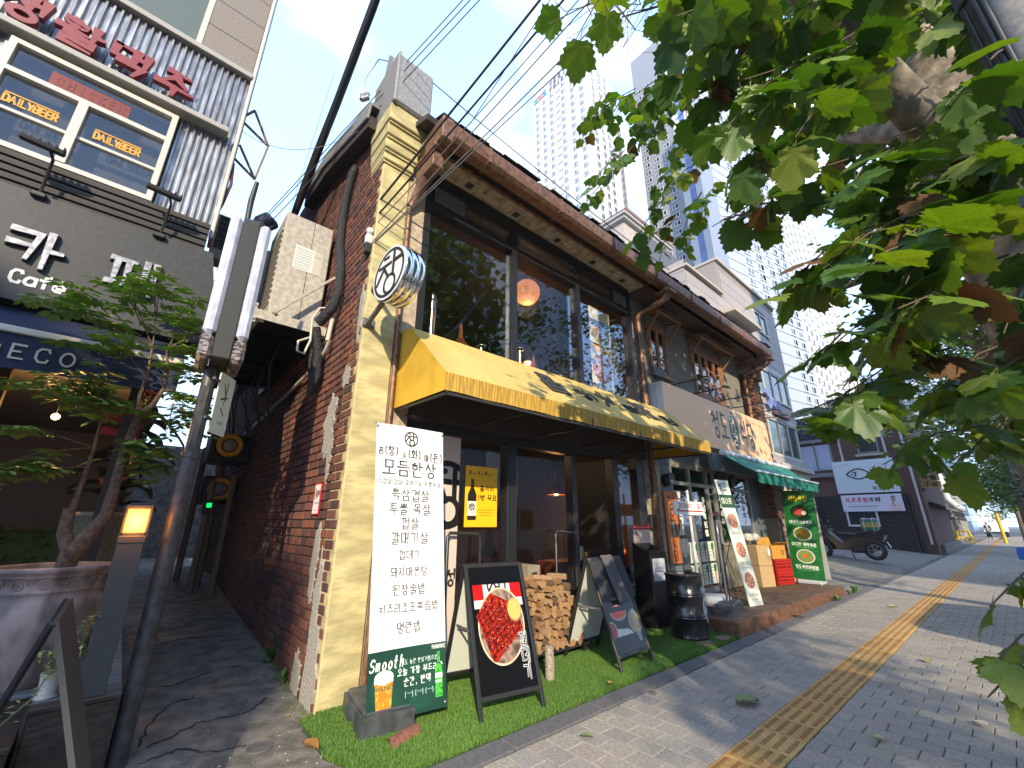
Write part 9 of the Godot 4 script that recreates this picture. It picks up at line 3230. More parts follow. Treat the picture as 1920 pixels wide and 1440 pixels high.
func street_trees():
	var leaf := leaf_shape(2).mesh()
	var m := mat("street_leaf", Color.WHITE, 0.5, {"tinted": true, "two": true, "back": lin(0.4, 0.5, 0.06)})
	var bark := mat("street_bark", lin(0.2, 0.16, 0.12), 0.9, {"tex": noises["rough"], "size": 0.6})
	var i := 0
	for e in [[12.4, 0.55, 1.0, 9.5], [20.0, 0.6, 1.0, 9.0], [28.0, 0.5, 1.1, 9.5], [37.0, 0.6, 1.1, 9.0], [48.0, 0.6, 1.2, 9.5], [62.0, 0.4, 1.5, 10.0], [80.0, 0.6, 2.0, 11.0], [-2.1, 9.5, 0.9, 8.5]]:
		var t := thing("street_tree", "%s plane tree in the row along the kerb, counted from the near end" % ["first", "second", "third", "fourth", "fifth", "sixth", "seventh", "opposite"][i], "tree", v3(e[0], 0, e[1]), "plane trees along the kerb")
		var s := sh()
		s.tube([v3(0, -0.1, 0), v3(0.02, 2.0, 0), v3(0.0, 4.0, 0.02), v3(0.1, 6.0, 0)], [0.26, 0.2, 0.17, 0.1], 12)
		for k in 5:
			var a := k * 1.3
			s.tube([v3(0, 3.0 + k * 0.45, 0), v3(cos(a) * 0.9, 4.2 + k * 0.5, sin(a) * 0.8), v3(cos(a) * 1.9, 5.2 + k * 0.6, sin(a) * 1.6)], [0.1, 0.06, 0.02], 7)
		obj("trunk", s, bark, t)
		var w := []
		var cols := []
		var clumps := []
		for k in 34:
			clumps.append(v3(rng.randfn() * 1.35, rng.randf_range(2.5, e[3]), rng.randfn() * 1.15) * v3(e[2], 1, e[2]))
		var bright := smoothstep(40.0, 70.0, float(e[0]))
		for k in 4200:
			var c: Vector3 = clumps[k % clumps.size()]
			var at: Vector3 = c + v3(rng.randfn(), rng.randfn() * 0.75, rng.randfn()) * 0.42
			if at.z + float(e[1]) < -3.0 or absf(at.z) > 2.4 * e[2]:
				continue
			w.append(Transform3D(turned(rng.randf_range(-0.2, 1.1), rng.randf() * TAU, rng.randf_range(-0.6, 0.6)).scaled(Vector3.ONE * rng.randf_range(0.14, 0.26)), at))
			cols.append(Color(0.05, 0.11, 0.025).lerp(Color(0.12, 0.17, 0.03), rng.randf()).lerp(Color(0.26, 0.3, 0.03), bright * rng.randf()))
		copies("crown", leaf, m, w, cols, t)
		i += 1

# ---- smaller things along the street ----
func far_objects():
	scooter()
	walker()
	var t := thing("box_truck", "white box truck parked at the far end of the pavement", "truck", v3(88, 0.0, -1.9))
	var s := sh()
	s.box(v3(2.4, 1.75, 0), v3(4.8, 2.2, 2.25), 0.03)
	obj("box", s, mat("truck_white", lin(0.7, 0.72, 0.76), 0.4), t)
	s = sh()
	s.box(v3(2.4, 0.55, 0), v3(5.0, 0.2, 1.6))
	s.box(v3(0.0, 0.5, 0), v3(0.08, 0.12, 2.1))
	obj("chassis", s, blk(), t)
	for x in [1.1, 4.6]:
		for z in [-0.9, 0.9]:
			s = sh()
			s.lathe(v3(x, 0.4, z), [v2(0, -0.12), v2(0.38, -0.12), v2(0.4, 0), v2(0.38, 0.12), v2(0, 0.12)], 18, turned(PI / 2, 0, 0))
			obj("wheel", s, mat("tyre", lin(0.02, 0.02, 0.02), 0.8), t)
	s = sh()
	s.box(v3(5.6, 1.2, 0), v3(1.5, 1.5, 2.0), 0.15)
	obj("cab", s, mats["truck_white"], t)
	var b := thing("yellow_barrier", "yellow folding plastic barrier standing by the shops down the street", "barrier", v3(53.4, 0, -3.1), "", 0.4)
	var yel := mat("barrier_yellow", lin(0.62, 0.4, 0.01), 0.5)
	for k in 2:
		s = sh()
		s.bar(v3(0, 1.0, -0.5), v3(0, 1.0, 0.5), v2(0.06, 0.14), 0.02)
		for z in [-0.45, 0.45]:
			s.bar(v3(0, 1.05, z * 0.8), v3(0.35 if k else -0.35, 0.02, z * 1.15), v2(0.12, 0.07), 0.02)
		s.bar(v3(0.16 if k else -0.16, 0.5, -0.45), v3(0.16 if k else -0.16, 0.5, 0.45), v2(0.05, 0.1), 0.02)
		obj("leaf", s, yel, b)
	var h := thing("blue_handcart", "blue crate cart with one wheel at the right edge of the pavement", "cart", v3(19.2, 0, 0.15))
	s = sh()
	for e in [[v3(0, 0.62, 0), v3(0.9, 0.03, 0.6)], [v3(0, 0.76, 0.29), v3(0.9, 0.28, 0.03)], [v3(0, 0.76, -0.29), v3(0.9, 0.28, 0.03)], [v3(0.44, 0.76, 0), v3(0.03, 0.28, 0.55)], [v3(-0.44, 0.76, 0), v3(0.03, 0.28, 0.55)]]:
		s.box(e[0], e[1], 0.008)
	obj("tub", s, mat("tub_blue", lin(0.02, 0.13, 0.42), 0.45), h)
	for x in [-0.25, 0.25]:
		s = sh()
		s.lathe(v3(x, 0.25, 0), [v2(0.2, -0.03), v2(0.25, -0.025), v2(0.25, 0.025), v2(0.2, 0.03), v2(0.2, -0.03)], 20, turned(PI / 2, 0, 0))
		s.bar(v3(x, 0.25, -0.1), v3(x, 0.62, 0), v2(0.03, 0.03))
		obj("wheel", s, mats["tyre"], h)
	var y := thing("yellow_post", "tall yellow street post far down the kerb", "post", v3(58, 0, -0.9))
	s = sh()
	s.tube([Vector3.ZERO, v3(0, 2.6, 0)], [0.11], 12)
	obj("shaft", s, yel, y)
	var gm := thing("green_door_mat", "dark green turf mat on the pavement in front of the slate-roofed house", "mat", v3(34.6, 0.012, -3.25))
	s = sh()
	s.box(v3(0, 0.008, 0), v3(3.8, 0.016, 0.75), 0.004)
	obj("pile", s, mat("mat_green", lin(0.03, 0.08, 0.015), 1.0, {"tex": noises["fine"], "size": 0.3}), gm)
	var rm := thing("red_door_mat", "small red mat lying on the forecourt beside the green banner", "mat", v3(20.6, 0.006, -4.6))
	s = sh()
	s.box(v3(0, 0.008, 0), v3(1.6, 0.016, 0.7), 0.004)
	obj("pile", s, mat("mat_red", lin(0.2, 0.02, 0.025), 1.0, {"tex": noises["fine"], "size": 0.3}), rm)
	fallen_leaf(v3(4.46, 0.02, -1.92), 0.26, 1.2, lin(0.17, 0.21, 0.08), "large pale green fallen leaf on the pavers left of the tactile strip")
	fallen_leaf(v3(4.5, 0.016, -1.02), 0.08, 0.5, lin(0.45, 0.38, 0.14), "small straw-coloured leaf on the pavers right of the tactile strip")
	fallen_leaf(v3(7.3, 0.016, -1.05), 0.13, 2.0, lin(0.4, 0.36, 0.1), "yellowish leaf on the sunlit pavers right of the tactile strip")
	fallen_leaf(v3(5.4, 0.016, -0.55), 0.12, 2.6, lin(0.4, 0.36, 0.28), "pale dry leaf curl on the pavers at the lower right")
	fallen_leaf(v3(2.9, 0.016, -2.45), 0.09, 0.8, lin(0.12, 0.15, 0.05), "dark green leaf scrap on the pavers near the kerb strip")
	fallen_leaf(v3(4.02, 0.02, -2.58), 0.07, 0.3, lin(0.1, 0.09, 0.07), "grey leaf scrap on the pavers at the kerb strip")
	fallen_leaf(v3(3.85, 0.05, -2.93), 0.07, 1.6, lin(0.5, 0.26, 0.08), "orange leaf on the turf edge between the two boards")
	fallen_leaf(v3(8.9, 0.03, -2.78), 0.16, 0.1, lin(0.17, 0.07, 0.03), "brown curled leaf against the deck fascia")
	fallen_leaf(v3(7.5, 0.03, -2.8), 0.12, 2.2, lin(0.2, 0.06, 0.03), "reddish leaf in the gutter joint at the near deck corner")
	fallen_leaf(v3(11.4, 0.016, -1.9), 0.16, 0.7, lin(0.55, 0.45, 0.1), "yellow leaf on the pavers far along, left of the strip")

func scooter():
	var o := thing("black_scooter", "black maxi scooter with a windscreen and a green delivery box, parked on the forecourt", "scooter", v3(22.4, 0.19, -4.7))
	o.rotation.y = -0.06
	o.scale = Vector3.ONE * 1.18
	var black := mat("scooter_black", lin(0.018, 0.018, 0.02), 0.2, {"clear": 0.7})
	var tyre := mat("tyre", lin(0.02, 0.02, 0.02), 0.8)
	for z in [-0.78, 0.72]:
		var s := sh()
		s.lathe(v3(0, 0.3, z), [v2(0.2, -0.06), v2(0.28, -0.06), v2(0.31, -0.02), v2(0.31, 0.02), v2(0.28, 0.06), v2(0.2, 0.06), v2(0.2, -0.06)], 24, turned(0, 0, PI / 2))
		var w := obj("wheel", s, tyre, o)
		s = sh()
		for k in 6:
			var a := TAU * k / 6.0
			s.bar(v3(0, 0.3, z), v3(0, 0.3 + sin(a) * 0.2, z + cos(a) * 0.2), v2(0.05, 0.03))
		s.lathe(v3(0, 0.3, z), [v2(0.17, -0.05), v2(0.205, -0.05), v2(0.205, 0.05), v2(0.17, 0.05)], 20, turned(0, 0, PI / 2))
		obj("rim", s, mats["grey_plastic"], w)
	var s := sh()
	var side := Basis(v3(0, 0, 1), v3(0, 1, 0), v3(-1, 0, 0))
	s.prism(pv([v2(-0.72, 0.45), v2(-0.5, 0.28), v2(0.3, 0.26), v2(0.55, 0.4), v2(0.95, 0.62), v2(1.02, 0.78), v2(0.7, 0.76), v2(0.2, 0.7), v2(-0.2, 0.5), v2(-0.42, 0.72), v2(-0.6, 0.92), v2(-0.86, 0.72), v2(-0.9, 0.56)]), Transform3D(side, v3(0.17, 0, 0)), 0.34)
	s.prism(pv([v2(-0.98, 0.56), v2(-0.6, 0.6), v2(-0.55, 0.98), v2(-0.7, 1.0), v2(-0.9, 0.8)]), Transform3D(side, v3(0.23, 0, 0)), 0.46)
	obj("fairing", s, black, o)
	s = sh()
	s.box(v3(0, 0.8, 0.05), v3(0.3, 0.12, 0.6), 0.05, turned(0.08, 0, 0))
	s.box(v3(0, 0.86, 0.58), v3(0.28, 0.12, 0.5), 0.05, turned(-0.1, 0, 0))
	obj("seat", s, mat("seat_black", lin(0.02, 0.02, 0.02), 0.6), o)
	s = sh()
	for d in [1.0, -1.0]:
		s.sheet(func(u, v): return v3((u - 0.5) * (0.42 - 0.16 * v), 0.96 + v * 0.42, -0.8 + v * 0.2 - 0.1 * cos((u - 0.5) * 3.0) + 0.003 * d), 8, 5, v3(0, 0.3, -d))
	obj("windscreen", s, glass("smoked_screen", Color(0.1, 0.1, 0.1), 0.3), o)
	s = sh()
	s.tube([v3(-0.38, 1.02, -0.45), v3(-0.2, 1.06, -0.55), v3(0.2, 1.06, -0.55), v3(0.38, 1.02, -0.45)], [0.018], 8)
	for x in [-0.3, 0.3]:
		s.tube([v3(x, 1.05, -0.52), v3(x * 1.25, 1.22, -0.55)], [0.008], 5)
		s.box(v3(x * 1.3, 1.25, -0.55), v3(0.16, 0.09, 0.03), 0.02)
	obj("handlebar", s, blk(), o)
	s = sh()
	s.tube([v3(0.2, 0.3, 0.3), v3(0.22, 0.34, 0.6), v3(0.22, 0.42, 0.98)], [0.05, 0.07, 0.06], 10)
	s.box(v3(0.12, 0.3, 0.35), v3(0.16, 0.2, 0.6), 0.05)
	s.bar(v3(-0.15, 0.28, 0.1), v3(-0.24, 0.02, 0.18), v2(0.025, 0.025))
	obj("engine", s, mat("engine_grey", lin(0.05, 0.05, 0.05), 0.4, {"metal": 0.5}), o)
	s = sh()
	s.prism(pv([v2(0.5, 0.62), v2(1.05, 0.58), v2(1.12, 0.4), v2(1.07, 0.4), v2(0.98, 0.52), v2(0.5, 0.56)]), Transform3D(side, v3(0.07, 0, 0)), 0.14)
	s.prism(pv([v2(-1.1, 0.56), v2(-0.72, 0.66), v2(-0.5, 0.5), v2(-0.55, 0.48), v2(-0.72, 0.6), v2(-1.06, 0.5)]), Transform3D(side, v3(0.07, 0, 0)), 0.14)
	obj("mudguard", s, black, o)
	var b := thing("delivery_box", "green and yellow delivery box strapped on the back of the scooter", "box", v3(22.44, 1.3, -3.85))
	s = sh()
	s.box(v3(0, 0.2, 0), v3(0.5, 0.4, 0.5), 0.02)
	obj("body", s, mat("box_green", lin(0.02, 0.12, 0.09), 0.6), b)
	s = sh()
	s.box(v3(0, 0.2, 0.02), v3(0.51, 0.2, 0.47), 0.01)
	obj("band", s, mat("box_khaki", lin(0.3, 0.24, 0.06), 0.6), b)
	s = sh()
	s.box(v3(0, 0.42, 0), v3(0.46, 0.05, 0.46), 0.02)
	obj("cover", s, mat("box_lilac", lin(0.28, 0.2, 0.4), 0.6), b)
	s = sh()
	for z in [-0.14, 0.14]:
		s.box(v3(0, 0.22, z), v3(0.53, 0.48, 0.012))
	obj("strap", s, mats["white_plastic"], b)

# one smooth body from tapered capsules, meshed as surface nets
func net_body(bones: Array, cell: float, melt: float, colour: Callable) -> Shape:
	var lo := Vector3.ONE * 99.0
	var hi := Vector3.ONE * -99.0
	for b in bones:
		for q in 2:
			var r: float = b[2 + q]
			lo = lo.min(b[q] - Vector3.ONE * (r + cell * 2.0))
			hi = hi.max(b[q] + Vector3.ONE * (r + cell * 2.0))
	var n := Vector3i(((hi - lo) / cell).ceil()) + Vector3i.ONE
	var val := PackedFloat32Array()
	val.resize(n.x * n.y * n.z)
	for i in n.x:
		for j in n.y:
			for k in n.z:
				var p := lo + v3(i, j, k) * cell
				var d := 1.0
				for b in bones:
					var ab: Vector3 = b[1] - b[0]
					var t := clampf((p - b[0]).dot(ab) / maxf(ab.length_squared(), 1e-6), 0.0, 1.0)
					var e: float = p.distance_to(b[0] + ab * t) - lerpf(b[2], b[3], t)
					var h := clampf(0.5 + 0.5 * (d - e) / melt, 0.0, 1.0)
					d = lerpf(d, e, h) - melt * h * (1.0 - h)
				val[(i * n.y + j) * n.z + k] = d
	var at := {}
	var corner := [Vector3i(0, 0, 0), Vector3i(1, 0, 0), Vector3i(0, 1, 0), Vector3i(1, 1, 0), Vector3i(0, 0, 1), Vector3i(1, 0, 1), Vector3i(0, 1, 1), Vector3i(1, 1, 1)]
	var edges := [[0, 1], [2, 3], [4, 5], [6, 7], [0, 2], [1, 3], [4, 6], [5, 7], [0, 4], [1, 5], [2, 6], [3, 7]]
	for i in n.x - 1:
		for j in n.y - 1:
			for k in n.z - 1:
				var sum := Vector3.ZERO
				var cnt := 0
				for e in edges:
					var a: Vector3i = Vector3i(i, j, k) + corner[e[0]]
					var b: Vector3i = Vector3i(i, j, k) + corner[e[1]]
					var va := val[(a.x * n.y + a.y) * n.z + a.z]
					var vb := val[(b.x * n.y + b.y) * n.z + b.z]
					if (va < 0.0) != (vb < 0.0):
						sum += Vector3(a).lerp(Vector3(b), va / (va - vb))
						cnt += 1
				if cnt:
					at[Vector3i(i, j, k)] = lo + sum / cnt * cell
	var s := sh()
	s.smooth()
	for c in at:
		for ax in 3:
			var u := Vector3i.ZERO
			var w := Vector3i.ZERO
			var x := Vector3i.ZERO
			x[ax] = 1
			u[(ax + 1) % 3] = 1
			w[(ax + 2) % 3] = 1
			var g: Vector3i = c + x
			if g.x >= n.x or g.y >= n.y or g.z >= n.z:
				continue
			var v0 := val[(c.x * n.y + c.y) * n.z + c.z]
			var v1 := val[(g.x * n.y + g.y) * n.z + g.z]
			if (v0 < 0.0) == (v1 < 0.0) or not (at.has(c - u) and at.has(c - w) and at.has(c - u - w)):
				continue
			var q := [at[c], at[c - u], at[c - u - w], at[c - w]]
			s.tint(colour.call((q[0] + q[2]) * 0.5))
			s.face(q, Vector3(x) * (1.0 if v0 < 0.0 else -1.0))
	return s

func walker():
	var o := thing("person", "person in a dark jacket over a pale shirt walking towards the camera far along the pavement", "person", v3(74.0, 0.0, -2.2))
	o.rotation.y = PI / 2
	var b := [
		[v3(0, 0.98, 0), v3(0, 1.4, 0.01), 0.15, 0.17], [v3(-0.14, 1.42, 0), v3(0.14, 1.42, 0), 0.08, 0.08], [v3(0, 1.46, 0), v3(0, 1.58, -0.02), 0.055, 0.055], [v3(0, 1.66, -0.02), v3(0, 1.72, -0.01), 0.095, 0.1],
		[v3(-0.1, 0.95, 0), v3(-0.11, 0.5, -0.1), 0.1, 0.07], [v3(-0.11, 0.5, -0.1), v3(-0.11, 0.1, 0.02), 0.065, 0.045], [v3(-0.11, 0.06, 0.05), v3(-0.12, 0.05, -0.14), 0.045, 0.04],
		[v3(0.1, 0.95, 0), v3(0.11, 0.5, 0.08), 0.1, 0.07], [v3(0.11, 0.5, 0.08), v3(0.11, 0.12, 0.26), 0.065, 0.045], [v3(0.11, 0.07, 0.28), v3(0.12, 0.05, 0.12), 0.045, 0.04],
		[v3(-0.2, 1.4, 0), v3(-0.26, 1.14, 0.05), 0.06, 0.05], [v3(-0.26, 1.14, 0.05), v3(-0.22, 0.95, -0.14), 0.048, 0.036], [v3(0.2, 1.4, 0), v3(0.26, 1.14, 0.0), 0.06, 0.05], [v3(0.26, 1.14, 0.0), v3(0.2, 0.98, -0.16), 0.048, 0.036],
	]
	var s := net_body(b, 0.03, 0.04, func(p: Vector3):
		if p.y > 1.52:
			return Color(0.02, 0.015, 0.012) if p.y > 1.7 or p.z > 0.0 else Color(0.42, 0.26, 0.19)
		if p.y > 0.9 and absf(p.x) < 0.08 and p.z < 0.0:
			return Color(0.5, 0.48, 0.45)
		if p.y < 0.09:
			return Color(0.03, 0.03, 0.03)
		if p.y < 0.92:
			return Color(0.03, 0.03, 0.04) if p.y < 0.75 else Color(0.3, 0.29, 0.28)
		return Color(0.04, 0.042, 0.055))
	obj("body", s, mat("person_tint", Color.WHITE, 0.85, {"tinted": true}), o)

# ---- cables ----
func cable(called: String, label: String, a: Vector3, b: Vector3, sag: float, r: float, c: Material, group := ""):
	var pts := []
	for k in 17:
		var t := k / 16.0
		pts.append(a.lerp(b, t) - v3(0, sag * 4.0 * t * (1.0 - t), 0))
	var s := sh()
	s.tube(pts, [r], 6, false)
	tag(obj(called, s, c), label, "cable", group)

func wires():
	var black := mat("cable_black", lin(0.02, 0.02, 0.022), 0.6)
	var grey := mat("cable_grey", lin(0.14, 0.14, 0.15), 0.6)
	var i := 0
	for e in [
		[v3(1.5, 5.15, -4.26), v3(2.5, 7.7, 0.45), 0.05, 0.014, "thick black service cable from the upper pier corner to the utility pole"],
		[v3(1.5, 4.95, -4.28), v3(2.55, 7.3, 0.45), 0.08, 0.012, "thick black service cable just below the uppermost thick one"],
		[v3(1.51, 4.85, -4.2), v3(2.6, 7.2, 0.5), 0.14, 0.006, "thin cable under the two thick service cables at the pier"],
		[v3(1.5, 4.6, -4.2), v3(2.6, 6.9, 0.5), 0.04, 0.007, "grey cable from the white camera up to the utility pole"],
		[v3(1.5, 4.58, -4.2), v3(2.7, 6.6, 0.5), 0.1, 0.007, "second grey cable from the white camera, hanging lower"],
		[v3(1.5, 4.56, -4.2), v3(2.75, 6.3, 0.5), 0.02, 0.006, "lowest grey cable fanning out from the white camera"],
		[v3(0.4, 6.3, -9.0), v3(2.5, 8.2, 0.4), 0.05, 0.007, "thin cable crossing above the alley, upper of three"],
		[v3(0.35, 6.1, -9.0), v3(2.5, 8.0, 0.4), 0.05, 0.007, "thin cable crossing above the alley, middle of three"],
		[v3(0.35, 5.85, -9.0), v3(2.5, 7.85, 0.4), 0.05, 0.007, "thin cable crossing above the alley, lower of three"],
		[v3(1.65, 7.4, -3.95), v3(7.2, 6.35, -3.4), 0.1, 0.008, "cable from the lead cap running down along the eaves"],
		[v3(2.2, 6.2, -3.3), v3(2.4, 8.0, 0.4), 0.0, 0.006, "thin cable from the rain hopper up to the utility pole"],
		[v3(0.06, 6.3, -5.4), v3(1.5, 6.9, -4.6), 0.45, 0.004, "thin wire sagging across the alley between the two buildings"],
		[v3(1.6, 12.0, -8.5), v3(1.2, 6.2, -9.0), 0.0, 0.005, "thin wire hanging almost straight down above the alley"],
		[v3(7.3, 4.4, -4.0), v3(16.0, 4.6, -3.0), 0.2, 0.007, "cable running along the front above the peach signboard"],
		[v3(24.0, 4.0, -5.8), v3(33.0, 5.1, -6.0), 0.1, 0.01, "cable between the stone-tiled building and the slate-roofed house"],
	]:
		cable("overhead_cable", e[4], e[0], e[1], e[2], e[3], black if i in [0, 1, 9] else grey, "cables overhead")
		i += 1
	var s := sh()
	for k in 7:
		var a := TAU * k / 7.0
		var o := v3(cos(a), sin(a), 0) * (0.03 if k else 0.0)
		var pts := []
		for q in 15:
			var t := q / 14.0
			var p := v3(1.1, 8.6, -3.6).lerp(v3(1.0, 3.3, -10.8), t)
			p.y -= 0.5 * t * (1.0 - t)
			pts.append(p + o + v3(rng.randf_range(-0.012, 0.012), rng.randf_range(-0.012, 0.012), 0))
		s.tube(pts, [0.03 if k % 2 else 0.022], 7, false)
	tag(obj("cable_bundle", s, black), "heavy black bundle of cables diving down into the alley", "cable")
	s = sh()
	for k in 9:
		var p := v3(1.2, 4.2, -6.2 - k * 0.4)
		s.tube([p, p + v3(-0.1, -0.6, -0.2), p + v3(rng.randf_range(-0.2, 0.1), -1.2, rng.randf_range(-0.3, 0.2)), p + v3(0.1, -1.0 - rng.randf() * 0.6, -0.5)], [0.014], 6)
	tag(obj("hanging_cable", s, black), "tangle of black cables hanging below the equipment shelf", "cable")
	var br := thing("pier_bracket", "perforated steel bracket with wire loops beside the lead cap of the pier", "bracket", v3(1.47, 7.1, -4.4))
	s = sh()
	s.bar(v3(0, 0, 0), v3(-0.02, 0.55, 0.2), v2(0.06, 0.02))
	s.tube([v3(-0.02, 0.5, 0.15), v3(-0.12, 0.62, 0.0), v3(-0.2, 0.4, -0.2), v3(-0.2, 0.1, -0.3)], [0.01], 6)
	s.tube([v3(-0.02, 0.52, 0.18), v3(0.08, 0.72, 0.1), v3(0.25, 0.7, 0.2), v3(0.3, 0.5, 0.25)], [0.009], 6)
	for k in 3:
		s.lathe(v3(-0.18 + k * 0.03, 0.1 + k * 0.04, -0.28), [v2(0, -0.05), v2(0.04, -0.04), v2(0.025, 0), v2(0.04, 0.04), v2(0, 0.05)], 10)
	obj("strip", s, mats["zinc"] if mats.has("zinc") else grey, br)

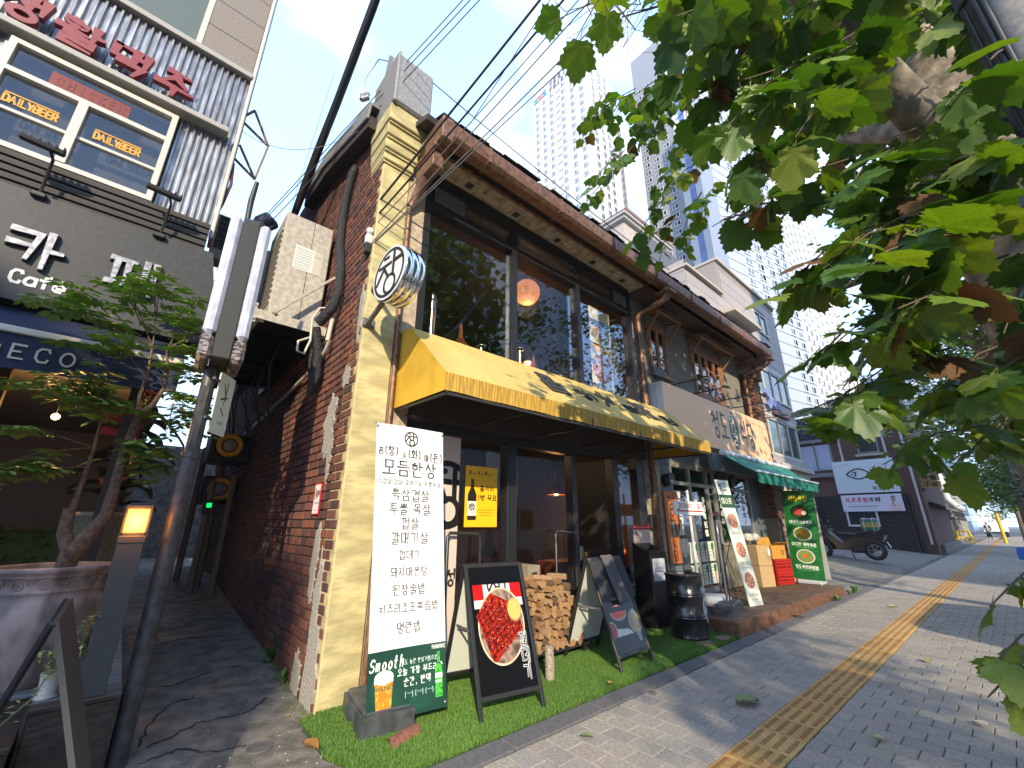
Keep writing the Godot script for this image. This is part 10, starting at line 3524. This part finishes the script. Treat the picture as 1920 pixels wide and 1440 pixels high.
func crown_twigs() -> Array:
	return [
		[2.30, 5.24, -0.18, 2.01, 4.57, -0.51, 10, 0.19],
		[3.66, 5.10, 0.48, 3.26, 4.65, 0.10, 10, 0.19],
		[2.44, 4.95, -0.13, 1.72, 4.44, -0.58, 10, 0.19],
		[3.25, 5.10, 0.48, 2.51, 4.50, 0.02, 10, 0.19],
		[3.39, 5.29, 0.62, 2.90, 4.89, 0.11, 10, 0.19],
		[3.34, 5.79, 0.24, 2.65, 5.28, -0.39, 10, 0.19],
		[4.02, 5.48, 0.71, 3.27, 4.91, 0.06, 10, 0.19],
		[2.48, 4.38, 0.12, 2.21, 4.21, -0.17, 10, 0.19],
		[2.15, 4.65, -0.38, 1.73, 4.21, -0.76, 10, 0.19],
		[3.24, 4.98, 0.57, 2.89, 4.61, 0.25, 10, 0.19],
		[2.50, 4.41, -0.11, 2.10, 4.24, -0.48, 10, 0.19],
		[2.53, 5.59, -0.33, 2.03, 4.95, -0.85, 10, 0.19],
		[2.31, 4.57, -0.21, 1.65, 4.07, -0.56, 10, 0.19],
		[2.79, 4.19, 0.17, 2.26, 3.82, -0.10, 10, 0.19],
		[2.96, 4.88, 0.02, 2.43, 4.38, -0.55, 10, 0.19],
		[2.62, 4.92, 0.19, 2.15, 4.57, -0.37, 10, 0.19],
		[2.65, 4.65, -0.30, 2.34, 4.20, -0.71, 10, 0.19],
		[2.65, 4.07, 0.06, 2.47, 3.59, -0.23, 10, 0.19],
		[2.72, 4.34, 0.05, 2.12, 3.64, -0.32, 10, 0.19],
		[2.97, 4.31, -0.39, 2.41, 4.02, -0.72, 10, 0.19],
		[2.48, 4.13, -0.20, 1.96, 3.49, -0.52, 10, 0.19],
		[2.50, 3.84, 0.01, 2.24, 3.44, -0.29, 10, 0.19],
		[2.48, 3.64, -0.40, 2.11, 3.36, -0.57, 10, 0.19],
		[3.79, 4.70, 0.19, 2.96, 4.18, -0.31, 10, 0.19],
		[2.90, 4.33, 0.02, 2.10, 3.87, -0.42, 10, 0.19],
		[3.49, 3.75, 0.06, 2.83, 3.42, -0.37, 9, 0.19],
		[3.00, 3.22, 0.26, 2.54, 3.11, -0.16, 9, 0.19],
		[3.50, 3.31, 0.26, 3.25, 3.15, 0.03, 9, 0.19],
		[2.99, 3.29, 0.30, 2.58, 2.97, 0.05, 9, 0.19],
		[2.81, 3.04, 0.10, 2.66, 2.94, -0.08, 9, 0.19],
		[3.87, 4.16, 0.56, 3.12, 3.81, 0.05, 9, 0.19],
		[3.72, 4.05, 0.43, 3.05, 3.66, 0.08, 9, 0.19],
		[2.58, 3.34, 0.04, 2.28, 3.02, -0.16, 9, 0.19],
		[3.04, 3.34, 0.29, 2.58, 3.06, -0.00, 9, 0.19],
		[2.55, 2.88, -0.28, 2.27, 2.59, -0.49, 7, 0.20],
		[2.55, 2.77, 0.22, 2.27, 2.68, -0.03, 7, 0.20],
		[2.90, 3.14, -0.12, 2.31, 2.69, -0.45, 7, 0.20],
		[3.20, 3.46, 0.30, 2.68, 2.94, -0.01, 7, 0.20],
		[2.41, 2.72, 0.10, 2.07, 2.41, -0.28, 7, 0.20],
		[2.64, 2.90, 0.17, 2.28, 2.74, -0.21, 7, 0.20],
		[2.50, 2.85, 0.04, 2.18, 2.62, -0.31, 7, 0.20],
		[2.87, 2.12, -0.24, 2.28, 1.99, -0.56, 7, 0.19],
		[3.10, 2.39, 0.00, 2.38, 2.06, -0.40, 7, 0.19],
		[2.93, 2.26, -0.23, 2.57, 1.98, -0.60, 7, 0.19],
		[2.86, 2.60, -0.05, 2.68, 2.21, -0.32, 7, 0.19],
		[3.19, 2.68, 0.00, 2.79, 2.40, -0.31, 7, 0.19],
		[2.97, 2.74, 0.07, 2.36, 2.31, -0.37, 7, 0.19],
		[2.52, 2.37, -0.26, 2.11, 2.20, -0.38, 7, 0.19],
		[3.88, 2.25, 0.33, 3.43, 1.98, 0.05, 8, 0.18],
		[3.75, 2.19, 0.36, 3.05, 1.77, -0.15, 8, 0.18],
		[3.67, 2.33, 0.41, 2.91, 1.95, -0.04, 8, 0.18],
		[3.50, 2.49, 0.30, 3.07, 2.15, -0.13, 8, 0.18],
		[3.73, 2.50, 0.30, 3.12, 2.15, -0.19, 8, 0.18],
		[3.01, 2.67, 0.39, 2.70, 2.29, 0.16, 8, 0.18],
		[2.98, 2.22, 0.37, 2.58, 2.04, -0.01, 8, 0.18],
		[3.62, 2.05, 0.06, 3.04, 1.81, -0.40, 8, 0.18],
		[2.72, 2.48, 0.20, 2.11, 2.30, -0.14, 8, 0.18],
		[2.82, 2.69, 0.27, 2.22, 2.29, -0.14, 8, 0.18],
		[3.60, 2.51, 0.35, 3.31, 2.24, 0.05, 8, 0.18],
		[2.69, 2.95, 0.18, 2.24, 2.45, -0.07, 8, 0.18],
		[3.52, 3.44, 0.55, 2.75, 3.02, 0.11, 8, 0.19],
		[3.40, 3.46, 0.76, 2.82, 3.16, 0.36, 8, 0.19],
		[3.09, 4.38, 0.81, 2.78, 3.92, 0.42, 8, 0.19],
		[3.02, 3.80, 0.82, 2.57, 3.58, 0.46, 8, 0.19],
		[2.77, 3.72, 0.66, 2.16, 3.12, 0.21, 8, 0.19],
		[3.19, 4.50, 0.78, 2.60, 3.94, 0.27, 8, 0.19],
		[2.97, 3.22, 0.57, 2.36, 2.99, 0.19, 8, 0.19],
		[3.34, 3.09, 0.70, 2.73, 2.84, 0.29, 8, 0.19],
		[3.43, 3.93, 0.51, 2.79, 3.44, 0.16, 8, 0.19],
		[3.10, 3.98, -0.41, 2.54, 3.60, -0.69, 8, 0.18],
		[3.16, 3.77, -0.58, 2.48, 3.34, -0.85, 8, 0.18],
		[3.35, 3.76, -0.24, 2.68, 3.33, -0.71, 8, 0.18],
		[2.86, 3.61, -0.13, 2.29, 3.19, -0.55, 8, 0.18],
		[3.45, 6.34, -1.84, 2.97, 5.47, -1.81, 8, 0.13],
		[3.77, 6.67, -1.67, 3.50, 6.23, -2.10, 8, 0.13],
		[3.57, 5.96, -1.69, 3.49, 5.61, -1.88, 8, 0.13],
		[3.58, 6.53, -1.81, 2.92, 5.67, -1.99, 8, 0.13],
		[3.54, 6.82, -2.26, 3.05, 5.71, -2.20, 8, 0.13],
		[3.76, 5.91, -1.73, 3.18, 5.19, -1.89, 8, 0.13],
		[3.06, 5.76, -1.59, 2.68, 5.36, -1.86, 8, 0.13],
		[3.92, 6.61, -1.70, 3.35, 5.71, -1.97, 8, 0.13],
		[3.12, 6.10, -1.98, 2.66, 5.13, -1.99, 8, 0.13],
		[3.08, 5.15, -1.75, 2.80, 4.64, -2.14, 7, 0.13],
		[3.48, 5.42, -1.97, 3.16, 4.95, -2.34, 7, 0.13],
		[3.92, 6.34, -2.31, 3.41, 5.29, -2.33, 7, 0.13],
		[3.73, 4.55, -1.68, 3.12, 3.90, -1.75, 8, 0.13],
		[3.46, 4.70, -1.51, 2.96, 3.93, -1.68, 8, 0.13],
		[3.20, 5.52, -1.27, 2.71, 4.65, -1.34, 8, 0.13],
		[4.51, 6.50, -1.51, 3.88, 5.37, -1.59, 8, 0.13],
		[4.72, 5.55, -1.47, 4.19, 4.89, -1.52, 8, 0.13],
		[3.47, 4.49, -1.23, 3.19, 3.89, -1.37, 8, 0.13],
		[3.86, 5.19, -1.28, 3.25, 4.56, -1.45, 8, 0.13],
		[2.95, 5.35, -1.28, 2.79, 4.94, -1.45, 8, 0.13],
		[3.54, 5.17, -1.09, 3.23, 4.85, -1.34, 8, 0.13],
		[3.61, 4.53, -1.57, 3.19, 3.79, -1.59, 8, 0.13],
		[4.09, 4.79, -1.47, 3.66, 4.06, -1.54, 8, 0.13],
		[3.42, 5.75, -1.17, 3.09, 5.11, -1.38, 8, 0.13],
		[3.52, 6.21, -1.30, 3.26, 5.72, -1.64, 8, 0.13],
		[4.13, 5.58, -1.64, 3.64, 5.03, -1.79, 8, 0.13],
		[1.74, 4.68, -0.78, 1.35, 4.47, -1.20, 3, 0.19],
		[1.58, 4.68, -0.80, 1.39, 4.16, -1.05, 3, 0.19],
		[2.60, 5.20, -0.52, 2.15, 4.47, -0.82, 7, 0.19],
		[2.96, 5.05, -0.59, 2.47, 4.36, -0.97, 7, 0.19],
		[2.64, 5.09, -0.49, 2.34, 4.67, -0.85, 7, 0.19],
		[3.11, 5.24, -0.49, 2.59, 4.68, -0.79, 7, 0.19],
		[2.77, 4.97, -0.87, 2.22, 4.48, -1.06, 7, 0.19],
		[2.42, 4.68, -0.49, 1.98, 4.03, -0.70, 7, 0.19],
		[3.12, 1.27, 0.06, 2.77, 1.18, -0.15, 3, 0.15],
		[3.26, 1.34, 0.14, 2.90, 1.25, -0.08, 3, 0.15],
		[3.10, 1.04, 0.01, 2.76, 0.97, -0.19, 3, 0.15],
		[3.02, 0.93, -0.03, 2.69, 0.86, -0.23, 2, 0.15],
		[3.27, 1.00, 0.08, 2.92, 0.93, -0.14, 3, 0.15],
		[3.23, 0.85, 0.05, 2.89, 0.78, -0.16, 1, 0.15],
	]
